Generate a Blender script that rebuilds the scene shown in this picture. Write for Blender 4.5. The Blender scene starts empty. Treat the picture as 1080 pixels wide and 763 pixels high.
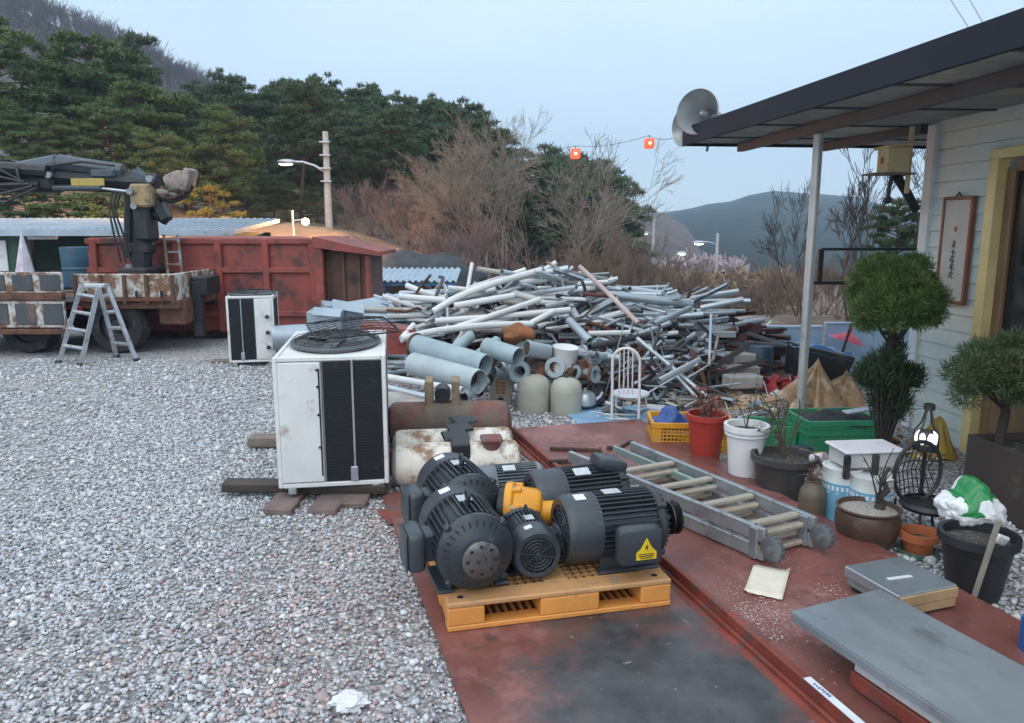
import bpy, bmesh, math, random
import numpy as np
from mathutils import Vector, Matrix, Euler, noise

rnd = random.Random(7)
R = math.radians
PI = math.pi
SC = bpy.context.scene
COL = SC.collection
CAMH = 1.65
FPX = 800.0
PITCH = R(10.0)
CP, SP = math.cos(PITCH), math.sin(PITCH)

def ray(px, py):
    dx = (px - 540.0) / FPX
    dy = (381.5 - py) / FPX
    return Vector((dx, CP + dy * SP, -SP + dy * CP))

def G(px, py, z=0.0):            # where a sight line meets the level z
    d = ray(px, py)
    t = (z - CAMH) / d.z
    return Vector((d.x * t, d.y * t, z))

def D(px, py, depth):            # point at a forward distance
    d = ray(px, py)
    t = depth / d.y
    return Vector((d.x * t, depth, CAMH + d.z * t))

# ---------------------------------------------------------------- materials
def srgb(r, g, b):
    def f(c):
        c /= 255.0
        return c / 12.92 if c <= 0.04045 else ((c + 0.055) / 1.055) ** 2.4
    return (f(r), f(g), f(b))

MATS = {}
def mat(name, c1, c2=None, scale=8.0, rough=0.6, metal=0.0, bump=0.0, bscale=None, c3=None, c3amt=0.45,
        c3scale=None, detail=6.0, spec=0.5, emit=None, estr=0.0, coord='Object', stretch=None, roughvar=0.12, alpha=None, trans=0.0):
    if name in MATS:
        return MATS[name]
    m = bpy.data.materials.new(name)
    m.use_nodes = True
    nt = m.node_tree
    b = nt.nodes['Principled BSDF']
    b.inputs['Roughness'].default_value = rough
    b.inputs['Metallic'].default_value = metal
    b.inputs['Specular IOR Level'].default_value = spec
    tc = nt.nodes.new('ShaderNodeTexCoord')
    src = tc.outputs[coord]
    if stretch:
        mp = nt.nodes.new('ShaderNodeMapping')
        mp.inputs['Scale'].default_value = stretch
        nt.links.new(src, mp.inputs['Vector'])
        src = mp.outputs['Vector']
    if c2 is None:
        c2 = tuple(x * 0.72 for x in c1)
    n1 = nt.nodes.new('ShaderNodeTexNoise')
    n1.inputs['Scale'].default_value = scale
    n1.inputs['Detail'].default_value = detail
    n1.inputs['Roughness'].default_value = 0.62
    nt.links.new(src, n1.inputs['Vector'])
    r1 = nt.nodes.new('ShaderNodeValToRGB')
    r1.color_ramp.elements[0].position = 0.33
    r1.color_ramp.elements[1].position = 0.67
    r1.color_ramp.elements[0].color = (*c2, 1)
    r1.color_ramp.elements[1].color = (*c1, 1)
    nt.links.new(n1.outputs['Fac'], r1.inputs['Fac'])
    out = r1.outputs['Color']
    if c3 is not None:
        n2 = nt.nodes.new('ShaderNodeTexNoise')
        n2.inputs['Scale'].default_value = c3scale or scale * 0.6
        n2.inputs['Detail'].default_value = 8
        n2.inputs['Roughness'].default_value = 0.7
        ad = nt.nodes.new('ShaderNodeVectorMath')
        ad.inputs[1].default_value = (13.7, 4.1, 7.7)
        nt.links.new(src, ad.inputs[0])
        nt.links.new(ad.outputs[0], n2.inputs['Vector'])
        r2 = nt.nodes.new('ShaderNodeValToRGB')
        a = 0.78 - c3amt * 0.55
        r2.color_ramp.elements[0].position = max(0.0, a - 0.05)
        r2.color_ramp.elements[1].position = min(1.0, a + 0.06)
        nt.links.new(n2.outputs['Fac'], r2.inputs['Fac'])
        mx = nt.nodes.new('ShaderNodeMixRGB')
        mx.inputs['Color2'].default_value = (*c3, 1)
        nt.links.new(r2.outputs['Color'], mx.inputs['Fac'])
        nt.links.new(out, mx.inputs['Color1'])
        out = mx.outputs['Color']
    nt.links.new(out, b.inputs['Base Color'])
    if roughvar > 0:
        mr = nt.nodes.new('ShaderNodeMapRange')
        mr.inputs['To Min'].default_value = max(0.03, rough - roughvar)
        mr.inputs['To Max'].default_value = min(1.0, rough + roughvar)
        nt.links.new(n1.outputs['Fac'], mr.inputs['Value'])
        nt.links.new(mr.outputs['Result'], b.inputs['Roughness'])
    if bump > 0:
        nb = nt.nodes.new('ShaderNodeTexNoise')
        nb.inputs['Scale'].default_value = bscale or scale * 4
        nb.inputs['Detail'].default_value = 5
        nt.links.new(src, nb.inputs['Vector'])
        bp = nt.nodes.new('ShaderNodeBump')
        bp.inputs['Strength'].default_value = bump
        bp.inputs['Distance'].default_value = 0.02
        nt.links.new(nb.outputs['Fac'], bp.inputs['Height'])
        nt.links.new(bp.outputs['Normal'], b.inputs['Normal'])
    if emit is not None:
        b.inputs['Emission Color'].default_value = (*emit, 1)
        b.inputs['Emission Strength'].default_value = estr
    if alpha is not None:
        b.inputs['Alpha'].default_value = alpha
    if trans:
        b.inputs['Transmission Weight'].default_value = trans
    MATS[name] = m
    return m

# ---------------------------------------------------------------- mesh builder
class MB:
    def __init__(self):
        self.bm = bmesh.new()
        self.mi = 0
    def box(self, c, s, bev=0.0, rot=None, seg=1, taper=None):
        """box with centre c, full size s"""
        M = Matrix.Translation(Vector(c))
        if rot is not None:
            M = M @ (rot.to_matrix().to_4x4() if isinstance(rot, Euler) else rot.to_4x4())
        r = bmesh.ops.create_cube(self.bm, size=1.0, matrix=Matrix.Diagonal((s[0], s[1], s[2], 1)))
        vs = r['verts']
        if taper:                    # top scaled
            for v in vs:
                if v.co.z > 0:
                    v.co.x *= taper[0]; v.co.y *= taper[1]
        if bev > 0:
            es = list({e for v in vs for e in v.link_edges})
            rr = bmesh.ops.bevel(self.bm, geom=es, offset=min(bev, 0.45 * min(s)), segments=seg, affect='EDGES', profile=0.5)
            vs = list({v for f in rr['faces'] for v in f.verts} | {v for v in vs if v.is_valid})
        bmesh.ops.transform(self.bm, matrix=M, verts=vs)
        self._setmi(vs)
        return self
    def _setmi(self, vs):
        if self.mi:
            for f in {f for v in vs for f in v.link_faces}:
                f.material_index = self.mi
    def tube(self, pts, r, n=8, cap=True, r2=None, radii=None):
        """round bar through points"""
        pts = [Vector(p) for p in pts]
        k = len(pts)
        rings = []
        prev = None
        for i, p in enumerate(pts):
            if i == 0: t = pts[1] - pts[0]
            elif i == k - 1: t = pts[-1] - pts[-2]
            else: t = (pts[i + 1] - p).normalized() + (p - pts[i - 1]).normalized()
            if t.length < 1e-9: t = Vector((0, 0, 1))
            t.normalize()
            if prev is None:
                a = Vector((0, 0, 1)) if abs(t.z) < 0.9 else Vector((1, 0, 0))
                u = t.cross(a).normalized()
            else:
                u = (prev - t * prev.dot(t))
                if u.length < 1e-6: u = t.orthogonal()
                u.normalize()
            prev = u
            w = t.cross(u)
            if radii: rr = radii[i]
            elif r2 is not None: rr = r + (r2 - r) * i / (k - 1)
            else: rr = r
            rings.append([self.bm.verts.new(p + (u * math.cos(2 * PI * j / n) + w * math.sin(2 * PI * j / n)) * rr) for j in range(n)])
        fs = []
        for a, b in zip(rings, rings[1:]):
            for j in range(n):
                fs.append(self.bm.faces.new((a[j], a[(j + 1) % n], b[(j + 1) % n], b[j])))
        if cap and n > 2:
            fs.append(self.bm.faces.new(list(reversed(rings[0]))))
            fs.append(self.bm.faces.new(rings[-1]))
        for f in fs: f.material_index = self.mi
        return self
    def pipe(self, p0, p1, r, th=0.004, n=14):
        """open hollow pipe"""
        p0, p1 = Vector(p0), Vector(p1)
        t = (p1 - p0).normalized()
        u = t.orthogonal().normalized(); w = t.cross(u)
        rs = []
        for (p, q) in ((p0, r), (p1, r), (p1, r - th), (p0, r - th)):
            rs.append([self.bm.verts.new(p + (u * math.cos(2 * PI * j / n) + w * math.sin(2 * PI * j / n)) * q) for j in range(n)])
        for a, b in zip(rs, rs[1:] + rs[:1]):
            for j in range(n):
                f = self.bm.faces.new((a[j], a[(j + 1) % n], b[(j + 1) % n], b[j])); f.material_index = self.mi
        return self
    def lathe(self, prof, n=24, c=(0, 0, 0), axis='Z', capb=True, capt=True, ang=None, jit=0.0):
        """revolve (radius, height) profile about axis through c"""
        rings = []
        c = Vector(c)
        for (r, h) in prof:
            ring = []
            for j in range(n):
                a = 2 * PI * j / n
                q = r * (1 + (rnd.uniform(-jit, jit) if jit else 0))
                x, y = q * math.cos(a), q * math.sin(a)
                v = Vector((x, y, h)) if axis == 'Z' else (Vector((h, x, y)) if axis == 'X' else Vector((y, h, x)))
                ring.append(self.bm.verts.new(c + v))
            rings.append(ring)
        for a, b in zip(rings, rings[1:]):
            for j in range(n):
                f = self.bm.faces.new((a[j], a[(j + 1) % n], b[(j + 1) % n], b[j])); f.material_index = self.mi
        if capb:
            f = self.bm.faces.new(list(reversed(rings[0]))); f.material_index = self.mi
        if capt:
            f = self.bm.faces.new(rings[-1]); f.material_index = self.mi
        return self
    def prism(self, poly, v, base=None):
        """extrude polygon (list of 3d points) along vector v"""
        a = [self.bm.verts.new(Vector(p)) for p in poly]
        b = [self.bm.verts.new(Vector(p) + Vector(v)) for p in poly]
        n = len(a)
        fs = [self.bm.faces.new(list(reversed(a))), self.bm.faces.new(b)]
        for i in range(n):
            fs.append(self.bm.faces.new((a[i], a[(i + 1) % n], b[(i + 1) % n], b[i])))
        for f in fs: f.material_index = self.mi
        return self
    def quad(self, a, b, c, d):
        f = self.bm.faces.new([self.bm.verts.new(Vector(p)) for p in (a, b, c, d)])
        f.material_index = self.mi
        return self
    def sphere(self, c, r, u=16, v=10, s=(1, 1, 1)):
        M = Matrix.Translation(Vector(c)) @ Matrix.Diagonal((s[0], s[1], s[2], 1))
        rr = bmesh.ops.create_uvsphere(self.bm, u_segments=u, v_segments=v, radius=r, matrix=M)
        self._setmi(rr['verts'])
        return self
    def xform(self, M):
        bmesh.ops.transform(self.bm, matrix=M, verts=self.bm.verts)
        return self
    def build(self, name, material, parent=None, smooth=35, loc=None, rot=None, label=None):
        bmesh.ops.recalc_face_normals(self.bm, faces=self.bm.faces)
        me = bpy.data.meshes.new(name)
        self.bm.to_mesh(me); self.bm.free()
        ms = material if isinstance(material, (list, tuple)) else [material]
        for m in ms: me.materials.append(m)
        if smooth:
            me.polygons.foreach_set('use_smooth', [True] * len(me.polygons))
            me.set_sharp_from_angle(angle=R(smooth))
        o = bpy.data.objects.new(name, me)
        COL.objects.link(o)
        if parent is not None: o.parent = parent
        if loc is not None: o.location = loc
        if rot is not None: o.rotation_euler = rot
        if label: o['label'] = label
        return o

def raw_mesh(name, verts, faces_flat, nper, material, parent=None, smooth=False, colors=None):
    """fast numpy mesh: all faces have nper corners"""
    me = bpy.data.meshes.new(name)
    verts = np.asarray(verts, dtype=np.float32); fl = np.asarray(faces_flat, dtype=np.int32).ravel()
    nf = len(fl) // nper
    me.vertices.add(len(verts)); me.vertices.foreach_set('co', verts.ravel())
    me.loops.add(len(fl)); me.loops.foreach_set('vertex_index', fl)
    me.polygons.add(nf)
    me.polygons.foreach_set('loop_start', np.arange(0, nf * nper, nper, dtype=np.int32))
    me.polygons.foreach_set('loop_total', np.full(nf, nper, dtype=np.int32))
    if smooth: me.polygons.foreach_set('use_smooth', np.ones(nf, dtype=bool))
    if colors is not None:
        at = me.attributes.new('tint', 'FLOAT_COLOR', 'POINT')
        at.data.foreach_set('color', np.asarray(colors, dtype=np.float32).ravel())
    me.update(calc_edges=True)
    ms = material if isinstance(material, (list, tuple)) else [material]
    for m in ms: me.materials.append(m)
    o = bpy.data.objects.new(name, me)
    COL.objects.link(o)
    if parent is not None: o.parent = parent
    return o

def tag(o, label=None, cat=None, group=None, kind=None):
    if label: o['label'] = label
    if cat: o['category'] = cat
    if group: o['group'] = group
    if kind: o['kind'] = kind
    return o

def thing(name, label, cat, loc=(0, 0, 0), rz=0.0, group=None, rot=None):
    o = bpy.data.objects.new(name, None)
    o.empty_display_size = 0.1
    COL.objects.link(o)
    o.location = loc
    o.rotation_euler = rot if rot is not None else (0, 0, rz)
    return tag(o, label, cat, group)

KIDS = {}
def dup(src, loc, rz=0.0, label=None, group=None, scale=None, rot=None):
    r = src.copy(); COL.objects.link(r)
    r.location = loc; r.rotation_euler = rot if rot is not None else (0, 0, rz)
    if scale is not None: r.scale = scale if hasattr(scale, '__len__') else (scale,) * 3
    if label: r['label'] = label
    if group: r['group'] = group
    for ch in list(src.children):
        c = ch.copy(); COL.objects.link(c); c.parent = r
        for g in list(ch.children):
            d = g.copy(); COL.objects.link(d); d.parent = c
    return r

def struct(o):
    o['kind'] = 'structure'
    return o

def smoothstep(a, b, x):
    t = min(1.0, max(0.0, (x - a) / (b - a)))
    return t * t * (3 - 2 * t)
# ---------------------------------------------------------------- camera, light, sky
cam = bpy.data.cameras.new('camera'); cam_o = bpy.data.objects.new('camera', cam); COL.objects.link(cam_o)
cam.sensor_width = 36.0; cam.lens = 36.0 * FPX / 1080.0
cam.clip_start = 0.05; cam.clip_end = 12000
cam_o.location = (0, 0, CAMH); cam_o.rotation_euler = (R(80), 0, 0)
SC.camera = cam_o
SC.view_settings.view_transform = 'Standard'; SC.view_settings.look = 'None'
SC.view_settings.gamma = 1.0; SC.view_settings.use_curve_mapping = False
SC.view_settings.exposure = EXPOSURE = 0.55
SC.cycles.max_bounces = 6; SC.cycles.diffuse_bounces = 3; SC.cycles.glossy_bounces = 3
SC.cycles.transparent_max_bounces = 8; SC.cycles.volume_bounces = 0

SUN_EL, SUN_AZ = R(42), R(205)      # azimuth clockwise from +Y: behind the camera, to the left
w = bpy.data.worlds.new('World'); SC.world = w; w.use_nodes = True
nt = w.node_tree; bg = nt.nodes['Background']
sky = nt.nodes.new('ShaderNodeTexSky'); sky.sky_type = 'NISHITA'; sky.sun_disc = False
sky.sun_elevation = SUN_EL; sky.sun_rotation = SUN_AZ
sky.air_density = 1.0; sky.dust_density = 0.6; sky.ozone_density = 2.0
# thin dusk cloud veil evening the sky out
tc = nt.nodes.new('ShaderNodeTexCoord'); sep = nt.nodes.new('ShaderNodeSeparateXYZ')
nt.links.new(tc.outputs['Generated'], sep.inputs[0])
ramp = nt.nodes.new('ShaderNodeValToRGB')
nt.links.new(sep.outputs['Z'], ramp.inputs['Fac'])
cr = ramp.color_ramp
cr.elements[0].position = 0.0; cr.elements[0].color = (5.2, 6.5, 7.9, 1)
cr.elements[1].position = 0.45; cr.elements[1].color = (6.9, 8.3, 9.7, 1)
e = cr.elements.new(1.0); e.color = (11.5, 12.6, 13.4, 1)
e = cr.elements.new(0.62); e.color = (8.2, 9.8, 11.2, 1)
e = cr.elements.new(0.18); e.color = (5.7, 7.15, 8.7, 1)
nz = nt.nodes.new('ShaderNodeTexNoise'); nz.inputs['Scale'].default_value = 2.2; nz.inputs['Detail'].default_value = 4
mpv = nt.nodes.new('ShaderNodeMapping'); mpv.inputs['Scale'].default_value = (1, 1, 3.0)
nt.links.new(tc.outputs['Generated'], mpv.inputs['Vector']); nt.links.new(mpv.outputs[0], nz.inputs['Vector'])
mr = nt.nodes.new('ShaderNodeMapRange'); mr.inputs['From Min'].default_value = 0.3; mr.inputs['From Max'].default_value = 0.7
mr.inputs['To Min'].default_value = 0.74; mr.inputs['To Max'].default_value = 0.95
nt.links.new(nz.outputs['Fac'], mr.inputs['Value'])
mx = nt.nodes.new('ShaderNodeMixRGB')
nt.links.new(mr.outputs[0], mx.inputs['Fac']); nt.links.new(sky.outputs[0], mx.inputs['Color1']); nt.links.new(ramp.outputs[0], mx.inputs['Color2'])
nt.links.new(mx.outputs[0], bg.inputs['Color'])
bg.inputs['Strength'].default_value = 0.1

sl = bpy.data.lights.new('sun', 'SUN'); sl.energy = 1.1; sl.angle = R(75); sl.color = (1.0, 0.95, 0.9)
so = bpy.data.objects.new('sun', sl); COL.objects.link(so)
so.rotation_euler = (R(90) - SUN_EL, 0, -SUN_AZ + PI)

# ---------------------------------------------------------------- terrain
BANK = [(-1.2, 3.6), (-.55, 2.9), (-.35, 1.85), (-.245, 1.5), (-.16, 1.12), (-.075, .6), (0.0, .2), (.1, 0.0)]
def bank_h(u):
    if u <= BANK[0][0]: return BANK[0][1]
    for (x0, y0), (x1, y1) in zip(BANK, BANK[1:]):
        if u <= x1: return y0 + (y1 - y0) * (u - x0) / (x1 - x0)
    return 0.0
def terr(x, y):
    if y < 11: return 0.0
    u = x / y
    L = smoothstep(0.12, -0.14, u)
    bank = bank_h(u) * smoothstep(19.0, 23.0, y) + 0.11 * max(0.0, min(y, 60) - 26) + 0.03 * max(0, min(y, 400) - 60)
    low = -3.2 * smoothstep(13, 34, y) - 3.0 * smoothstep(40, 120, y)
    h = L * bank + (1 - L) * low
    h += noise.noise(Vector((x * 0.25, y * 0.25, 0))) * 0.35 * smoothstep(18, 26, y)
    h += L * (noise.noise(Vector((x * .9, y * .9, 5))) * .22 + noise.noise(Vector((x * 2.3, y * 2.3, 8))) * .10) * smoothstep(19, 21, y) * smoothstep(60, 40, y)
    return h

def vcolmat(): pass
def ground_mat():
    m = bpy.data.materials.new('gravel_and_earth'); m.use_nodes = True
    nt = m.node_tree; b = nt.nodes['Principled BSDF']; N = nt.nodes; Lk = nt.links
    b.inputs['Roughness'].default_value = 0.85
    tc = N.new('ShaderNodeTexCoord')
    def vor(scale, feat='F1'):
        v = N.new('ShaderNodeTexVoronoi'); v.inputs['Scale'].default_value = scale; v.feature = feat
        Lk.new(tc.outputs['Object'], v.inputs['Vector']); return v
    v1 = vor(46); 
    sp = N.new('ShaderNodeSeparateColor'); Lk.new(v1.outputs['Color'], sp.inputs[0])
    rp = N.new('ShaderNodeValToRGB'); e = rp.color_ramp.elements
    e[0].position = 0.0; e[0].color = (0.10, 0.10, 0.115, 1)
    e[1].position = 1.0; e[1].color = (0.70, 0.71, 0.73, 1)
    for p, c in ((0.16, (0.32, 0.32, 0.325)), (0.36, (0.43, 0.435, 0.44)), (0.5, (0.41, 0.385, 0.375)), (0.62, (0.50, 0.505, 0.515)), (0.82, (0.57, 0.575, 0.58))):
        q = e.new(p); q.color = (*c, 1)
    Lk.new(sp.outputs[0], rp.inputs['Fac'])
    # dirt seen between stones
    dr = N.new('ShaderNodeValToRGB'); dr.color_ramp.elements[0].position = 0.42; dr.color_ramp.elements[1].position = 0.75
    Lk.new(v1.outputs['Distance'], dr.inputs['Fac'])
    mxd = N.new('ShaderNodeMixRGB'); mxd.inputs['Color2'].default_value = (0.22, 0.21, 0.205, 1)
    Lk.new(dr.outputs[0], mxd.inputs['Fac']); Lk.new(rp.outputs[0], mxd.inputs['Color1'])
    # broad tone patches: rusty dust, damp blue grey
    nb = N.new('ShaderNodeTexNoise'); nb.inputs['Scale'].default_value = 0.55; nb.inputs['Detail'].default_value = 5; Lk.new(tc.outputs['Object'], nb.inputs['Vector'])
    rb = N.new('ShaderNodeValToRGB'); rb.color_ramp.elements[0].position = 0.35; rb.color_ramp.elements[1].position = 0.66
    rb.color_ramp.elements[0].color = (1.06, 0.98, 0.94, 1); rb.color_ramp.elements[1].color = (0.94, 1.0, 1.05, 1)
    Lk.new(nb.outputs['Fac'], rb.inputs['Fac'])
    mul = N.new('ShaderNodeMixRGB'); mul.blend_type = 'MULTIPLY'; mul.inputs['Fac'].default_value = 1.0
    Lk.new(mxd.outputs[0], mul.inputs['Color1']); Lk.new(rb.outputs[0], mul.inputs['Color2'])
    # zones from the mesh: R earth, G orange soil plus painted lamp glow, B rust dust
    at = N.new('ShaderNodeAttribute'); at.attribute_name = 'tint'
    sz = N.new('ShaderNodeSeparateColor'); Lk.new(at.outputs['Color'], sz.inputs[0])
    ne = N.new('ShaderNodeTexNoise'); ne.inputs['Scale'].default_value = 1.3; ne.inputs['Detail'].default_value = 10; ne.inputs['Roughness'].default_value = 0.7; Lk.new(tc.outputs['Object'], ne.inputs['Vector'])
    re_ = N.new('ShaderNodeValToRGB'); re_.color_ramp.elements[0].position = 0.35; re_.color_ramp.elements[1].position = 0.7
    re_.color_ramp.elements[0].color = (0.085, 0.06, 0.05, 1); re_.color_ramp.elements[1].color = (0.25, 0.18, 0.13, 1)
    Lk.new(ne.outputs['Fac'], re_.inputs['Fac'])
    ro = N.new('ShaderNodeValToRGB'); ro.color_ramp.elements[0].position = 0.3; ro.color_ramp.elements[1].position = 0.7
    ro.color_ramp.elements[0].color = (0.40, 0.20, 0.11, 1); ro.color_ramp.elements[1].color = (0.62, 0.36, 0.21, 1)  # orange earth, brightened so its colour carries the lamp's glow
    Lk.new(ne.outputs['Fac'], ro.inputs['Fac'])
    m1 = N.new('ShaderNodeMixRGB'); Lk.new(sz.outputs[0], m1.inputs['Fac']); Lk.new(mul.outputs[0], m1.inputs['Color1']); Lk.new(re_.outputs[0], m1.inputs['Color2'])
    m2 = N.new('ShaderNodeMixRGB'); Lk.new(sz.outputs[1], m2.inputs['Fac']); Lk.new(m1.outputs[0], m2.inputs['Color1']); Lk.new(ro.outputs[0], m2.inputs['Color2'])
    m3 = N.new('ShaderNodeMixRGB'); m3.inputs['Color2'].default_value = (0.22, 0.10, 0.08, 1)
    mm = N.new('ShaderNodeMath'); mm.operation = 'MULTIPLY'; Lk.new(sz.outputs[2], mm.inputs[0])
    rr = N.new('ShaderNodeValToRGB'); rr.color_ramp.elements[0].position = 0.4; rr.color_ramp.elements[1].position = 0.62; Lk.new(ne.outputs['Fac'], rr.inputs['Fac']); Lk.new(rr.outputs[0], mm.inputs[1])
    Lk.new(mm.outputs[0], m3.inputs['Fac']); Lk.new(m2.outputs[0], m3.inputs['Color1'])
    Lk.new(m3.outputs[0], b.inputs['Base Color'])
    bp = N.new('ShaderNodeBump'); bp.inputs['Strength'].default_value = 1.0; bp.inputs['Distance'].default_value = 0.02; bp.invert = True
    Lk.new(v1.outputs['Distance'], bp.inputs['Height']); Lk.new(bp.outputs[0], b.inputs['Normal'])
    return m

def build_ground():
    angs = np.radians(np.concatenate([np.linspace(-180, -62, 14)[:-1], np.linspace(-62, 62, 150), np.linspace(62, 180, 14)[1:]]))
    rad = np.concatenate([[0.01, 1.0], np.geomspace(2.0, 12, 14), np.linspace(13, 60, 60), np.geomspace(64, 6000, 26)])
    V = []; T = []
    for r in rad:
        for a in angs:
            x, y = r * math.sin(a), r * math.cos(a)
            h = terr(x, y)
            u = x / max(y, 0.1)
            n = noise.noise(Vector((x * .35, y * .35, 3)))
            kk = smoothstep(-.35, -.15, u)
            earth = kk * smoothstep(14.0, 17.5, y + n * 2) + (1 - kk) * smoothstep(18.0, 20.0, y + n)
            earth = max(earth, smoothstep(.26, .36, u) * smoothstep(8.6, 10.5, y + n * 1.5))
            org = smoothstep(19.0, 20.0, y + n) * smoothstep(25.6, 23.4, y + n * 1.5) * smoothstep(0.02, -0.06, u)
            org *= smoothstep(-.30, .1, n + (0.3 if u < -0.3 else 0.25))
            rust = 0.5 * math.exp(-((x + .3) ** 2 + (y - 4.6) ** 2) / 1.2) + 0.75 * math.exp(-((x - 0.4) ** 2 / 6 + (y - 8.3) ** 2 / 3))
            V.append((x, y, h)); T.append((earth, org, min(1, rust), 1))
    na, nr = len(angs), len(rad)
    F = []
    for i in range(nr - 1):
        for j in range(na - 1):
            a = i * na + j
            F.append((a, a + 1, a + na + 1, a + na))
    o = raw_mesh('ground', V, F, 4, ground_mat(), smooth=True, colors=T)
    return struct(o)
build_ground()

# ---------------------------------------------------------------- steel plates (local frame: a along, b across)
PYAW = R(16.8)
PD = Vector((-math.sin(PYAW), math.cos(PYAW), 0)); PC = Vector((math.cos(PYAW), math.sin(PYAW), 0))
PO = Vector((0.748, 3.35, 0))
def PL(a, b, z=0.0): return PO + PD * a + PC * b + Vector((0, 0, z))
def toPL(p):
    d = Vector(p) - PO
    return d.dot(PD), d.dot(PC)

def plate_mat(name, stain):
    m = bpy.data.materials.new(name); m.use_nodes = True
    nt = m.node_tree; b = nt.nodes['Principled BSDF']; N = nt.nodes; Lk = nt.links
    tc = N.new('ShaderNodeTexCoord')
    def nz(scale, det=8, ro=.65, off=(0, 0, 0), st=(1, 1, 1)):
        mp = N.new('ShaderNodeMapping'); mp.inputs['Location'].default_value = off; mp.inputs['Scale'].default_value = st; Lk.new(tc.outputs['Object'], mp.inputs[0])
        n = N.new('ShaderNodeTexNoise'); n.inputs['Scale'].default_value = scale; n.inputs['Detail'].default_value = det; n.inputs['Roughness'].default_value = ro
        Lk.new(mp.outputs[0], n.inputs['Vector']); return n
    def rampf(src, p0, p1, c0=(0, 0, 0), c1=(1, 1, 1)):
        r = N.new('ShaderNodeValToRGB'); r.color_ramp.elements[0].position = p0; r.color_ramp.elements[1].position = p1
        r.color_ramp.elements[0].color = (*c0, 1); r.color_ramp.elements[1].color = (*c1, 1); Lk.new(src, r.inputs['Fac']); return r
    def mix(f, a, bcol, mode='MIX'):
        x = N.new('ShaderNodeMixRGB'); x.blend_type = mode
        if hasattr(f, 'links') or not isinstance(f, float): Lk.new(f, x.inputs['Fac'])
        else: x.inputs['Fac'].default_value = f
        Lk.new(a, x.inputs['Color1'])
        if isinstance(bcol, tuple): x.inputs['Color2'].default_value = (*bcol, 1)
        else: Lk.new(bcol, x.inputs['Color2'])
        return x.outputs[0]
    base = rampf(nz(2.2).outputs['Fac'], .3, .7, (0.122, 0.043, 0.036), (0.245, 0.092, 0.076))
    col = mix(rampf(nz(1.6, 9, .7, (3, 1, 0)).outputs['Fac'], .52, .66).outputs[0], base.outputs[0], (0.33, 0.155, 0.145))     # chalky pink
    col = mix(rampf(nz(5.0, 10, .75, (9, 1, 0)).outputs['Fac'], .56, .64).outputs[0], col, (0.12, 0.06, 0.055))
    if stain:
        # oily black patch where the machines are set down: a blotch with its own place on the plate
        gp = N.new('ShaderNodeMapping'); gp.inputs['Location'].default_value = stain[0]; gp.inputs['Scale'].default_value = stain[1]; gp.vector_type = 'POINT'
        Lk.new(tc.outputs['Object'], gp.inputs[0])
        gr = N.new('ShaderNodeTexGradient'); gr.gradient_type = 'SPHERICAL'; Lk.new(gp.outputs[0], gr.inputs[0])
        ad = N.new('ShaderNodeMath'); ad.operation = 'MULTIPLY_ADD'; ad.inputs[1].default_value = 1.5
        Lk.new(nz(2.4, 10, .72, (1, 5, 0)).outputs['Fac'], ad.inputs[0]); 
        sb = N.new('ShaderNodeMath'); sb.operation = 'SUBTRACT'; sb.inputs[1].default_value = 0.78; Lk.new(gr.outputs['Fac'], sb.inputs[0])
        Lk.new(sb.outputs[0], ad.inputs[2])
        dk = rampf(nz(6, 8, .6, (2, 2, 0)).outputs['Fac'], .3, .7, (0.028, 0.030, 0.035), (0.085, 0.085, 0.09))
        col = mix(rampf(ad.outputs[0], .28, .52).outputs[0], col, dk.outputs[0])
    # pale scuffs and grit
    sc = mix(rampf(nz(26, 6, .7, (4, 4, 0), (1, 1, 1)).outputs['Fac'], .66, .72).outputs[0], col, (0.42, 0.33, 0.31))
    sc = mix(rampf(nz(8, 10, .8, (7, 2, 0), (3.0, .35, 1)).outputs['Fac'], .63, .68).outputs[0], sc, (0.40, 0.26, 0.25))
    Lk.new(sc, b.inputs['Base Color'])
    rg = rampf(nz(3.5, 8, .7, (1, 8, 0)).outputs['Fac'], .3, .7, (.20, .20, .20), (.55, .55, .55)); Lk.new(rg.outputs[0], b.inputs['Roughness'])
    bp = N.new('ShaderNodeBump'); bp.inputs['Strength'].default_value = .25; bp.inputs['Distance'].default_value = .01
    Lk.new(nz(9, 8).outputs['Fac'], bp.inputs['Height']); Lk.new(bp.outputs[0], b.inputs['Normal'])
    return m

# left plate: slightly wavy steel sheet
def sheet(name, a0, a1, b0, b1, z, th, mate, wav=0.004, na=24, nb=12):
    mb = MB(); bm = mb.bm
    gt = [[None] * (nb + 1) for _ in range(na + 1)]; gb = [[None] * (nb + 1) for _ in range(na + 1)]
    for i in range(na + 1):
        for j in range(nb + 1):
            a = a0 + (a1 - a0) * i / na; b = b0 + (b1 - b0) * j / nb
            zz = z + noise.noise(Vector((a * 1.3, b * 1.3, z * 40))) * wav
            gt[i][j] = bm.verts.new((b, a, zz)); gb[i][j] = bm.verts.new((b, a, zz - th))
    for i in range(na):
        for j in range(nb):
            bm.faces.new((gt[i][j], gt[i][j + 1], gt[i + 1][j + 1], gt[i + 1][j]))
            bm.faces.new((gb[i][j], gb[i + 1][j], gb[i + 1][j + 1], gb[i][j + 1]))
    for i in range(na):
        bm.faces.new((gt[i][0], gt[i + 1][0], gb[i + 1][0], gb[i][0])); bm.faces.new((gt[i][nb], gb[i][nb], gb[i + 1][nb], gt[i + 1][nb]))
    for j in range(nb):
        bm.faces.new((gt[0][j], gb[0][j], gb[0][j + 1], gt[0][j + 1])); bm.faces.new((gt[na][j], gt[na][j + 1], gb[na][j + 1], gb[na][j]))
    return mb.build(name, mate)
lp = sheet('steel_plate', -2.6, 1.55, -1.16, -0.06, 0.028, 0.016, plate_mat('red_plate_left', ((0.56, 0.80, 0), (1.25, 0.98, 1))), .004)
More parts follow.
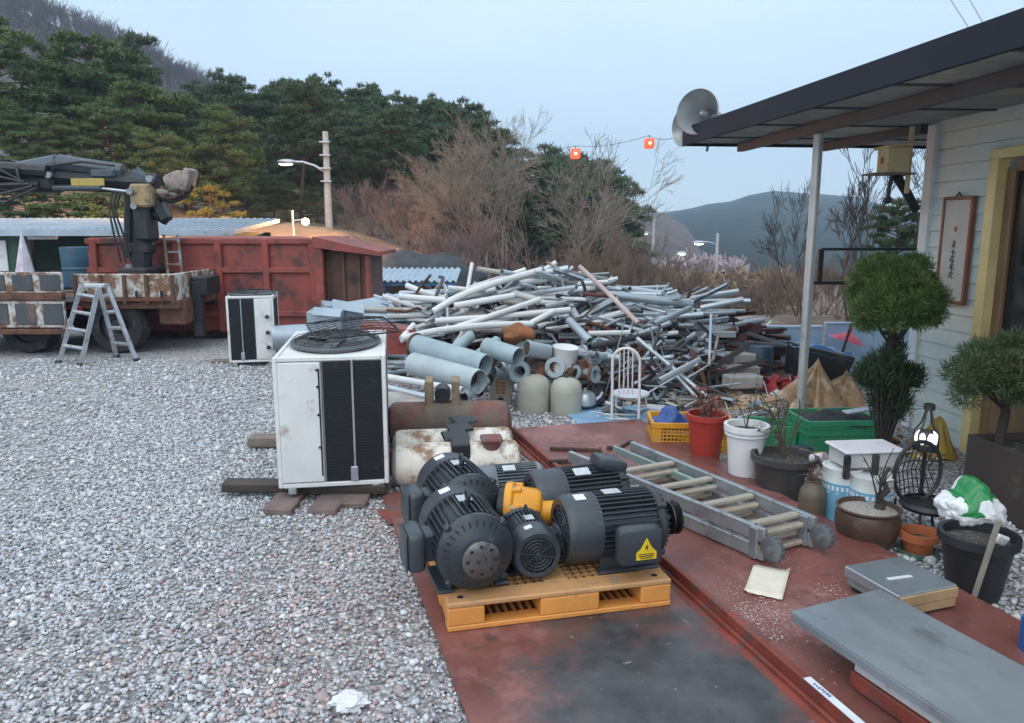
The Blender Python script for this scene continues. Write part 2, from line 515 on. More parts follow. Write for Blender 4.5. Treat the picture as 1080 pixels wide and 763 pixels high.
lp.location = PO; lp.rotation_euler = (0, 0, PYAW)
tag(lp, 'large red oxide steel plate with black oily stain lying under the loaded pallet', 'steel plate')
rt = thing('scale_deck', 'raised red steel deck with rail edge, carrying the folded ladder and platform scale', 'steel deck', PO, PYAW)
mred = plate_mat('red_plate_right', None)
dk = sheet('deck_plate', -2.6, 2.62, 0.035, 1.13, 0.072, 0.012, mred, .003)
dk.parent = rt
rail = mat('red_rail_paint', (0.26, 0.055, 0.035), (0.13, 0.03, 0.025), 6, .5, .0, .1, 20, (0.10, 0.07, 0.06), .4, 9)
m_ = MB(); m_.box((0.017, 0.01, 0.0445), (0.030, 5.22, 0.085), .004); m_.build('edge_rail', rail, rt)
m_ = MB(); m_.box((-0.008, 0.01, 0.034), (0.018, 5.22, 0.02), .003); m_.box((-0.032, 0.01, 0.016), (0.06, 5.2, 0.02), .003); m_.build('rail_flange', rail, rt)
m_ = MB(); m_.box((0.6, 0.01, 0.03), (1.0, 5.18, 0.058)); m_.build('deck_frame', rail, rt)
# pale blue board on the gravel behind the deck
bb = MB(); bb.box((0, 0, 0.012), (0.8, 0.62, 0.02), .003)
bo = bb.build('flat_board', mat('faded_blue_board', srgb(140, 178, 205), srgb(115, 150, 180), 5, .6)); p = G(648, 440); bo.location = (p.x, p.y, 0); bo.rotation_euler = (0, 0, R(10))
tag(bo, 'faded pale blue board lying flat on the gravel under the white chair', 'board')

# ---------------------------------------------------------------- loose stones
def stones():
    ico = bmesh.new(); bmesh.ops.create_icosphere(ico, subdivisions=1, radius=1.0)
    bv = np.array([v.co[:] for v in ico.verts]); bf = np.array([[v.index for v in f.verts] for f in ico.faces]); ico.free()
    rg = np.random.default_rng(5)
    pts = []
    def scatter(x0, x1, y0, y1, dens, rad):
        n = int((x1 - x0) * (y1 - y0) * dens)
        xy = np.column_stack([rg.uniform(x0, x1, n), rg.uniform(y0, y1, n)])
        d = xy - np.array([PO.x, PO.y])
        a = d @ np.array([PD.x, PD.y]); b = d @ np.array([PC.x, PC.y])
        onp = ((a > -2.65) & (a < 1.56) & (b > -1.165) & (b < 0.06)) | ((a > -2.6) & (a < 2.65) & (b > 0.0) & (b < 1.14))
        vis = (np.abs(xy[:, 0]) < 0.72 * xy[:, 1] + 0.6)
        # wheel ruts and trodden patches hold fewer loose stones
        nn = np.array([noise.noise(Vector((p[0] * .9, p[1] * .35, 4))) + .5 * noise.noise(Vector((p[0] * 2.4, p[1] * 1.6, 9))) for p in xy[::1]]) if len(xy) else np.zeros(0)
        keep = rg.uniform(size=len(xy)) < np.clip(.80 + nn * 1.3, .30, 1.0)
        xy = xy[(~onp) & vis & keep]
        r = rad * np.exp(rg.normal(0, .30, len(xy)))
        pts.append(np.column_stack([xy, r]))
    scatter(-2.3, 0.5, 1.95, 3.2, 5800, .0074)
    scatter(-3.4, 0.4, 3.2, 4.6, 4900, .0076)
    scatter(-4.6, 0.8, 4.6, 6.4, 2700, .0088)
    scatter(-6.2, 1.4, 6.4, 9.5, 900, .0115)
    scatter(1.5, 2.9, 2.2, 4.6, 2000, .0105)
    P = np.concatenate(pts); n = len(P)
    q = rg.normal(size=(n, 4)); q /= np.linalg.norm(q, axis=1)[:, None]
    w_, x, y, z = q.T
    Rm = np.stack([np.stack([1 - 2 * (y * y + z * z), 2 * (x * y - z * w_), 2 * (x * z + y * w_)], -1), np.stack([2 * (x * y + z * w_), 1 - 2 * (x * x + z * z), 2 * (y * z - x * w_)], -1), np.stack([2 * (x * z - y * w_), 2 * (y * z + x * w_), 1 - 2 * (x * x + y * y)], -1)], 1)
    sc = P[:, 2:3] * np.exp(rg.normal(0, .25, (n, 3)))
    vs = bv[None] * (1 + rg.uniform(-.36, .36, (n, len(bv), 1))) * sc[:, None, :]
    vs = np.einsum('nij,nkj->nki', Rm, vs)
    vs[:, :, 2] *= .75
    vs[:, :, 0] += P[:, 0:1]; vs[:, :, 1] += P[:, 1:2]; vs[:, :, 2] += (P[:, 2:3] * .35 + rg.uniform(0, .006, (n, 1)))
    pal = np.array([(.32, .32, .32), (.42, .42, .42), (.50, .495, .49), (.58, .575, .565), (.68, .67, .66), (.46, .41, .39), (.54, .50, .46), (.33, .24, .23), (.17, .17, .18), (.53, .54, .56)])
    pr = np.array([.14, .19, .18, .12, .07, .06, .07, .03, .05, .08]); pr /= pr.sum()
    c = pal[rg.choice(len(pal), n, p=pr)] * np.exp(rg.normal(0, .12, (n, 1)))
    # iron-stained stones near the plates
    d = np.exp(-((P[:, 0] + .75) ** 2 / .35 + (P[:, 1] - 2.9) ** 2 / 1.2)) * .55
    pick = rg.uniform(size=n) < d
    c[pick] = c[pick] * np.array([.95, .74, .69])
    c = c * np.array([.95, .98, 1.03])
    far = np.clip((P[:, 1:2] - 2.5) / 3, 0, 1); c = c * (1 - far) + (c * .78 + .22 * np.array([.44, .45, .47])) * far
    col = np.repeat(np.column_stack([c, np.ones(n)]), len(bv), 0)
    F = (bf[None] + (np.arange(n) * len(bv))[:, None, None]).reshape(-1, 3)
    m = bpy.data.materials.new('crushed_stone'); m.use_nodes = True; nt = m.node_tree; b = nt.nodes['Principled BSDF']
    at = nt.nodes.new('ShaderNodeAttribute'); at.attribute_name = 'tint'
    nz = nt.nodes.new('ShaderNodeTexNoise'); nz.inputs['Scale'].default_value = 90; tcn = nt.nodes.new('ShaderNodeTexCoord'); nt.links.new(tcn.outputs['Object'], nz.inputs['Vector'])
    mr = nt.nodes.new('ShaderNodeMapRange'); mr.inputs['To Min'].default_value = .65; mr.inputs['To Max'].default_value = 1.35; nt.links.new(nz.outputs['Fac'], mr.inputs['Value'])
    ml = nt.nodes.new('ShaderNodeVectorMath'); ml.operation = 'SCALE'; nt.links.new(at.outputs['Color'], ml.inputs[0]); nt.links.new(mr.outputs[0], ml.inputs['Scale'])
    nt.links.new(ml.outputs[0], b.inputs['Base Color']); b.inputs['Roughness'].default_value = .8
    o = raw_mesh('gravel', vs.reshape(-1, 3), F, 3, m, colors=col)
    tag(o, 'loose pale grey crushed stone covering the yard', 'gravel', kind='stuff')
stones()
# ---------------------------------------------------------------- hills
def interp(prof, x):
    if x <= prof[0][0]: return prof[0][1]
    for (x0, y0), (x1, y1) in zip(prof, prof[1:]):
        if x <= x1: return y0 + (y1 - y0) * (x - x0) / (x1 - x0)
    return prof[-1][1]

def hill(name, prof, dist, front, base, mate, u0, u1, rough=1.0, nu=160, nr=26, back=1.3):
    """a real ridge: height over bearing from its skyline, falling towards us and away"""
    V = []; F = []
    for i in range(nr + 1):
        t = i / nr
        r = front + (dist - front) * min(1.0, t / 0.7) if t <= 0.7 else dist + (dist * back - dist) * (t - 0.7) / 0.3
        k = smoothstep(0, 0.7, t) if t <= 0.7 else 1 - smoothstep(.7, 1.0, t)
        k = k * 0.55 + (min(1, t / .7) if t <= .7 else 1 - (t - .7) / .3) * 0.45
        for j in range(nu + 1):
            u = u0 + (u1 - u0) * j / nu
            px = 540 + u * FPX
            top = D(px, interp(prof, px), dist).z
            y = r; x = u * r
            n = noise.noise(Vector((x / dist * 22, y / dist * 10, dist))) + .5 * noise.noise(Vector((x / dist * 60, y / dist * 40, dist)))
            n2 = noise.noise(Vector((x / dist * 300, y / dist * 150, 1)))
            V.append((x, y, base + (top - base) * k + (n * .06 * (1 - k) * 4 * k * (top - base) + n2 * 0.012 * (top - base)) * rough))
    for i in range(nr):
        for j in range(nu):
            a = i * (nu + 1) + j
            F.append((a, a + 1, a + nu + 2, a + nu + 1))
    return struct(raw_mesh(name, V, F, 4, mate, smooth=True))
forest_far = mat('far_forest', (0.030, 0.045, 0.048), (0.014, 0.023, 0.026), .02, .95, 0, .6, .12, (0.045, 0.05, 0.052), .35, .015, spec=0.1)
forest_mid = mat('mid_bare_wood', (0.15, 0.11, 0.10), (0.08, 0.064, 0.06), .05, .95, 0, .6, .4, (0.05, 0.06, 0.045), .3, .03, spec=0.1)
forest_left = mat('left_bare_wood', (0.16, 0.125, 0.125), (0.085, 0.07, 0.075), .09, .95, 0, .6, .5, (0.05, 0.055, 0.05), .25, .05, spec=0.1)
hill('far_hill', [(520, 240), (600, 236), (660, 230), (700, 224), (720, 221), (745, 215), (765, 213), (785, 206), (810, 202), (840, 204), (870, 206), (900, 209), (940, 222), (980, 236), (1050, 250), (1200, 262)], 620, 110, -5.5, forest_far, -.05, .85)
hill('near_ridge', [(560, 232), (610, 214), (650, 211), (662, 214), (680, 220), (698, 226), (730, 243), (765, 262), (800, 280), (900, 292), (1000, 296), (1200, 300)], 330, 52, -5.6, forest_mid, -.02, .8)
LEFT_PROF = [(-500, -80), (-200, -36), (-60, -12), (0, 2), (20, 4), (48, 14), (75, 24), (110, 38), (145, 54), (180, 74), (220, 97), (260, 120), (300, 140), (360, 165), (440, 200), (520, 230)]
LH = hill('mountain_slope', LEFT_PROF, 170, 62, 5.0, forest_left, -1.15, 0.0, 1.0)

# ---------------------------------------------------------------- bare trees and pines
class Segs:
    """thin three sided twigs gathered into one mesh"""
    def __init__(self): self.V = []; self.F = []
    def seg(self, p, q, r0, r1, n=3):
        t = q - p
        if t.length < 1e-6: return
        t.normalize(); u = t.orthogonal().normalized(); w_ = t.cross(u)
        b = len(self.V)
        for (c, r) in ((p, r0), (q, r1)):
            for j in range(n):
                a = 2 * PI * j / n
                self.V.append(c + (u * math.cos(a) + w_ * math.sin(a)) * r)
        for j in range(n):
            self.F.append((b + j, b + (j + 1) % n, b + n + (j + 1) % n, b + n + j))
    def build(self, name, m, parent=None):
        return raw_mesh(name, [tuple(v) for v in self.V], self.F, 4, m, parent, smooth=True)

def grow(S, p, d, L, r, depth, rg, up=0.25, spread=0.7, nseg=3, kids=(2, 4), minr=0.004, shrink=.66):
    pts = [p]; dd = d.normalized()
    for i in range(nseg):
        dd = (dd + Vector((rg.gauss(0, .13), rg.gauss(0, .13), rg.gauss(0, .10) + up * .25))).normalized()
        pts.append(pts[-1] + dd * (L / nseg))
    for i in range(nseg):
        r0 = max(minr, r * (1 - .45 * i / nseg)); r1 = max(minr, r * (1 - .45 * (i + 1) / nseg))
        S.seg(pts[i], pts[i + 1], r0, r1, 5 if r0 > .03 else 3)
    if depth <= 0: return
    for k in range(rg.randint(*kids)):
        i = rg.uniform(.35, 1.0) * nseg
        a = min(nseg - 1, int(i)); q = pts[a].lerp(pts[a + 1], i - a)
        ax = dd.cross(Vector((rg.gauss(0, 1), rg.gauss(0, 1), rg.gauss(0, 1)))).normalized()
        nd = (dd + ax * rg.uniform(.4, 1.0) * spread + Vector((0, 0, up * .5))).normalized()
        grow(S, q, nd, L * shrink * rg.uniform(.75, 1.15), r * .55, depth - 1, rg, up, spread, nseg if depth > 2 else 2, kids, minr, shrink)
    nd = (dd + Vector((rg.gauss(0, .2), rg.gauss(0, .2), up * .3))).normalized()
    grow(S, pts[-1], nd, L * shrink * rg.uniform(.85, 1.1), r * .55, depth - 1, rg, up, spread, 2, kids, minr, shrink)

bark_tan = mat('bare_twigs_tan', (0.31, 0.265, 0.225), (0.19, 0.165, 0.142), 1.5, .9, spec=.2)
bark_purple = mat('bare_twigs_purple', (0.235, 0.185, 0.18), (0.145, 0.112, 0.112), 1.5, .9, spec=.2)
bark_brown = mat('bare_twigs_brown', (0.26, 0.19, 0.15), (0.15, 0.11, 0.09), 1.5, .9, spec=.2)
bark_dark = mat('bare_twigs_dark', (0.075, 0.06, 0.055), (0.04, 0.034, 0.032), 2, .9, spec=.2)

def bare_bush(name, label, seed, h, stems, mate, fan=.75, depth=4, minr=.012, kids=(2, 4), group=None, up=.3):
    rg = random.Random(seed)
    t = thing(name, label, 'bare tree', group=group)
    S = Segs(); T = Segs()
    for s in range(stems):
        a = rg.uniform(0, 2 * PI); f = fan * math.sqrt(rg.uniform(0.02, 1))
        d = Vector((math.cos(a) * f, math.sin(a) * f, 1))
        p = Vector((rg.gauss(0, .15), rg.gauss(0, .15), -0.1))
        L = h * rg.uniform(.26, .40)
        T.seg(p, p + d.normalized() * L * .8, .055, .035, 6)
        grow(S, p + d.normalized() * L * .8, d, L, .034, depth, rg, up, .95 if up < .15 else .62, 3, kids, minr)
    zmax = max(v.z for v in S.V)
    k = h / zmax
    for A in (S, T): A.V = [v * k for v in A.V]
    T.build('trunk', mate, t); S.build('crown', mate, t)
    return t

BT = 'bare bushes at the edge of the yard'
b1 = bare_bush('bare_tree', 'tall bushy leafless tree with fanned tan twigs behind the white pipe heap', 19, 5.9, 5, bark_tan, .45, 5, .0055, (2, 3), None, .10)
b2 = bare_bush('bare_tree', 'low leafless shrub with purplish twigs beside the tan bushy tree', 12, 3.2, 12, bark_purple, .95, 4, .006, (2, 3), BT)
b3 = bare_bush('bare_tree', 'brown leafless shrub above the grey end of the scrap heap', 13, 3.6, 12, bark_brown, .85, 4, .0065, (2, 3), BT)
b4 = bare_bush('bare_tree', 'leafless tree with dark open branches seen left of the house', 14, 6.4, 4, bark_dark, .55, 4, .009, (2, 3), None, .18)
def put(o, px, depth, sc=1.0, rz=None, dz=0.0):
    p = D(px, 300, depth)
    o.location = (p.x, p.y, terr(p.x, p.y) + dz); o.scale = (sc,) * 3
    o.rotation_euler = (0, 0, rnd.uniform(0, 6.28) if rz is None else rz)
def putdup(src, px, depth, sc, label=None, group=None, dz=0.0):
    o = dup(src, (0, 0, 0), 0, label, group); put(o, px, depth, sc, None, dz); return o
def fit_top(o, px, py, depth, nominal):
    """scale a plant so that it stands on the ground there and is as tall as the photo shows"""
    p = D(px, py, depth); z0 = terr(p.x, p.y)
    put(o, px, depth, (p.z - z0) / nominal)
fit_top(b1, 528, 102, 24, 5.9)
cr_ = [c for c in b1.children if c.name.startswith('crown')][0]
tops = [v.co for v in cr_.data.vertices if v.co.z > 4.3]; mxy = sum(((c.x) for c in tops)) / len(tops), sum(((c.y) for c in tops)) / len(tops)
b1.rotation_euler.z = PI / 2 - math.atan2(mxy[1], mxy[0]) + .55
b1.scale = (b1.scale.x * .85, b1.scale.y * .85, b1.scale.z)
fit_top(b2, 452, 200, 25, 3.2)
fit_top(b3, 700, 250, 24, 3.6)
fit_top(b4, 902, 105, 12.5, 6.4)
for px, py, dep in ((478, 150, 25), (572, 135, 26), (612, 172, 27), (505, 165, 22.5)):
    o = dup(b1, (0, 0, 0), 0, 'bushy leafless tree with tan twigs crowding round the tallest one', 'tan bushy trees'); fit_top(o, px, py, dep, 5.9)
for px, py, dep in ((398, 190, 26), (425, 205, 25), (372, 205, 28), (440, 215, 24), (484, 225, 21), (515, 240, 19.5), (415, 215, 27), (345, 212, 30), (470, 240, 20), (360, 205, 31), (330, 208, 33), (300, 205, 32), (385, 198, 33), (415, 190, 35), (270, 208, 34), (450, 195, 30), (465, 205, 26)):
    o = dup(b2, (0, 0, 0), 0, 'low leafless shrub with purplish twigs in the thicket left of the tan tree', 'purplish shrubs in the thicket'); fit_top(o, px, py, dep, 3.2)
for px, py, dep in ((650, 228, 26), (672, 240, 25), (630, 222, 24), (725, 268, 23), (640, 250, 20), (690, 272, 20), (752, 288, 21), (795, 272, 22), (828, 258, 20), (560, 250, 19), (600, 255, 19), (870, 258, 18), (930, 262, 17), (770, 296, 18), (660, 285, 16.5), (815, 292, 14.5), (850, 285, 13.5), (885, 280, 14), (925, 285, 13), (955, 275, 14), (905, 262, 20), (945, 255, 22), (840, 268, 22), (780, 285, 24)):
    o = dup(b3, (0, 0, 0), 0, 'brown leafless shrub in the thicket beyond the scrap heap', 'brown shrubs in the thicket'); fit_top(o, px, py, dep, 3.6)
for px, py, dep, lb in ((845, 185, 15, 'thin dark leafless tree just left of the galvanised porch post'), (965, 150, 13.5, 'dark leafless tree partly hidden by the house corner'), (905, 215, 17, 'smaller dark leafless tree behind the black frame')):
    o = dup(b4, (0, 0, 0), 0, lb); fit_top(o, px, py, dep, 6.4)

needle = [mat('pine_needles_%s' % n, a, b, .9, .75, spec=.25, c3=c, c3amt=.3, c3scale=.5) for n, a, b, c in (
    ('green', (0.125, 0.185, 0.072), (0.066, 0.11, 0.05), (0.16, 0.18, 0.08)),
    ('dark', (0.090, 0.138, 0.062), (0.048, 0.080, 0.042), (0.08, 0.12, 0.07)),
    ('olive', (0.11, 0.145, 0.07), (0.055, 0.08, 0.042), (0.13, 0.125, 0.06)),
    ('yellow', (0.24, 0.21, 0.05), (0.10, 0.11, 0.03), (0.28, 0.20, 0.06)))]  # yellow set is warm lamplight put into the needle colour
pbark = mat('pine_bark', (0.15, 0.095, 0.07), (0.07, 0.05, 0.045), 3, .95, 0, .5, 12, spec=.1)

def tuft_mesh(centres, rg, nb=6, L=(.18, .32), wdt=.028, upb=.5):
    V = []; F = []
    for c in centres:
        for k in range(nb):
            d = Vector((rg.gauss(0, 1), rg.gauss(0, 1), rg.gauss(0, .8) + upb)).normalized()
            l = rg.uniform(*L); s = d.orthogonal().normalized()
            s = (Matrix.Rotation(rg.uniform(0, 6.28), 3, d) @ s) * wdt
            b = len(V)
            V += [c - s, c + s, c + d * l + s * .35, c + d * l - s * .35]
            F.append((b, b + 1, b + 2, b + 3))
    return [tuple(v) for v in V], F

def pine(seed, h, nm, crown0=.35, spread=.30, npad=34, dens=85, lean=.1):
    """h metres tall with layered flat pads on crooked limbs"""
    rg = random.Random(seed)
    t = thing('pine_tree', 'pine', 'pine tree')
    T = MB(); pts = []; rad = []
    lx, ly = rg.gauss(0, lean), rg.gauss(0, lean)
    for i in range(8):
        f = i / 7
        pts.append(Vector((lx * h * f + .12 * math.sin(f * 5 + seed), ly * h * f + .12 * math.cos(f * 4 + seed), -.3 + f * h * .97)))
        rad.append(h * .018 * (1 - f * .8))
    T.tube(pts, .1, 7, radii=rad)
    cents = []
    for k in range(npad):
        f = crown0 + (1 - crown0) * ((k + rg.random()) / npad)
        i = min(6, int(f * 7)); base = pts[i].lerp(pts[i + 1], f * 7 - i)
        a = k * 2.399 + rg.uniform(-.5, .5)
        env = math.sin(min(1.0, (1 - f) / (1 - crown0) * 1.0 + .16) ** .75 * PI * .62) 
        ln = h * spread * env * rg.uniform(.45, 1.1)
        tip = base + Vector((math.cos(a) * ln, math.sin(a) * ln, rg.uniform(-.02, .12) * h * .5))
        mid = base.lerp(tip, .5) + Vector((0, 0, rg.uniform(-.06, .10) * ln))
        T.tube([base, mid, tip], .02, 4, radii=[h * .006, h * .004, h * .002], cap=False)
        npt = 1 + (ln > .8) + (ln > 1.5)
        for q in range(npt):
            c = tip if q == 0 else mid.lerp(tip, rg.uniform(-.1, .75)) + Vector((rg.gauss(0, .3), rg.gauss(0, .3), rg.gauss(0, .06)))
            pr = h * rg.uniform(.040, .085) * (1.0 if q == 0 else .8)
            for s in range(int(dens * (pr / (h * .08)) ** 2)):
                rr = math.sqrt(rg.random()) * pr; aa = rg.uniform(0, 6.28)
                dome = (1 - (rr / pr) ** 2) * pr * .38
                cents.append(c + Vector((rr * math.cos(aa), rr * math.sin(aa), dome * rg.uniform(.1, 1.1) + rg.gauss(0, .04))))
    V, F = tuft_mesh(cents, rg, 5, (.022 * h, .042 * h), .0042 * h)
    T.build('trunk', pbark, t)
    raw_mesh('crown', V, F, 4, nm, t)
    return t
PH = 8.0
P1 = pine(21, PH, needle[0], .22, .36, 64, 50)
P2 = pine(22, PH, needle[0], .30, .34, 60, 50)
P3 = pine(23, PH, needle[1], .26, .36, 62, 52)
P4 = pine(24, PH, needle[2], .50, .26, 40, 55, .06)
P5 = pine(25, PH, needle[1], .20, .40, 66, 50)
P6 = pine(26, 4.0, needle[3], .12, .34, 26, 60)
def fit_pine(o, px, py, depth, nominal=PH, wide=1.0):
    p = D(px, py, depth); z0 = terr(p.x, p.y)
    s = (p.z - z0) / nominal
    o.location = (p.x, p.y, z0); o.scale = (s * wide, s * wide, s); o.rotation_euler = (0, 0, rnd.uniform(0, 6.28))
GM = 'pines massed on the hillside'
P1['label'] = 'tall layered green pine at the left edge of the hillside, above the crane'; fit_pine(P1, 8, 22, 24)
P2['label'] = 'tall green pine standing between the leftmost pine and the massed pines, above the crane grab'; fit_pine(P2, 98, 34, 27)
P4['label'] = 'pine with long bare reddish trunk and high sparse crown left of the street lamp'; fit_pine(P4, 312, 88, 30)
P3['label'] = 'dark green pine in the massed pine wood behind the street lamp pole'; P3['group'] = GM; fit_pine(P3, 380, 96, 40)
P5['label'] = 'dark flat topped pine at the right end of the pine ridge'; fit_pine(P5, 636, 188, 38)
P6['label'] = 'small pine, yellow lamplight tinted into its needles, between the crane grab and the warm lamp'; fit_pine(P6, 222, 188, 21, 4.0, 1.2)
for src, px, py, dep, wd in (
        (P2, 150, 86, 25, 1.05), (P1, 190, 100, 26, 1.1), (P2, 52, 66, 26, 1.1), (P1, 120, 108, 23, 1.1), (P1, 230, 118, 25, 1.05), (P2, 60, 118, 22.5, 1.1), (P1, 175, 140, 22.5, 1.15), (P2, 20, 112, 22.8, 1.0)):
    o = dup(src, (0, 0, 0), 0, 'mid green pine with drooping flat boughs in the left hillside wood', 'green pines left of the street lamp'); fit_pine(o, px, py, dep, PH, wd)
for px, py, dep, wd, src in (
        (236, 82, 36, 1.0, P5), (262, 96, 38, 1.0, P3), (288, 94, 40, 1.0, P5), (336, 90, 42, 1.0, P3), (352, 88, 38, 1, P5), (408, 94, 44, 1, P3), (432, 104, 42, 1, P5), (462, 106, 46, 1, P3), (485, 110, 44, 1, P5),
        (300, 118, 50, 1.2, P3), (360, 116, 52, 1.2, P5), (420, 122, 54, 1.2, P3), (480, 126, 54, 1.2, P5), (395, 118, 36, 1, P5), (450, 128, 37, 1, P3), (275, 124, 34, 1, P3), (325, 128, 36, 1, P5), (505, 125, 46, 1, P3), (540, 135, 46, 1, P5), (572, 150, 46, 1, P3), (598, 165, 44, 1, P5), (618, 180, 42, 1, P3), (655, 212, 40, .95, P5), (210, 108, 34, 1.1, P5), (175, 96, 36, 1.1, P3), (255, 140, 30, 1.05, P5), (290, 110, 56, 1.3, P3), (330, 112, 58, 1.3, P5), (250, 108, 56, 1.3, P3), (385, 140, 40, 1.2, P5), (440, 150, 40, 1.2, P3), (490, 150, 38, 1.2, P5), (530, 165, 38, 1.2, P3), (345, 150, 38, 1.2, P3), (300, 150, 42, 1.2, P5), (410, 160, 48, 1.3, P3)):
    o = dup(src, (0, 0, 0), 0, 'dark green pine in the massed pine wood behind the street lamp pole', GM); fit_pine(o, px, py, dep, PH, wd)
o = dup(P4, (0, 0, 0), 0, 'slender pine with bare trunk right of the street lamp pole'); fit_pine(o, 400, 112, 32)
o = dup(P4, (0, 0, 0), 0, 'slim bare trunked pine half hidden behind the street lamp pole'); fit_pine(o, 372, 118, 33)
for px, py, dep, wd in ((238, 70, 40, .8), (283, 82, 44, .8), (346, 80, 44, .75), (372, 86, 46, .8), (118, 30, 34, .8), (425, 94, 47, .75), (68, 44, 32, .8), (470, 98, 47, .75), (204, 82, 38, .8)):
    o = dup(P4, (0, 0, 0), 0, 'sparse pine top poking above the skyline of the pine wood', 'sparse pines on the skyline'); fit_pine(o, px, py, dep, PH, wd)
for px, py, dep, wd in ((255, 182, 27, 1.3), (285, 190, 28, 1.2), (200, 178, 25.5, 1.3), (150, 172, 25, 1.3), (40, 172, 25, 1.3), (100, 168, 26, 1.3), (330, 196, 30, 1.2), (5, 168, 25, 1.2), (30, 196, 20.5, 1.0), (118, 200, 20.5, .9), (268, 214, 24.5, 1.0), (305, 222, 25, 1.0)):
    o = dup(P5, (0, 0, 0), 0, 'low dark pine filling the slope under the taller pines', 'low dark pines on the slope'); fit_pine(o, px, py, dep, PH, wd * 1.3)
o = dup(P1, (0, 0, 0), 0, 'low spreading green pine on the orange bank, seen under the crane boom'); fit_pine(o, 78, 206, 19.5, PH, 1.9)
o = dup(P5, (0, 0, 0), 0, 'dark pine standing behind the house corner below the birdhouse'); fit_pine(o, 958, 205, 15, PH, .7)

# the leafless wood on the mountain slope: nobody could count it
def wood():
    rg = random.Random(3); S = Segs()
    for k in range(900):
        px = rg.uniform(-60, 420)
        f = rg.random() ** .6
        dist = 62 + (170 - 62) * (.35 + .65 * f)
        tt = (dist - 62) / (170 - 62) * .7
        kk = smoothstep(0, .7, tt) * .55 + min(1, tt / .7) * .45
        top = D(px, interp(LEFT_PROF, px), 170).z
        x = (px - 540) / FPX * dist
        p = Vector((x, dist, 5 + (top - 5) * kk - .4))
        h = rg.uniform(3.0, 5.5) * (1.0 if f > .8 else 1.0)
        S.seg(p, p + Vector((rg.gauss(0, .15), 0, h * .6)), .10, .06)
        for q in range(16):
            b = p + Vector((0, 0, h * rg.uniform(.3, .75)))
            e = b + Vector((rg.gauss(0, 1.0), rg.gauss(0, 1.0), rg.uniform(.6, 2.2))) * h * .2
            S.seg(b, e, .05, .02)
            for z in range(2):
                S.seg(b.lerp(e, .6), e + Vector((rg.gauss(0, .4), rg.gauss(0, .4), rg.uniform(0, .6))), .03, .015)
    o = S.build('leafless_wood', mat('grey_wood', (0.17, 0.135, 0.14), (0.09, 0.075, 0.08), .3, .95, spec=.1))
    tag(o, 'grey leafless woodland covering the mountain slope at upper left', 'woodland', kind='stuff')
wood()
# pale blossom trees and dry scrub in the valley
def scrub(name, label, cat, pxs, dep, py0, py1, mate, n, size, seed):
    rg = random.Random(seed); c = []
    for k in range(n):
        px = rg.uniform(*pxs); d = dep + rg.uniform(-4, 4)
        z0 = D(px, py1, d).z; z1 = D(px, py0 + 10 * noise.noise(Vector((px * .03, d, seed))), d).z
        p = D(px, 300, d); c.append(Vector((p.x, d, z0 + (z1 - z0) * rg.random())))
    V, F = tuft_mesh(c, rg, 4, (size * .5, size), size * .10)
    o = raw_mesh(name, V, F, 4, mate); tag(o, label, cat, kind='stuff')
scrub('blossom', 'pale pinkish blossom thicket in the valley below the far hill', 'blossom', (700, 780), 70, 280, 300, mat('blossom', (0.55, 0.45, 0.47), (0.30, 0.24, 0.26), .6, .9), 900, 1.3, 4)
scrub('dry_scrub', 'dry straw coloured scrub between the scrap heap and the valley', 'scrub', (640, 830), 46, 297, 330, mat('dry_scrub', (0.34, 0.24, 0.15), (0.18, 0.13, 0.09), .5, .9), 2600, 1.0, 5)

# ---------------------------------------------------------------- haze
hz = MB(); hz.box((0, 360, 38), (1700, 1000, 116))
hm = bpy.data.materials.new('haze'); hm.use_nodes = True; hn = hm.node_tree
hn.nodes.remove(hn.nodes['Principled BSDF'])
pv = hn.nodes.new('ShaderNodeVolumePrincipled'); pv.inputs['Color'].default_value = (0.62, 0.82, 1.0, 1); pv.inputs['Density'].default_value = 0.0010; pv.inputs['Anisotropy'].default_value = 0.0
hn.links.new(pv.outputs[0], hn.nodes['Material Output'].inputs['Volume'])
ho = hz.build('haze', hm, smooth=0); tag(ho, 'thin blue evening haze over the valley', 'haze', kind='stuff')
# ---------------------------------------------------------------- shared materials
steel_grey = mat('grey_steel', (0.30, 0.33, 0.36), (0.19, 0.21, 0.235), 5, .45, .6, .1, 30, (0.16, 0.10, 0.07), .25, 6)
galv = mat('galvanised', (0.50, 0.54, 0.58), (0.36, 0.40, 0.44), 9, .38, .75, .05, 40)
alu = mat('aluminium', (0.60, 0.63, 0.66), (0.44, 0.47, 0.50), 7, .38, .7, .05, 30, (0.25, 0.24, 0.22), .3, 9)
dark_metal = mat('dark_metal', (0.035, 0.038, 0.043), (0.018, 0.02, 0.023), 6, .5, .3, .1, 25, (0.09, 0.06, 0.045), .2, 8)
black_pl = mat('black_plastic', (0.022, 0.023, 0.026), (0.014, 0.015, 0.017), 5, .45, 0, .05, 40, (0.06, 0.055, 0.05), .35, 7)
rubber = mat('tyre_rubber', (0.03, 0.03, 0.032), (0.018, 0.018, 0.02), 8, .85, 0, .3, 40, (0.09, 0.085, 0.08), .4, 6)
white_pt = mat('worn_white_paint', (0.74, 0.74, 0.73), (0.62, 0.62, 0.61), 3, .45, 0, .06, 18, (0.40, 0.35, 0.29), .25, 5)
white_rust = mat('white_paint_rusting', (0.56, 0.55, 0.51), (0.44, 0.43, 0.40), 4, .6, 0, .15, 20, (0.17, 0.085, 0.045), .52, 6)
grey_rust = mat('grey_paint_rusting', (0.33, 0.35, 0.36), (0.23, 0.245, 0.255), 4, .6, 0, .15, 20, (0.16, 0.085, 0.05), .55, 5)
rust = mat('rust', (0.20, 0.085, 0.05), (0.09, 0.045, 0.032), 6, .85, .1, .4, 30, (0.05, 0.035, 0.03), .4, 7)
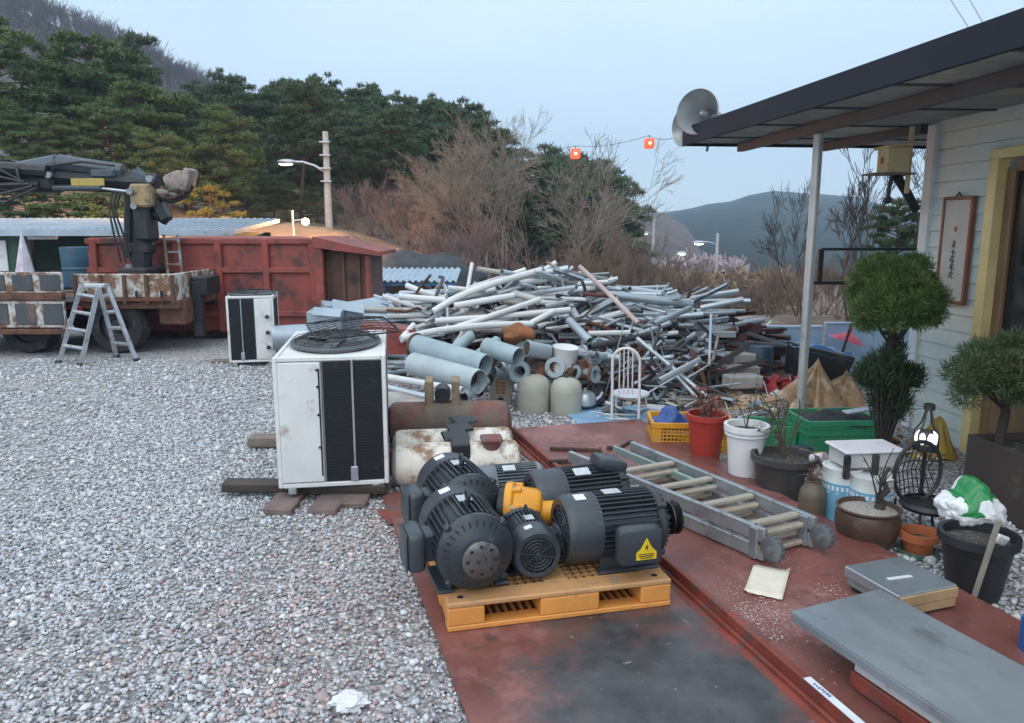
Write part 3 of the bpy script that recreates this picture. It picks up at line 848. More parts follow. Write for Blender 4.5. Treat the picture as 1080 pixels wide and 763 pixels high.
red_rust = mat('red_container_paint', (0.30, 0.062, 0.046), (0.20, 0.046, 0.036), 2.0, .6, 0, .15, 12, (0.075, 0.032, 0.028), .42, 2.6)
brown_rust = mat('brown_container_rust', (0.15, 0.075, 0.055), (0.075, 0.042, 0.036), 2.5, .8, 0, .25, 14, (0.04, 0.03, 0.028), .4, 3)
old_wood = mat('weathered_wood', (0.26, 0.22, 0.18), (0.14, 0.115, 0.095), 3, .85, 0, .4, 20, (0.08, 0.065, 0.055), .3, 6, stretch=(1, 7, 7))
brickm = mat('concrete_block', (0.22, 0.16, 0.145), (0.13, 0.095, 0.09), 6, .9, 0, .4, 30)
tan_pl = mat('worn_yellow_tan', (0.40, 0.29, 0.13), (0.25, 0.18, 0.10), 6, .6, 0, .1, 20, (0.10, 0.075, 0.06), .35, 8)
mesh_dark = mat('coil_black', (0.020, 0.023, 0.028), (0.010, 0.012, 0.015), 30, .6, .3, .3, 120, (0.06, 0.06, 0.058), .25, 8)

# ---------------------------------------------------------------- red scrap container
DP = 11.3; K = DP / 0.99 / FPX
def lx(px, dep): return (px - 540) / FPX * dep * 1.003
ct = thing('scrap_container', 'long rusty red steel container with ribbed side and dark overhanging end hood', 'container', (0, DP, 0))
x0, x1 = lx(98, DP), lx(337, DP)
ztop = D(300, 251, DP).z; 
b = MB()
b.box(((x0 + x1) / 2, 1.15, ztop / 2 + .06), (x1 - x0, 2.3, ztop - .12), .015)
b.build('side_panel', red_rust, ct)
for px in (106, 150, 192, 235, 284, 333): b = MB(); b.box((lx(px, DP), -.035, ztop / 2 + .05), (.10, .075, ztop - .14), .012); b.build('rib', red_rust, ct)
for z in (ztop - .05, D(300, 285, DP).z, D(300, 331, DP).z): b = MB(); b.box(((x0 + x1) / 2, -.028, z), (x1 - x0 + .01, .06, .085), .012); b.build('rail', red_rust, ct)
b = MB(); b.box(((x0 + x1) / 2 + .2, .3, .07), (x1 - x0 + .5, .18, .13), .01); b.box(((x0 + x1) / 2 + .2, 1.9, .07), (x1 - x0 + .5, .18, .13), .01); b.build('skid', brown_rust, ct)
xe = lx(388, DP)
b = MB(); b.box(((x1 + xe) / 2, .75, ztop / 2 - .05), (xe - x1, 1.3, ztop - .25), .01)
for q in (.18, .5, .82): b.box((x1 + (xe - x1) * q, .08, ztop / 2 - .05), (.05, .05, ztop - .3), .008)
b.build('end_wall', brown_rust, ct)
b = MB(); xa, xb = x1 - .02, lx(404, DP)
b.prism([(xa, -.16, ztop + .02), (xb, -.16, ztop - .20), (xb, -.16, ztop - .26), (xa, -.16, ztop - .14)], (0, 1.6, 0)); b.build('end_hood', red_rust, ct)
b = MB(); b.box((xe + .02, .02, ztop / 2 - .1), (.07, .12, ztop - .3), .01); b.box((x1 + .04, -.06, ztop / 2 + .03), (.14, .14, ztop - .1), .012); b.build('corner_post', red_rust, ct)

# ladder leaning on it
def straight_ladder(name, label, pA, pB, width, n, mate, r=.018, wood=None):
    t = thing(name, label, 'ladder', pA)
    v = Vector(pB) - Vector(pA); s = Vector((width / 2, 0, 0))
    for q in (-1, 1): b = MB(); b.tube([s * q, v + s * q], r, 6); b.build('rail', mate, t)
    for i in range(n):
        f = (i + .6) / n; b = MB(); b.tube([v * f - s, v * f + s], r * .8, 6); b.build('rung', wood or mate, t)
    return t
straight_ladder('ladder', 'short grey ladder leaning against the red container behind the truck', D(186, 300, 11.0), D(180, 248, 11.15), .20, 4, grey_rust, .022)

# ---------------------------------------------------------------- loader crane truck
TD = 9.9
tk = thing('crane_truck', 'old flatbed truck with rusting white drop sides and a folded loader crane', 'truck', (0, TD, 0))
zt, zb = D(100, 289, TD).z, D(100, 318, TD).z
xl, xm, xr = lx(-150, TD), lx(82, TD), lx(187, TD)
b = MB(); b.box(((xl + xr) / 2, .95, zb - .05), (xr - xl, 1.9, .10), .01); b.build('bed_floor', rust, tk)
b = MB(); b.box(((xm + xr) / 2, .0, (zt + zb) / 2), (xr - xm, .05, zt - zb), .01); b.build('drop_side', white_rust, tk)
b = MB()
for px in (84, 110, 135, 158, 185): b.box((lx(px, TD), -.04, (zt + zb) / 2 - .02), (.045, .05, zt - zb + .02), .008)
b.box(((xm + xr) / 2, -.036, zb + .03), (xr - xm, .045, .06), .008); b.build('side_stake', rust, tk)
b = MB(); b.box(((xm + xr) / 2, 1.9, (zt + zb) / 2), (xr - xm, .05, zt - zb), .01); b.build('drop_side', white_rust, tk)
b = MB(); b.box((xr - .03, .95, (zt + zb) / 2), (.05, 1.85, zt - zb), .01); b.build('headboard', white_rust, tk)
# left part: two rows of framed panels
z2 = D(40, 347, TD - .25).z; yl = -.28
row = ((D(40, 287, TD - .25).z, D(40, 309, TD - .25).z), (D(40, 317, TD - .25).z, z2 + .02))
for (za, zc), mm in zip(row, (white_rust, white_rust)):
    b = MB(); b.box(((xl + xm) / 2, yl, (za + zc) / 2), (xm - xl, .05, za - zc), .008); b.build('tail_panel', mm, tk)
    b = MB()
    for px in range(-140, 80, 28):
        a0, a1 = lx(px + 4, TD), lx(px + 25, TD)
        b.box(((a0 + a1) / 2, yl - .026, (za + zc) / 2), (a1 - a0, .02, (za - zc) * .78), .008)
    b.build('panel_inset', mat('slate_panel', (0.065, 0.075, 0.085), (0.04, 0.046, 0.054), 4, .6, 0, .1, 20, (0.18, 0.11, 0.07), .35, 4), tk)
b = MB(); b.box(((xl + xm) / 2, yl - .01, (row[0][1] + row[1][0]) / 2), (xm - xl + .02, .09, .09), .01); b.box(((xl + xm) / 2, yl - .01, z2 - .03), (xm - xl, .08, .07), .01); b.build('side_rail', rust, tk)
# chassis and wheels
b = MB(); b.box(((xl + xr) / 2, .5, .62), (xr - xl - .1, .14, .2), .01); b.box(((xl + xr) / 2, 1.4, .62), (xr - xl - .1, .14, .2), .01); b.box((lx(30, TD), .9, .52), (1.6, .9, .2), .02); b.build('chassis', dark_metal, tk)
def wheel(px, y, rr):
    x = lx(px, TD); h = MB()
    h.lathe([(rr * .62, -.11), (rr * .93, -.12), (rr, -.08), (rr, .08), (rr * .93, .12), (rr * .62, .11)], 28, (x, y, rr), 'Y', False, False)
    wob = h.build('wheel', rubber, tk)
    g = MB(); g.lathe([(rr * .62, -.10), (rr * .58, -.05), (rr * .3, -.02), (rr * .22, -.08), (.02, -.09)], 20, (x, y, rr), 'Y', False, True); g.build('rim', dark_metal, wob)
for px in (118, 22, -60):
    wheel(px, .18, .37); wheel(px, 1.75, .37)
b = MB(); b.box((lx(40, TD), .12, .70), (1.1, .45, .03), .01); b.build('mudguard', dark_metal, tk)
b = MB(); b.box((lx(196, TD), .7, D(196, 305, TD).z), (.22, .5, .26), .02); b.box((lx(193, TD), .5, .55), (.13, .13, .75), .01); b.build('rear_bracket', dark_metal, tk)
b = MB(); b.box((lx(175, TD), .3, .55), (.35, .3, .35), .02); b.build('tool_box', rust, tk)
# crane
yc = 1.0; TC = TD + yc
def cz(px, py): p = D(px, py, TC); return Vector((p.x, yc, p.z))
def bar(mb, a, b_, r0, r1, n=4, dy=0):
    mb.tube([a + Vector((0, dy, 0)), b_ + Vector((0, dy, 0))], r0, n, r2=r1)
b = MB(); bar(b, cz(149, 292), cz(152, 200), .14, .12, 10); b.box(cz(150, 286), (.42, .6, .12), .03); b.box(cz(154, 236) , (.24, .30, .5), .04); b.box(cz(150, 262), (.3, .25, .16), .03); b.build('crane_column', dark_metal, tk)
b = MB(); bar(b, cz(136, 272), cz(136, 200), .065, .065, 10); bar(b, cz(137, 215), cz(138, 190), .04, .04, 8); b.build('lift_cylinder', dark_metal, tk)
bl = mat('crane_blue_grey', (0.09, 0.115, 0.14), (0.05, 0.065, 0.08), 5, .5, .3, .1, 20, (0.16, 0.15, 0.14), .25, 6)
b = MB(); bar(b, cz(166, 194), cz(58, 188), .14, .17, 4); bar(b, cz(58, 188), cz(-30, 186), .2, .22, 4); b.build('main_boom', dark_metal, tk)
b = MB(); bar(b, cz(130, 181), cz(62, 172), .10, .12, 8); bar(b, cz(62, 172), cz(20, 183), .12, .16, 8); b.box(cz(112, 184), (.34, .26, .12), .03); b.build('outer_boom', bl, tk)
b = MB(); bar(b, cz(60, 182), cz(-30, 176), .09, .09, 8, -.2); bar(b, cz(50, 196), cz(-30, 199), .07, .07, 8, -.15); b.box(cz(42, 190), (.55, .36, .34), .05); b.build('boom_joint', dark_metal, tk)
b = MB()
for k in range(5):
    a = cz(-20, 182 + 5 * k) + Vector((0, -.3, 0)); c = cz(38 + 4 * k, 192 + 2 * k) + Vector((0, -.34, 0)); m2 = (a + c) / 2 + Vector((.1, -.1, .1 - .07 * k))
    b.tube([a, a.lerp(m2, .5), m2, m2.lerp(c, .5), c], .018, 6)
b.tube([cz(32, 178) + Vector((0, -.3, 0)), cz(38, 195) + Vector((0, -.36, 0)), cz(28, 203) + Vector((0, -.34, 0)), cz(10, 201) + Vector((0, -.3, 0))], .02, 6)
b.tube([cz(60, 176) + Vector((0, -.2, 0)), cz(96, 172) + Vector((0, -.22, 0)), cz(128, 176) + Vector((0, -.2, 0))], .02, 6)
b.build('hydraulic_hose', black_pl, tk)
b = MB(); b.tube([cz(62, 199) + Vector((0, -.12, 0)), cz(112, 199) + Vector((0, -.12, 0))], .045, 10); b.build('boom_ram', bl, tk)
b = MB(); b.tube([cz(110, 199) + Vector((0, -.12, 0)), cz(142, 203) + Vector((0, -.12, 0))], .022, 8); b.build('ram_rod', galv, tk)
for qx, qy in ((146, 203), (62, 186), (150, 218), (166, 190), (145, 281)):
    b = MB(); b.lathe([(.045, -.26), (.045, -.20), (.03, -.19)], 12, cz(qx, qy), 'Y'); b.build('pivot_pin', steel_grey, tk)
b = MB()
for k in range(3):
    b.tube([cz(128 + 4 * k, 204) + Vector((0, -.24, 0)), cz(126 + 3 * k, 225) + Vector((0, -.27, 0)), cz(130 + 5 * k, 250) + Vector((0, -.24, 0)), cz(136 + 5 * k, 276) + Vector((0, -.22, 0))], .014, 6)
b.build('column_hose', black_pl, tk)
for px in (95, 122, 148, 174):
    b = MB(); b.box((lx(px, TD), -.07, zb + .10), (.03, .03, .09), .006); b.build('side_latch', dark_metal, tk)
b = MB(); b.box((lx(84, TD), -.06, zb - .09), (.14, .05, .07), .01); b.build('tail_lamp', mat('tail_lamp_red', (.25, .02, .02), (.15, .015, .015), 9, .3), tk)
b = MB(); b.box(cz(99, 193) + Vector((0, -.155, 0)), (.46, .02, .10), .004); b.build('yellow_decal', mat('yellow_decal', (0.52, 0.38, 0.07), (0.36, 0.26, 0.08), 12, .5), tk)
b = MB(); b.box(cz(155, 207), (.30, .42, .32), .03); b.build('boom_head', tan_pl, tk)
b = MB(); b.box(cz(150, 188), (.26, .2, .14), .02, Euler((0, .5, 0))); b.tube([cz(144, 178), cz(158, 189)], .03, 6); b.build('boom_hook', bl, tk)
b = MB()
b.box(cz(188, 192), (.30, .34, .26), .07, Euler((0, -.35, 0)), 2); b.box(cz(199, 190), (.12, .3, .32), .04, Euler((0, .3, 0)), 2)
b.box(cz(178, 204), (.30, .24, .09), .03, Euler((0, .12, 0)))
b.build('grab', mat('grab_worn_steel', (0.34, 0.28, 0.24), (0.20, 0.17, 0.15), 8, .6, .2, .2, 20, (.06, .05, .05), .4, 6), tk)
b = MB(); b.tube([cz(172, 196), cz(176, 186), cz(184, 184)], .03, 6); b.tube([cz(168, 210), cz(182, 213), cz(196, 207), cz(203, 196)], .035, 6); b.box(cz(170, 222), (.14, .2, .34), .03, Euler((0, -.5, 0))); b.tube([cz(160, 225), cz(176, 234)], .06, 6); b.build('rotator', dark_metal, tk)

# ---------------------------------------------------------------- aluminium stepladder
sl_ = thing('stepladder', 'aluminium stepladder standing open beside the truck', 'stepladder', (0, 0, 0))
def GG(px, py): return G(px, py)
f1, f2, r1, r2 = GG(62, 383), GG(85, 386), GG(123, 377), GG(144, 381)
dpt = (f1.y + r2.y) / 2
tA, tB, tC, tE = D(86, 300, f1.y + .25), D(104, 303, f2.y + .1), D(104, 303, f2.y + .18), D(112, 300, f2.y + .3)
base = (f1 + f2 + r1 + r2) / 4; sl_.location = base
for nm, pairs in (('front_leg_frame', ((f1, tA), (f2, tB))), ('rear_leg_frame', ((r1, tC), (r2, tE)))):
    b = MB()
    for p, q in pairs: b.tube([p - base, q - base], .032, 4)
    for k in range(1, 5):
        f = k / 4.6
        b.tube([pairs[0][0].lerp(pairs[0][1], f) - base, pairs[1][0].lerp(pairs[1][1], f) - base], .024, 4)
    b.build(nm, alu, sl_)
for p in (f1, f2, r1, r2): b = MB(); b.box(p - base + Vector((0, 0, .012)), (.07, .07, .05), .008); b.build('rubber_foot', rubber, sl_)
b = MB(); b.box((tA + tB + tC + tE) / 4 - base, (.26, .10, .05), .01); b.build('top_hinge', alu, sl_)

# ---------------------------------------------------------------- outdoor air conditioner units
def ac_unit(label, loc, rz, W, Dp, Hh, split, twin):
    t = thing('condenser_unit', label, 'air conditioner', loc, rz)
    fr = .028
    b = MB(); b.box((0, Dp / 2 + .012, Hh / 2), (W - .03, Dp - .05, Hh - .02), .006); b.build('cabinet', white_pt, t)
    b = MB()
    for sx in (-1, 1):
        for y in (.015, Dp - .015): b.box((sx * (W / 2 - fr / 2), y, Hh / 2), (fr, fr, Hh), .006)
    for z in (fr / 2, Hh - fr / 2):
        b.box((0, .012, z), (W - 2 * fr, fr, fr), .005); b.box((0, Dp - .012, z), (W - 2 * fr, fr, fr), .005)
        for sx in (-1, 1): b.box((sx * (W / 2 - fr / 2 - .001), Dp / 2, z), (fr, Dp - .08, fr), .005)
    b.build('frame', white_pt, t)
    if not twin: a0, a1, s0, s1 = -W / 2 + fr, split, split + .012, W / 2 - fr
    else: a0, a1, s0, s1 = split, W / 2 - fr, -W / 2 + fr, split - .012
    b = MB(); b.box(((a0 + a1) / 2, .006, Hh / 2), (a1 - a0, .022, Hh - 2 * fr - .01), .006); b.build('service_panel', white_pt, t)
    b = MB(); cx = (s0 + s1) / 2
    b.box((cx, .012, Hh / 2), (s1 - s0, .02, Hh - 2 * fr - .012), .002)
    n = int((Hh - .1) / .018)
    for i in range(n): b.box((cx, .0005, fr + .03 + i * .018), (s1 - s0 - .01, .004, .006))
    b.build('coil', mesh_dark, t)
    b = MB(); b.box((cx + .0, -.004, Hh / 2 + .02), (.014, .012, Hh - 2 * fr - .02), .003); b.box((cx - .005, -.008, fr + .05), (.045, .012, .09), .004); b.build('coil_strut', galv, t)
    # side coil on the right flank
    b = MB(); b.box((W / 2 - .008, Dp * .5, Hh / 2), (.012, Dp - .12, Hh - .12), .002); b.build('side_coil', mesh_dark, t)
    b = MB(); b.lathe([(.30, 0), (.305, .012), (.29, .022), (.275, .022), (.265, -.002)], 40, (0, Dp * .5, Hh), 'Z', False, False); fb = b.build('fan_ring', mat('ring_grey', (0.10, 0.11, 0.12), (0.06, 0.065, 0.07), 6, .5), t)
    if Dp > 1: fb.scale = (min(1, (W / 2 - .03) / .31), (Dp / 2 - .12) / .31, 1); fb.location = (0, Dp / 2 * (1 - fb.scale[1]), 0)
    else: fb.scale = (.95, .95, 1); fb.location = (0, Dp / 2 * .05, 0)
    b = MB(); b.lathe([(.262, .004), (.02, .004)], 36, (0, Dp * .5, Hh), 'Z', False, True); b.build('fan_well', mat('well_grey', (.075, .08, .085), (.04, .043, .046), 12, .6), fb)
    b = MB()
    for q in (.07, .13, .19, .25, .29): b.tube([(q * math.cos(a * PI / 16), Dp * .5 + q * math.sin(a * PI / 16), Hh + .03 + .03 * (1 - q / .3)) for a in range(33)], .0028, 4, cap=False)
    for a in range(8):
        c, s = math.cos(a * PI / 4), math.sin(a * PI / 4)
        b.tube([(.03 * c, Dp * .5 + .03 * s, Hh + .062), (.2 * c, Dp * .5 + .2 * s, Hh + .045), (.305 * c, Dp * .5 + .305 * s, Hh + .012)], .0032, 4)
    b.build('fan_guard', dark_metal, fb)
    b = MB(); b.lathe([(.07, .0), (.07, .02), (.05, .025)], 16, (0, Dp * .5, Hh + .005), 'Z', False, True); b.build('fan_hub', mat('hub_grey', (.16, .17, .18), (.1, .11, .12), 8, .5), fb)
    for k in range(3):
        aa = k * 2.094 + .4; b = MB(); b.box((math.cos(aa) * .155, Dp * .5 + math.sin(aa) * .155, Hh + .012), (.20, .11, .004), .002, Euler((.18, 0, aa))); b.build('fan_blade', MATS['hub_grey'], fb)
    for sx in (-.38, .38): b = MB(); b.box((sx * W, .05, -.02), (.05, .1, .045), .006); b.build('foot', galv, t)
    return t
a1 = ac_unit('large white condenser unit with one black coil panel, fan guard on top, nearest the pallet', (0, 0, 0), 0, .655, 1.15, .80, -.055, False)
p = G(353, 514, .10); a1.location = (p.x, p.y, .105); a1.rotation_euler = (0, 0, R(9))
b = MB()
gw = random.Random(12)
def gz(x, y): return .045 + .05 * math.sin(x * 5 + 1) * math.cos(y * 4) + .03 * x
for i in range(11): b.tube([(-.27 + .054 * i, y, gz(-.27 + .054 * i, y)) for y in [q * .06 - .24 for q in range(9)]], .0032, 5)
for j in range(9): b.tube([(x, -.24 + .06 * j, gz(x, -.24 + .06 * j)) for x in [q * .054 - .27 for q in range(11)]], .0032, 5)
b.tube([(-.27, -.24, gz(-.27, -.24)), (.27, -.24, gz(.27, -.24)), (.27, .24, gz(.27, .24)), (-.27, .24, gz(-.27, .24)), (-.27, -.24, gz(-.27, -.24))], .006, 6)
wgo = b.build('wire_grille', dark_metal); wgo.location = a1.location + Vector((-.02, .74, .825)); wgo.rotation_euler = (.10, .04, R(24)); tag(wgo, 'warped black wire grille lying loose on top of the large condenser unit', 'wire grille')
b = MB()
b.box((-.066, 0, 0), (.012, .012, .66), .002)
b.build('panel_gap', dark_metal, a1, loc=(0, .0, .40))
for z in (.25, .45, .62, .72): b = MB(); b.sphere((-.076, -.008, z), .008, 8, 6); b.build('screw', dark_metal, a1)
a2 = ac_unit('small white condenser unit with two black coil panels beside the red container', (0, 0, 0), 0, .54, .62, .80, .05, True)
p = G(267, 384, .03); a2.location = (p.x, p.y, .05); a2.rotation_euler = (0, 0, R(12))
for z in (.18, .36, .55): b = MB(); b.tube([(.19, .0, z), (.19, -.05, z)], .022, 8); b.tube([(.19, -.04, z), (.22, -.05, z)], .012, 6); b.build('valve', dark_metal, a2)

def plank(name, label, cat, c, s, rz, mate, z=None, rx=0, ry=0, bev=.008, group=None):
    b = MB(); b.box((0, 0, 0), s, bev)
    # small irregularity
    for v in b.bm.verts: v.co += Vector((rnd.uniform(-1, 1), rnd.uniform(-1, 1), rnd.uniform(-1, 1))) * .003
    o = b.build(name, mate); o.location = (c[0], c[1], (s[2] / 2 if z is None else z)); o.rotation_euler = (rx, ry, rz)
    return tag(o, label, cat, group)
p = G(320, 519, .05); plank('timber', 'dark timber beam lying across under the large condenser unit', 'timber', (p.x + .0, p.y + .05, 0), (1.02, .11, .06), R(-2), mat('dark_wet_wood', (0.085, 0.065, 0.055), (0.045, 0.037, 0.034), 4, .8, 0, .3, 20, stretch=(1, 8, 8)), .072)
p = G(330, 470, .05); plank('timber', 'short weathered timber poking out under the rear of the large condenser unit', 'timber', (p.x, p.y + .1, 0), (1.0, .13, .075), R(1), old_wood, .062)
for px, py, lb in ((296, 535, 'leftmost concrete block under the large condenser unit'), (344, 535, 'middle concrete block under the large condenser unit'), (373, 528, 'rightmost concrete block under the large condenser unit')):
    p = G(px, py, .03); plank('concrete_block', lb, 'concrete block', (p.x, p.y + .10, 0), (.17, .34, .045), R(rnd.uniform(-4, 2)), brickm)
p = G(250, 382, .02); plank('timber', 'flat timber under the small condenser unit', 'timber', (p.x + .15, p.y + .08, 0), (.95, .14, .04), R(3), old_wood)

# ducts and sheet metal behind
gsm = mat('galvanised_sheet', (0.40, 0.46, 0.52), (0.28, 0.33, 0.38), 3, .45, .6, .08, 12, (0.52, 0.54, 0.56), .3, 4)
p = D(312, 352, 8.9); b = MB(); b.pipe((-.28, 0, 0), (.85, .35, .02), .15, .006, 24); o = b.build('duct_pipe', gsm); o.location = (p.x, 8.9, .36); tag(o, 'wide blue grey duct pipe lying beside the small condenser unit', 'duct')
for px, py, dep, s, rot, lb in ((360, 333, 8.3, (.42, .5, .26), (0, .1, .3), 'blue grey sheet metal box with open flap behind the large condenser unit'), (392, 326, 8.8, (.75, .5, .05), (.35, -.15, .2), 'bent galvanised sheet leaning on the duct boxes'), (425, 322, 9.2, (.6, .4, .04), (.2, .25, -.2), 'pale galvanised sheet on the left end of the scrap heap'), (345, 342, 7.9, (.35, .4, .3), (0, 0, .1), 'dull grey metal box between duct pipe and large condenser unit')):
    b = MB(); b.box((0, 0, 0), s, .006); b.box((s[0] * .1, -s[1] * .55, s[2] * .5), (s[0] * .8, s[1] * .35, .008), .002, Euler((.5, .1, 0)))
    o = b.build('sheet_metal_box', gsm); p = D(px, py, dep); o.location = p; o.rotation_euler = rot; tag(o, lb, 'sheet metal')

# ---------------------------------------------------------------- green shed, small blue shed, tarpaulin mound
SD = 15.0
sh = thing('shed', 'low green shed with pale blue metal roof and dark open front behind the crane truck', 'shed', (0, SD, 0))
roofm = mat('pale_blue_roof', (0.40, 0.47, 0.54), (0.30, 0.36, 0.42), 2, .45, .3, .05, 10, (0.25, 0.27, 0.29), .3, 3)
greenw = mat('green_sheet_wall', (0.028, 0.085, 0.048), (0.016, 0.05, 0.032), 3, .6, 0, .1, 10, (0.02, 0.03, 0.025), .3, 4)
xa, xb = lx(-120, SD), lx(258, SD)
ze = D(100, 246, SD).z
b = MB(); b.prism([(xa, -.35, ze - .03), (xa, 2.6, ze + .22), (xa, 2.6, ze + .30), (xa, -.35, ze + .06)], (xb - xa, 0, 0))
b.build('roof', roofm, sh)
b = MB()
for i in range(46):
    x = xa + (xb - xa) * (i + .5) / 46; b.tube([(x, -.36, ze + .07), (x, 2.6, ze + .31)], .018, 4)
b.box(((xa + xb) / 2, -.37, ze + .01), (xb - xa, .03, .13), .005)
b.build('roof_rib', roofm, sh)
b = MB(); b.box(((xa + xb) / 2, 2.4, ze / 2 - .1), (xb - xa - .3, .06, ze + .2)); b.box((lx(8, SD), .0, ze / 2 - .02), (lx(40, SD) - lx(-24, SD), .06, ze - .06)); b.box((xa + .1, 1.2, ze / 2), (.06, 2.3, ze)); b.box((xb - .3, 1.2, ze / 2), (.06, 2.3, ze)); b.build('wall', greenw, sh)
b = MB()
for px in (41, 104, 160, 215): b.box((lx(px, SD), -.05, ze / 2), (.09, .09, ze - .06), .01)
b.build('post', dark_metal, sh)
b = MB(); b.box((lx(-4, SD), -.05, D(0, 270, SD).z), (.75, .03, .6), .01); b.build('white_panel', white_pt, sh)
b = MB(); b.tube([(lx(43, SD), -.15, D(43, 250, SD).z), (lx(72, SD), -.15, D(72, 250, SD).z)], .05, 8); b.build('lamp_tube', white_pt, sh)
b = MB(); b.lathe([(.30, 0), (.31, .02), (.29, .3), (.31, .33), (.29, .36), (.31, .7), (.3, .72)], 20); o = b.build('drum', mat('blue_drum', (0.025, 0.09, 0.14), (0.015, 0.05, 0.09), 4, .5)); p = D(84, 278, 14.0); o.location = (p.x, 14.0, p.z - .42); o.scale = (1.0, 1.0, 1.0)
tag(o, 'blue drum standing in the open shed behind the truck bed', 'drum')
b = MB(); b.lathe([(.02, 0), (.06, .02), (.16, .05), (.02, .78), (.012, .95)], 10, jit=.1); o = b.build('folded_parasol', mat('parasol_cloth', (0.70, 0.70, 0.72), (0.45, 0.32, 0.45), 6, .8)); p = D(27, 286, 14.4); o.location = (p.x, 14.4, p.z - .1); tag(o, 'folded white parasol standing before the green shed wall', 'parasol')
b = MB()
for k in range(14):
    x = rnd.uniform(-.9, .9); z = rnd.uniform(.1, 1.0); b.box((x, rnd.uniform(-.2, .3), z), (rnd.uniform(.1, .4), .3, rnd.uniform(.06, .22)), .02, Euler((0, rnd.uniform(-.4, .4), 0)))
o = b.build('shed_clutter', mat('mixed_clutter', (0.26, 0.25, 0.24), (0.05, 0.05, 0.055), 3, .7, 0, 0, None, (.35, .2, .1), .3, 2)); p = D(72, 275, 15.9); o.location = (p.x, 15.9, .1); tag(o, 'jumble of stored odds and ends piled inside the dark shed', 'clutter', kind='stuff')

BD = 14.5
bs = thing('low_shelter', 'low blue framed shelter with pale corrugated roof right of the container hood', 'shelter', (0, BD, 0))
xa, xb = lx(372, BD), lx(482, BD); ze = D(430, 296, BD).z; zr = D(430, 286, BD + 1.2).z
b = MB()
n = 34
for i in range(n):
    xx = xa + (xb - xa) * i / n; xq = xa + (xb - xa) * (i + 1) / n; zz = .025 if i % 2 else -.025
    b.prism([(xx, -.1, ze + zz), (xq, -.1, ze - zz), (xq, 1.2, zr - zz + .06), (xx, 1.2, zr + zz + .06)], (0, 0, -.015))
b.build('roof', mat('corrugated_blue', (0.38, 0.49, 0.57), (0.27, 0.37, 0.45), 3, .5), bs)
bluep = mat('blue_frame_paint', (0.07, 0.20, 0.36), (0.05, 0.14, 0.26), 4, .5)
b = MB()
for px in (376, 405, 440, 479): b.box((lx(px, BD), 0, ze / 2 - 1.0), (.06, .06, ze + 2.0), .005)
b.box(((xa + xb) / 2, -.03, D(430, 312, BD).z), (xb - xa, .05, .06), .005); b.box(((xa + xb) / 2, -.03, ze - .07), (xb - xa, .05, .06), .005); b.build('frame', bluep, bs)
b = MB(); b.box(((xa + xb) / 2, 1.1, ze / 2 - .6), (xb - xa, .05, ze + 1.0)); b.build('back_wall', mat('ply_back', (0.32, 0.25, 0.18), (0.12, 0.10, 0.085), 5, .8), bs)
# tarpaulin covered mound
b = MB(); bm = b.bm; bmesh.ops.create_uvsphere(bm, u_segments=28, v_segments=14, radius=1)
for v in bm.verts:
    n = noise.noise(v.co * 2.2) * .22 + noise.noise(v.co * 6) * .05
    v.co *= 1 + n; v.co.x *= 1.7; v.co.y *= .9; v.co.z = max(v.co.z, -.5) * .75
p = D(435, 280, 18.5); o = b.build('covered_mound', mat('black_netting', (0.055, 0.06, 0.07), (0.03, 0.033, 0.04), 3, .8, 0, .3, 12), smooth=60); o.location = (p.x, 18.5, p.z - .45); tag(o, 'dark net covered mound above the blue shelter', 'covered mound')

# ---------------------------------------------------------------- poles and lamps on the left
conc = mat('pole_concrete', (0.50, 0.50, 0.49), (0.40, 0.40, 0.395), 4, .8, 0, .1, 20)
def lamp_mat(name, c, s): return mat(name, c, c, 1, .5, emit=c, estr=s)
def utility_pole(label, px, top, depth, r, arm=None, lampm=None, extra=0, lamp_r=.16, cat='street lamp', nm='street_lamp'):
    pt = D(px, top, depth); z0 = min(terr(pt.x, depth) - .2, pt.z - 1)
    t = thing(nm, label, cat, (pt.x, depth, z0)); h = pt.z - z0
    b = MB(); b.tube([(0, 0, 0), (0, 0, h)], r, 12, r2=r * .72); b.build('pole', conc, t)
    if extra:
        for q in range(extra): b = MB(); b.box((0, -r, h - .35 - q * .42), (r * 2.6, r * 1.2, .05), .01); b.build('clamp', galv, t)
    if arm:
        (ax, ay) = arm; e = D(ax, ay, depth); c = D(px, ay + (12 if depth < 30 else 3), depth)
        pa = Vector((0, 0, c.z - z0)); pe = Vector((e.x - pt.x, 0, e.z - z0))
        b = MB(); b.tube([pa, pa.lerp(pe, .33) + Vector((0, 0, abs(pe.x) * .10)), pa.lerp(pe, .66) + Vector((0, 0, abs(pe.x) * .10)), pe], r * .32, 8); b.build('arm', galv, t)
        b = MB(); sx = -1 if pe.x < 0 else 1
        b.sphere(pe + Vector((sx * .12, 0, .0)), .1 * lamp_r / .16, 12, 8, (2.4, 1, .7)); hd = b.build('lamp_head', galv, t)
        b = MB(); b.sphere(pe + Vector((sx * .14, 0, -.045 * lamp_r / .16)), .085 * lamp_r / .16, 10, 8, (2.1, .9, .5)); b.build('lamp_glass', lampm, hd)
    return t
utility_pole('tall pale concrete pole with curved lamp arm behind the red container', 343, 139, 26, .135, (306, 171), lamp_mat('lamp_cool', (1.0, .93, .82), 5), 4, .22)
wl = utility_pole('short lamp pole with glowing warm globe in front of the orange bank', 308, 222, 19.6, .035)
b = MB(); b.tube([(0, 0, 1.2), (.25, 0, 1.25)], .02, 6); 
e = D(322, 234, 19.6); pw = wl.location
b = MB(); b.tube([(0, 0, e.z - pw.z + .02), (e.x - pw.x, 0, e.z - pw.z + .06)], .02, 6); b.build('arm', galv, wl)
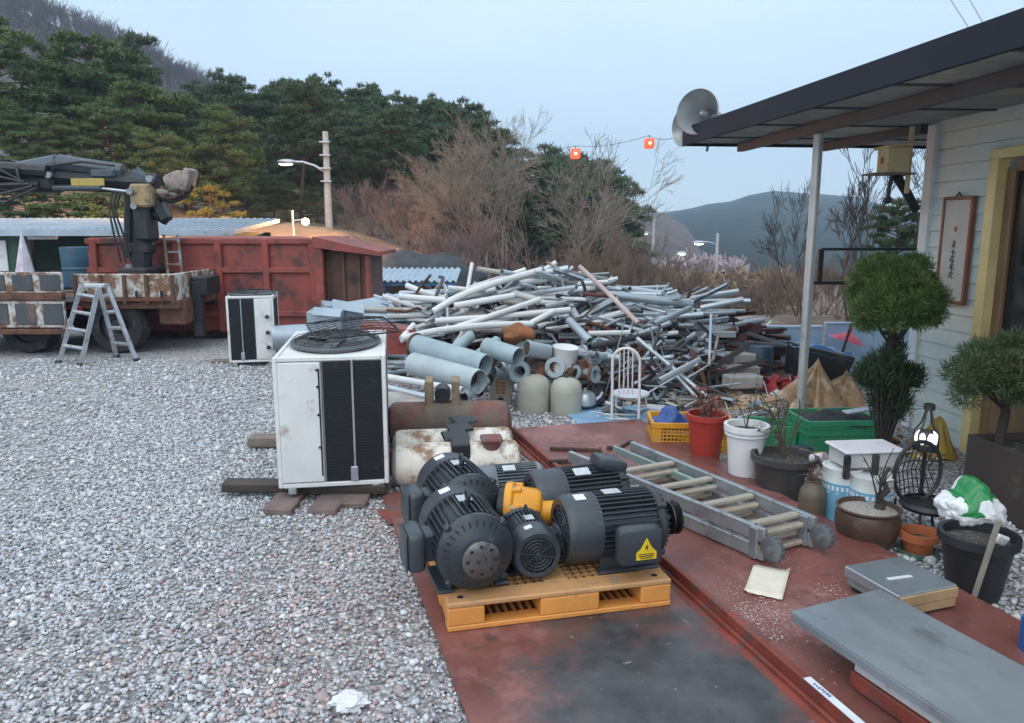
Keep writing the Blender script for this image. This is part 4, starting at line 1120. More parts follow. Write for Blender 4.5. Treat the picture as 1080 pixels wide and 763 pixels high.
b = MB(); b.sphere((e.x - pw.x, 0, e.z - pw.z), .09, 14, 10); b.build('lamp_globe', lamp_mat('lamp_warm', (1.0, .62, .25), 16), wl)
def point(name, loc, energy, col, rad=.15):
    l = bpy.data.lights.new(name, 'POINT'); l.energy = energy; l.color = col; l.shadow_soft_size = rad
    o = bpy.data.objects.new(name, l); COL.objects.link(o); o.location = loc
point('warm_lamp_light', (e.x + .16, 19.75, e.z + .02), 330, (1.0, .52, .20))
wl2 = utility_pole('added unseen lamp pole behind the crane column, its warm globe put there to light the bank', 150, 205, 18.2, .035)  # unseen lamp added behind the crane, guessed from the bank's orange glow
e2 = D(156, 214, 18.2); b = MB(); b.sphere((e2.x - wl2.location.x, 0, e2.z - wl2.location.z), .09, 14, 10); b.build('lamp_globe', MATS['lamp_warm'], wl2)
point('added_bank_light', (e2.x + .05, 18.42, e2.z), 240, (1.0, .52, .20))  # added light for the bank, beside the added globe
# far street lamps
for px, top, lp_, dep, lb in ((690, 228, (681, 246), 75, 'far street lamp with lit head, leftmost of the valley lamps'), (725, 260, (721, 267), 70, 'far low street lamp glowing beside the pale blossom'), (757, 246, (739, 256), 60, 'far street lamp with long arm, rightmost of the valley lamps')):
    utility_pole(lb, px, top, dep, .16, lp_, lamp_mat('lamp_far', (1.0, .9, .7), 7), 0, .34)
# ---------------------------------------------------------------- plastic pallet
PZ = 0.028
pal_m = mat('ochre_pallet_plastic', (0.74, 0.31, 0.07), (0.60, 0.25, 0.06), 4, .5, 0, .08, 30, (0.34, 0.20, 0.09), .26, 8)
pal_top = mat('ochre_pallet_worn', (0.55, 0.29, 0.12), (0.42, 0.23, 0.10), 5, .6, 0, .08, 30, (0.30, 0.21, 0.13), .34, 9)
c0 = G(472.5, 668, PZ); c1 = G(707.5, 639, PZ)
pv_ = (c1 - c0); PW = pv_.length; pyaw = math.atan2(pv_.y, pv_.x)
pl = thing('pallet', 'ochre plastic pallet loaded with black electric motors', 'pallet', (c0.x, c0.y, PZ), pyaw)
PDp, PHt = .98, .125
b = MB(); bw = .11
b.box((PW / 2, bw / 2, PHt - .012), (PW, bw, .024), .006); b.box((PW / 2, PDp - bw / 2, PHt - .012), (PW, bw, .024), .006)
for x in (bw / 2, PW / 2, PW - bw / 2): b.box((x, PDp / 2, PHt - .0125), (bw, PDp - 2 * bw, .023), .004)
n = 20
for i in range(n): b.box((bw + (PW - 2 * bw) * (i + .5) / n, PDp / 2, PHt - .018), (.014, PDp - 2 * bw, .016))
for i in range(n): b.box((PW / 2, bw + (PDp - 2 * bw) * (i + .5) / n, PHt - .0175), (PW - 2 * bw, .014, .015))
b.build('top_deck', pal_top, pl)
b = MB()
for i in range(5): b.box((PW / 2, bw * .35 + (PDp - bw * .7) * i / 4, .0125), (PW, bw * .7, .022), .004)
for i in range(22): b.box((bw + (PW - 2 * bw) * (i + .5) / 22, PDp / 2, .011), (.012, PDp - .02, .016))
b.build('bottom_deck', pal_m, pl)
for (xa, xb) in ((0, .155), (PW * .40, PW * .665), (PW - .14, PW)):
    b = MB(); bx = b.box(((xa + xb) / 2, PDp / 2, .0615), (xb - xa - .001, PDp - .004, .077), .006); b.build('stringer', pal_m, pl)
for x in (.06, PW - .06): b = MB(); b.lathe([(.014, 0), (.012, .0015)], 14, (x, .05, PHt + .0005)); b.build('corner_plug', black_pl, pl)
PTOP = PZ + PHt

# ---------------------------------------------------------------- electric motors
mot = mat('motor_charcoal', (0.045, 0.052, 0.062), (0.030, 0.035, 0.043), 5, .38, .15, .06, 60, (0.13, 0.13, 0.125), .2, 11)
mot2 = mat('motor_cover_charcoal', (0.055, 0.064, 0.075), (0.040, 0.047, 0.056), 4, .36, .15, .04, 60, (0.13, 0.13, 0.13), .18, 9)
mot_grey = mat('motor_grey', (0.17, 0.20, 0.22), (0.11, 0.13, 0.15), 5, .45, .2, .06, 50, (0.22, 0.22, 0.21), .3, 7)
shaft_m = mat('bare_steel_shaft', (0.30, 0.29, 0.28), (0.16, 0.15, 0.145), 10, .4, .8, .1, 40, (0.10, 0.08, 0.07), .35, 9)
plate_m = mat('nameplate_silver', (0.62, 0.64, 0.66), (0.45, 0.47, 0.49), 20, .4, .4)
sticker_w = mat('white_sticker', (0.78, 0.79, 0.80), (0.66, 0.67, 0.69), 16, .55)
yel = mat('warning_yellow', (0.80, 0.58, 0.02), (0.70, 0.48, 0.02), 14, .5)

def motor(label, c, rz, Rr, L, side, de, m=None, cover=None, fan_dark=True, name='electric_motor', eye=True, base=None, sticker=False, wp=None, topbox=False, group=None):
    m = m or mot; cover = cover or mot2
    ax = Rr * 1.10
    t = thing(name, label, 'electric motor', (c[0], c[1], PTOP if base is None else base), rz, group)
    xb0, xb1 = -L * .24, L * .34            # finned body
    b = MB(); b.lathe([(Rr * .86, xb0 - .01), (Rr * .86, xb1 + .01)], 40, (0, 0, ax), 'X')
    nf = 40
    for k in range(nf):
        a = 2 * PI * (k + .5) / nf
        if -2.1 < a - 2 * PI * (a > PI) < -1.05: continue
        ca, sa = math.cos(a), math.sin(a)
        b.box(((xb0 + xb1) / 2, ca * Rr * .92, ax + sa * Rr * .92), (xb1 - xb0 - .004, Rr * .17, Rr * .034), 0, Euler((a, 0, 0)))
    b.build('finned_body', m, t)
    # fan cover
    b = MB(); xf = -L / 2
    b.lathe([(Rr * .70, xf + .002), (Rr * .88, xf), (Rr * .96, xf + .012), (Rr * .99, xf + .03), (Rr * 1.0, xb0 + .025), (Rr * .96, xb0 + .028)], 48, (0, 0, ax), 'X', False, True); fcv = b.build('fan_cover', cover, t)
    b = MB(); b.lathe([(Rr * .70, xf + .010), (.002, xf + .010)], 32, (0, 0, ax), 'X', False, True)
    b.build('fan_opening', black_pl, fcv)
    b = MB()
    for k in range(8):
        a = 2 * PI * k / 8 + .2; b.box((xf + .004, math.cos(a) * Rr * .36, ax + math.sin(a) * Rr * .36), (.006, Rr * .72, Rr * .045), 0, Euler((a, 0, 0)))
    for q in (.2, .34, .47, .60): b.tube([(xf + .004, math.cos(a * PI / 16) * q * Rr, ax + math.sin(a * PI / 16) * q * Rr) for a in range(33)], Rr * .018, 4, cap=False)
    b.lathe([(Rr * .12, xf), (.002, xf - .002)], 16, (0, 0, ax), 'X', False, True)
    b.build('grille', cover, fcv)
    # drive end bell with ribs
    b = MB(); xd = L / 2
    b.lathe([(Rr * .93, xb1 - .002), (Rr * .99, xb1 + .006), (Rr * .99, xb1 + L * .055), (Rr * .90, xb1 + L * .085), (Rr * .52, xd - .012), (Rr * .40, xd), (Rr * .16, xd)], 44, (0, 0, ax), 'X', False, True)
    for k in range(28):
        a = 2 * PI * k / 28; b.box((xd - L * .066, math.cos(a) * Rr * .68, ax + math.sin(a) * Rr * .68), (L * .03, Rr * .38, Rr * .03), 0, Euler((a, 0, 0)))
    for k in range(4):
        a = PI / 4 + k * PI / 2; b.box((xb1 + L * .04, math.cos(a) * Rr * 1.0, ax + math.sin(a) * Rr * 1.0), (L * .09, Rr * .16, Rr * .16), .006, Euler((a, 0, 0)))
    b.build('end_bell', m, t)
    # feet
    for sy in (-1, 1):
        b = MB(); b.box((L * .06, sy * Rr * .74, Rr * .05), (L * .56, Rr * .42, Rr * .10), .006); b.box((L * .06, sy * Rr * .62, Rr * .26), (L * .50, Rr * .10, Rr * .46), .004)
        b.build('foot', m, t)
    # terminal box
    tb = None
    if side:
        b = MB(); bx = L * .06
        b.box((bx, side * Rr * 1.08, ax - Rr * .02), (L * .24, Rr * .4, Rr * .75), .01)
        b.build('box_neck', m, t)
        b = MB(); b.box((bx, side * Rr * 1.40, ax - Rr * .05), (L * .40, Rr * .50, Rr * 1.08), .03, None, 3)
        tb = b.build('terminal_box', cover, t)
        b = MB(); b.box((bx, side * Rr * 1.655, ax - Rr * .05), (L * .36, .006, Rr * .98), .02, None, 2); b.build('box_lid', cover, tb)
    elif topbox:
        b = MB(); b.box((L * .30, 0, ax + Rr * 1.05), (L * .30, Rr * 1.0, Rr * .42), .02, Euler((0, .25, 0)), 2); tb = b.build('terminal_box', cover, t)
    if sticker:
        yq = side * Rr * 1.66 + side * .0035
        b = MB(); z = ax - Rr * .12; s = Rr * .30; bx = L * .10
        b.prism([(bx - s, yq, z - s * .95), (bx + s, yq, z - s * .95), (bx + s, yq, z - s * .25), (bx + s * .55, yq, z + s * .15), (bx, yq, z + s * 1.15), (bx - s * .55, yq, z + s * .15), (bx - s, yq, z - s * .25)], (0, side * .0015, 0)); st = b.build('warning_sticker', yel, tb)
        b = MB(); yk = yq + side * .003
        b.prism([(bx + s * .08, yk, z + s * .62), (bx - s * .16, yk, z + s * .18), (bx + .0, yk, z + s * .18), (bx - s * .08, yk, z - s * .14), (bx + s * .17, yk, z + s * .32), (bx + s * .02, yk, z + s * .32)], (0, side * .001, 0)); b.build('bolt_symbol', black_pl, st)
        b = MB()
        for q in (0, 1, 2): b.box((bx, yk, z - s * (.40 + .18 * q)), (s * (1.5 - .3 * (q == 2)), .001, s * .07))
        b.build('sticker_text', black_pl, st)
    # nameplate and lifting eye
    b = MB(); a = PI / 2 + (.35 if side >= 0 else -.0); b.box((-L * .02, math.cos(a) * Rr * 1.012, ax + math.sin(a) * Rr * 1.012), (L * .16, Rr * .36, .003), 0, Euler((a - PI / 2, 0, 0))); b.build('nameplate', plate_m, t)
    if wp:
        b = MB(); a = wp; b.box((xf + (xb0 + .03 - xf) * .5, math.cos(a) * Rr * 1.003, ax + math.sin(a) * Rr * 1.003), (L * .10, Rr * .30, .003), 0, Euler((a - PI / 2, 0, 0))); b.build('paper_label', sticker_w, fcv)
    if eye:
        b = MB(); b.tube([(L * .12, 0, ax + Rr * .98), (L * .12, 0, ax + Rr * 1.1)], Rr * .08, 8); b.tube([(L * .12 + math.cos(q * PI / 8) * Rr * .14, 0, ax + Rr * 1.22 + math.sin(q * PI / 8) * Rr * .14) for q in range(17)], Rr * .05, 6, cap=False); b.build('lifting_eye', m, t)
    # drive end
    if de == 'flange':
        b = MB(); b.tube([(xd - .02, 0, ax), (xd + L * .07, 0, ax)], Rr * .17, 16); b.build('shaft', shaft_m, t)
        b = MB(); b.lathe([(Rr * .2, xd + L * .045), (Rr * .47, xd + L * .05), (Rr * .48, xd + L * .085), (Rr * .46, xd + L * .09), (Rr * .14, xd + L * .09), (Rr * .13, xd + L * .06)], 36, (0, 0, ax), 'X', True, True); fl = b.build('coupling_flange', shaft_m, t)
        b = MB()
        for k in range(8): a = k * PI / 4; b.lathe([(Rr * .05, xd + L * .092), (Rr * .045, xd + L * .094)], 8, (0, math.cos(a) * Rr * .35, ax + math.sin(a) * Rr * .35), 'X')
        b.build('bolt_holes', black_pl, fl)
    elif de == 'pulley':
        b = MB(); b.tube([(xd - .02, 0, ax), (xd + L * .16, 0, ax)], Rr * .14, 14); b.build('shaft', shaft_m, t)
        b = MB(); b.lathe([(Rr * .30, xd + L * .05), (Rr * .48, xd + L * .055), (Rr * .50, xd + L * .07), (Rr * .40, xd + L * .095), (Rr * .50, xd + L * .12), (Rr * .49, xd + L * .14), (Rr * .30, xd + L * .145), (Rr * .16, xd + L * .15)], 36, (0, 0, ax), 'X'); b.build('pulley', mat('pulley_black', (.02, .02, .021), (.012, .012, .013), 8, .25, .4), t)
    elif de == 'shaft':
        b = MB(); b.tube([(xd - .02, 0, ax), (xd + L * .13, 0, ax)], Rr * .15, 14); b.build('shaft', shaft_m, t)
    return t
FW = R(-72)
motor('black motor with bolted disc flange facing forward, front left on the pallet', (-.205, 3.115), FW, .165, .46, -1, 'flange', wp=1.9)
motor('black motor with terminal box on its left, directly behind the flanged motor', (-.265, 3.60), FW + R(3), .168, .46, -1, 'flange', wp=1.9)
motor('smallest black motor with round fan grille facing forward, front middle of the pallet', (.072, 3.19), R(104), .112, .32, -1, 'shaft', wp=1.3)
motor('largest black motor with yellow warning sticker and black pulley, right end of the pallet', (.455, 3.27), R(15), .155, .50, -1, 'pulley', sticker=True, wp=1.75, eye=False)
motor('black motor lying behind the one with the yellow sticker', (.34, 3.66), R(17), .150, .52, 0, 'shaft', topbox=True, eye=False)
motor('dusty grey motor on the plate just behind the loaded pallet', (-.02, 4.22), R(14), .13, .46, 0, 'shaft', m=mot_grey, cover=mot_grey, base=PZ, eye=False)
# yellow gear housing
gy = thing('gear_housing', 'bright orange yellow gear housing wedged among the black motors', 'gear housing', (.085, 3.475, PTOP), R(-6))
oy = mat('orange_yellow_paint', (0.80, 0.36, 0.015), (0.66, 0.27, 0.012), 5, .38, 0, .05, 30, (0.42, 0.17, 0.02), .3, 6)
b = MB(); b.lathe([(.05, -.115), (.135, -.115), (.140, -.105), (.140, -.082), (.135, -.075), (.122, -.07), (.112, .035), (.098, .055), (.062, .065), (.058, .14), (.052, .15), (.03, .15)], 40, (0, 0, .15), 'X')
for k in range(8):
    a = k * PI / 4 + .3; b.box((-.06, math.cos(a) * .122, .15 + math.sin(a) * .122), (.05, .03, .028), .005, Euler((a, 0, 0)))
b.box((.0, 0, .035), (.14, .16, .07), .01); b.build('housing', oy, gy)
b = MB(); b.lathe([(.05, -.155), (.105, -.15), (.11, -.14), (.11, -.116)], 32, (0, 0, .15), 'X'); b.build('adapter_ring', dark_metal, gy)
b = MB()
for k in range(8):
    a = k * PI / 4 + .3; b.lathe([(.012, -.082), (.012, -.066)], 6, (0, math.cos(a) * .128, .15 + math.sin(a) * .128), 'X')
b.build('bolt_ring', shaft_m, gy)
b = MB(); b.box((.02, -.112, .12), (.05, .008, .05), .004); b.build('cover_plate', oy, gy)

# ---------------------------------------------------------------- white tanks and rusty drum behind the pallet
tank_w = mat('chalky_white_tank', (0.78, 0.74, 0.67), (0.66, 0.61, 0.53), 3, .5, 0, .08, 14, (0.26, 0.15, 0.09), .42, 5)
rusty_red = mat('rusty_red_drum', (0.22, 0.09, 0.075), (0.13, 0.065, 0.058), 3, .8, 0, .35, 20, (0.16, 0.12, 0.095), .5, 4)
def htank(name, label, cat, px, py, dep, Rr, L, rz, mate, zc=None):
    p = D(px, py, dep); t = thing(name, label, cat, (p.x, dep, 0), rz); z = zc if zc else Rr + .02
    b = MB(); pr = [(Rr * .25, -L / 2), (Rr * .72, -L / 2 + Rr * .10), (Rr * .93, -L / 2 + Rr * .25), (Rr, -L / 2 + Rr * .45), (Rr, L / 2 - Rr * .45), (Rr * .93, L / 2 - Rr * .25), (Rr * .72, L / 2 - Rr * .10), (Rr * .25, L / 2)]
    b.lathe(pr, 40, (0, 0, z), 'X'); b.build('shell', mate, t)
    return t, z
t1_, z1_ = htank('water_tank', 'nearer white horizontal tank directly behind the loaded pallet', 'tank', 482, 490, 4.72, .135, .84, R(7), tank_w)
t2_, z2_ = htank('water_tank', 'further white horizontal tank between the nearer tank and the rusty red drum', 'tank', 478, 470, 5.05, .135, .84, R(7), tank_w, .155)
for t_, z_ in ((t1_, z1_), (t2_, z2_)):
    b = MB(); b.box((.02, 0, z_ + .142), (.12, .22, .025), .006); b.box((.02, -.11, z_ + .085), (.12, .025, .13), .006); b.build('saddle', dark_metal, t_)
    for x in (-.3, .32):
        b = MB(); b.lathe([(.1365, x - .01), (.139, x), (.1365, x + .01)], 40, (0, 0, z_), 'X', False, False); b.build('weld_seam', tank_w, t_)
b = MB(); b.tube([(.22, -.04, z1_ + .11), (.22, -.05, z1_ + .165)], .06, 12); b.box((.22, -.05, z1_ + .165), (.14, .14, .03), .01); b.build('manhole', rusty_red, t1_)
for q, s in enumerate((0, .1, .2)):
    p = D(490 - 4 * q, 446 + 12 * q, 5.25 - .13 * q); plank('steel_plate_offcut', ('topmost', 'middle', 'lowest')[q] + ' of the three dark steel plates laid across the white tanks', 'steel offcut', (p.x, 5.14 - .16 * q, 0), (.17, .15, .02), R(25 - 5 * q), dark_metal, .33 - .012 * q, .1)
td, zd = htank('rusty_drum', 'rusty red horizontal drum with bolted saddle behind the white tanks', 'drum', 474, 445, 5.62, .165, .95, R(4), rusty_red)
b = MB(); b.lathe([(.168, -.18), (.171, -.17), (.171, .07), (.168, .08)], 36, (0, 0, zd), 'X', False, False); b.build('worn_band', mat('worn_band', (0.20, 0.16, 0.12), (0.10, 0.085, 0.07), 5, .8, 0, .3), td)
rb_m = mat('rusty_tan_steel', (0.34, 0.26, 0.17), (0.18, 0.12, 0.085), 6, .8, 0, .3)
for sx in (-.15, .05):
    b = MB(); b.box((sx, .02, zd + .24), (.06, .2, .2), .008); b.build('bracket', rb_m, td)
b = MB(); b.lathe([(.06, -.1), (.06, .1)], 16, (-.05, .05, zd + .22), 'Y'); b.build('bearing', dark_metal, td)
b = MB(); b.box((0, 0, 0), (.42, .34, .03), .01); o = b.build('pale_cover', mat('dusty_cover', (0.48, 0.46, 0.43), (0.26, 0.21, 0.18), 4, .8)); p = D(432, 420, 5.95); o.location = (p.x, 5.95, .28); o.rotation_euler = (.15, .05, .1); tag(o, 'dusty pale steel cover leaning behind the rusty drum beside the large condenser', 'steel cover')
for k, (px, py, w_, lb) in enumerate(((420, 500, .3, 'rusty lump of scrap steel between the large condenser and the white tanks'), (412, 470, .22, 'black scrap casting squeezed beside the large condenser'))):
    p = G(px, py); b = MB(); b.box((0, 0, .06), (w_ * .5, .22, .12), .02); b.tube([(0, 0, .1), (.05, .1, .2)], .04, 8); o = b.build('scrap_casting', rust if k == 0 else dark_metal); o.location = (p.x - .03, p.y + .1, 0); tag(o, lb, 'scrap casting')
p = G(430, 540, .03); b = MB(); b.box((0, 0, 0), (.3, .2, .012), .003); o = b.build('sheet_scrap', rail); o.location = (p.x, p.y, .03); o.rotation_euler = (.05, -.06, .5); tag(o, 'small red painted sheet scrap on the gravel beside the flanged motor', 'sheet scrap')
# ---------------------------------------------------------------- scrap heap
SKY = [(385, 322), (405, 318), (430, 312), (460, 306), (500, 298), (560, 290), (610, 288), (640, 302), (690, 308), (740, 320), (780, 332), (806, 346), (826, 384)]
FOOT = [(385, 392), (430, 398), (470, 396), (520, 396), (575, 402), (620, 420), (660, 432), (720, 432), (770, 418), (826, 404)]
def foot_depth(px): return G(px, interp(FOOT, px)).y
def heap_pt(px, f, sink=0.0):
    """f 0 = foot, 1 = skyline"""
    d0 = foot_depth(px); d1 = 8.7
    py = interp(FOOT, px) + (interp(SKY, px) - interp(FOOT, px)) * f
    p = D(px, py, d0 + (d1 - d0) * f ** .9)
    p.y += sink
    return p
hr = random.Random(77)
w_pvc = mat('white_pipe', (0.70, 0.71, 0.70), (0.56, 0.57, 0.565), 1.2, .45, 0, .03, 10, (0.34, 0.29, 0.24), .22, 1.6)
g_pipe = mat('blue_grey_pipe', (0.38, 0.44, 0.48), (0.26, 0.31, 0.35), 1.2, .45, .4, .03, 10, (0.20, 0.15, 0.12), .28, 1.5)
l_pipe = mat('light_galvanised_pipe', (0.52, 0.57, 0.61), (0.38, 0.43, 0.47), 1.2, .4, .55, .03, 10, (0.22, 0.19, 0.17), .25, 1.5)
d_pipe = mat('dark_scrap_steel', (0.085, 0.09, 0.10), (0.045, 0.048, 0.054), 1.2, .6, .3, .1, 10, (0.13, 0.075, 0.05), .35, 1.5)
r_beam = mat('red_brown_beam', (0.145, 0.045, 0.038), (0.07, 0.030, 0.027), 1.2, .75, 0, .2, 10, (0.06, 0.045, 0.042), .4, 1.5)
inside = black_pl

# dark inner mound of tangled small scrap (uncountable)
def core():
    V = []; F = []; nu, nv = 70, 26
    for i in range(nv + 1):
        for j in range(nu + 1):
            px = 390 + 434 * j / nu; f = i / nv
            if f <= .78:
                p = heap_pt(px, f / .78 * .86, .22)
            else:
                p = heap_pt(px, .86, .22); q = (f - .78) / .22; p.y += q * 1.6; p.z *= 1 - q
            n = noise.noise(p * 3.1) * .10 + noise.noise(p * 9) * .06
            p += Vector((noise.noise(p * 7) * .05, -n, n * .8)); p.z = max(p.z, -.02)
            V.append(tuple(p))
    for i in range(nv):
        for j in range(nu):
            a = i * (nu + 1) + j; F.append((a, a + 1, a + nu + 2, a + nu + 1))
    rg = random.Random(9)
    S = MB()
    for k in range(900):
        px = rg.uniform(400, 812); c = heap_pt(px, rg.uniform(.03, .93), rg.uniform(.02, .2))
        L = rg.uniform(.08, .32); d = Vector((rg.gauss(0, 1), rg.gauss(0, .7), rg.gauss(0, .45))).normalized()
        S.mi = rg.choice((1, 1, 2, 2, 3, 4, 5, 1, 6))
        if rg.random() < .55: S.tube([c - d * L, c + d * L], rg.uniform(.005, .018), 5)
        else: S.box(c, (rg.uniform(.04, .22), rg.uniform(.02, .12), rg.uniform(.02, .09)), 0, Euler((rg.gauss(0, .6), rg.gauss(0, .6), rg.uniform(0, 3))))
    base = len(V)
    bm = S.bm
    vs = [bm.verts.new(v) for v in V]
    S.mi = 0
    for f in F: bm.faces.new([vs[i] for i in f])
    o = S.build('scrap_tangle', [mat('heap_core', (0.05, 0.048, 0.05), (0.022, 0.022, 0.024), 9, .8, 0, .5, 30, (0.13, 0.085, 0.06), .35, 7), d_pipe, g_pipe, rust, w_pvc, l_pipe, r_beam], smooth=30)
    tag(o, 'dark tangle of small scrap filling the inside of the heap', 'scrap metal', kind='stuff')
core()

TP = {}
def template(kind, m, key):
    if key in TP: return TP[key]
    b = MB()
    if kind == 'pipe':
        b.pipe((0, 0, -.5), (0, 0, .5), 1, .16, 14)
        b.mi = 1; b.lathe([(.86, -.485), (.01, -.485)], 14, (0, 0, 0), 'Z', False, True); b.lathe([(.86, .485), (.01, .485)], 14, (0, 0, 0), 'Z', False, True)
    elif kind == 'square': b.box((0, 0, 0), (2, 2, 1), 0)
    elif kind == 'angle': b.prism([(-1, -1, -.5), (1, -1, -.5), (1, -.8, -.5), (-.8, -.8, -.5), (-.8, 1, -.5), (-1, 1, -.5)], (0, 0, 1))
    elif kind == 'flat': b.box((0, 0, 0), (2.6, .4, 1), 0)
    elif kind == 'channel': b.prism([(-1, -1, -.5), (1, -1, -.5), (1, 1, -.5), (.75, 1, -.5), (.75, -.75, -.5), (-.75, -.75, -.5), (-.75, 1, -.5), (-1, 1, -.5)], (0, 0, 1))
    bmesh.ops.recalc_face_normals(b.bm, faces=b.bm.faces)
    me = bpy.data.meshes.new(key); b.bm.to_mesh(me); b.bm.free()
    me.materials.append(m); me.materials.append(inside)
    me.polygons.foreach_set('use_smooth', [True] * len(me.polygons)); me.set_sharp_from_angle(angle=R(35))
    TP[key] = me
    return me
def bar_between(name, p, q, r, me, label, cat, group=None, roll=0.0):
    p, q = Vector(p), Vector(q); d = q - p
    o = bpy.data.objects.new(name, me); COL.objects.link(o)
    o.location = (p + q) / 2; o.rotation_mode = 'QUATERNION'
    qn = d.to_track_quat('Z', 'Y'); o.rotation_quaternion = qn @ Matrix.Rotation(roll, 3, 'Z').to_quaternion()
    o.scale = (r, r, d.length)
    return tag(o, label, cat, group)
w_dirty = mat('dirty_white_pipe', (0.52, 0.50, 0.46), (0.34, 0.32, 0.29), 1.2, .6, 0, .1, 10, (0.18, 0.12, 0.085), .40, 1.8)
tw2 = template('pipe', w_dirty, 'dirty_white_pipe'); trp = template('pipe', rust, 'rusty_pipe')
tw = template('pipe', w_pvc, 'white_pipe'); tg = template('pipe', g_pipe, 'grey_pipe'); tl = template('pipe', l_pipe, 'galvanised_pipe'); td_ = template('pipe', d_pipe, 'dark_pipe')
ts_l = template('square', l_pipe, 'square_tube'); ta = template('angle', l_pipe, 'angle_bar'); tad = template('angle', d_pipe, 'dark_angle_bar'); tch = template('channel', r_beam, 'channel_beam'); tfl = template('flat', r_beam, 'flat_beam'); tgc = template('channel', g_pipe, 'grey_channel'); tgd = template('pipe', mat('dull_grey_pipe', (0.22, 0.25, 0.27), (0.13, 0.15, 0.165), 1.2, .6, .3, .1, 10, (0.16, 0.10, 0.07), .4, 1.6), 'dull_grey_pipe')

GW, GG_, GR, GB, GD = 'white pipes on the left of the scrap heap', 'grey pipes and tubes in the scrap heap', 'thin bars in the scrap heap', 'red brown beams at the right end of the scrap heap', 'dark bars in the scrap heap'
def scatter_bars(n, pxr, fr, az, el, Lr, rr, mes, nm, label, cat, group, lift=(0, .06)):
    for k in range(n):
        px = hr.uniform(*pxr); c = heap_pt(px, hr.uniform(*fr), -hr.uniform(*lift) * .6); c.z += hr.uniform(*lift)
        a = hr.gauss(*az); e = hr.gauss(*el); L = hr.uniform(*Lr)
        d = Vector((math.cos(e) * math.cos(a), math.cos(e) * math.sin(a), math.sin(e))) * L / 2
        if c.z - abs(d.z) < .01: c.z = abs(d.z) + .03
        bar_between(nm, c - d, c + d, hr.uniform(*rr), hr.choice(mes), label, cat, group, hr.uniform(0, 3))
WP = 'white pipe lying among other white pipes on the left half of the scrap heap'
scatter_bars(44, (422, 590), (.42, .97), (.05, .36), (.08, .20), (.5, 1.5), (.018, .040), [tw, tw, tw2, tl], 'white_pipe', WP, 'pipe', GW)
scatter_bars(16, (590, 680), (.45, .95), (.1, .45), (.05, .2), (.6, 1.2), (.016, .032), [tw, tl], 'white_pipe', WP.replace('on the left half', 'over the middle'), 'pipe', 'white pipes over the middle of the scrap heap')
GP = 'blue grey pipe jumbled in the right half of the scrap heap'
scatter_bars(74, (570, 748), (.10, .98), (0, .85), (0, .34), (.3, 1.0), (.010, .030), [tg, tl, tg, tgd, ts_l, tgc, tgd], 'grey_pipe', GP, 'pipe', GG_)
scatter_bars(24, (640, 742), (.68, 1.0), (0, .18), (.0, .07), (.7, 1.2), (.02, .035), [tg, tl, ts_l], 'grey_pipe', 'long blue grey pipe lying along the top right of the scrap heap', 'pipe', 'long grey pipes on top of the scrap heap')
scatter_bars(80, (610, 760), (.05, .80), (.0, .9), (.0, .6), (.25, .85), (.005, .011), [tl, ta, tg], 'thin_bar', 'thin pale steel bar in the tangle at the middle right of the scrap heap', 'steel bar', GR)
scatter_bars(20, (560, 760), (.1, .9), (0, .6), (0, .3), (.3, .9), (.012, .03), [trp], 'rusty_pipe', 'rusty brown pipe caught among the grey pipes of the scrap heap', 'pipe', 'rusty pipes in the scrap heap')
scatter_bars(48, (560, 770), (.05, .80), (0, .6), (0, .3), (.3, 1.0), (.012, .028), [td_, tad], 'dark_bar', 'dark steel bar half buried in the right half of the scrap heap', 'steel bar', GD)
scatter_bars(62, (756, 808), (.18, .92), (0.05, .3), (0, .10), (.40, .85), (.014, .034), [tch, tfl, td_], 'red_bar', 'red brown steel beam stacked at the right end of the scrap heap', 'steel beam', GB)
scatter_bars(12, (690, 760), (.15, .5), (.2, .7), (0, .4), (.3, .6), (.010, .018), [tfl], 'red_bar', 'red painted steel bar low in the right part of the scrap heap', 'steel beam', 'red bars low in the scrap heap')
scatter_bars(26, (402, 470), (.02, .36), (.05, .22), (.0, .04), (.4, .8), (.018, .032), [tl, tw, tg], 'short_pipe', 'short pale pipe in the stack behind the large condenser unit', 'pipe', 'short pipes stacked behind the large condenser', (0, .05))

# bent and crumpled tubes
def bent(seed, m):
    rg = random.Random(seed); P = [Vector((-.5, 0, 0))]; d = Vector((1, 0, 0))
    for k in range(10):
        if k in (3, 6) or rg.random() < .15: d = (d + Vector((0, rg.gauss(0, .6), rg.gauss(0, .35)))).normalized()
        P.append(P[-1] + d * .1)
    b = MB(); b.tube(P, .022, 9); bmesh.ops.recalc_face_normals(b.bm, faces=b.bm.faces)
    me = bpy.data.meshes.new('bent_tube'); b.bm.to_mesh(me); b.bm.free(); me.materials.append(m)
    me.polygons.foreach_set('use_smooth', [True] * len(me.polygons)); return me
BENT = [bent(i, m) for i, m in enumerate((l_pipe, g_pipe, w_dirty, w_pvc, d_pipe, rust, l_pipe))]
for k in range(46):
    px = hr.uniform(440, 760); c = heap_pt(px, hr.uniform(.1, .97), -hr.uniform(0, .08)); c.z += hr.uniform(.02, .09)
    o = bpy.data.objects.new('bent_tube', hr.choice(BENT)); COL.objects.link(o); o.location = c
    o.rotation_euler = (hr.uniform(0, 6.28), hr.gauss(0, .3), hr.gauss(.1, .8)); s = hr.uniform(.5, 1.05); o.scale = (s, s, s)
    tag(o, 'bent and crumpled tube tangled in the scrap heap', 'tube', 'bent tubes in the scrap heap')
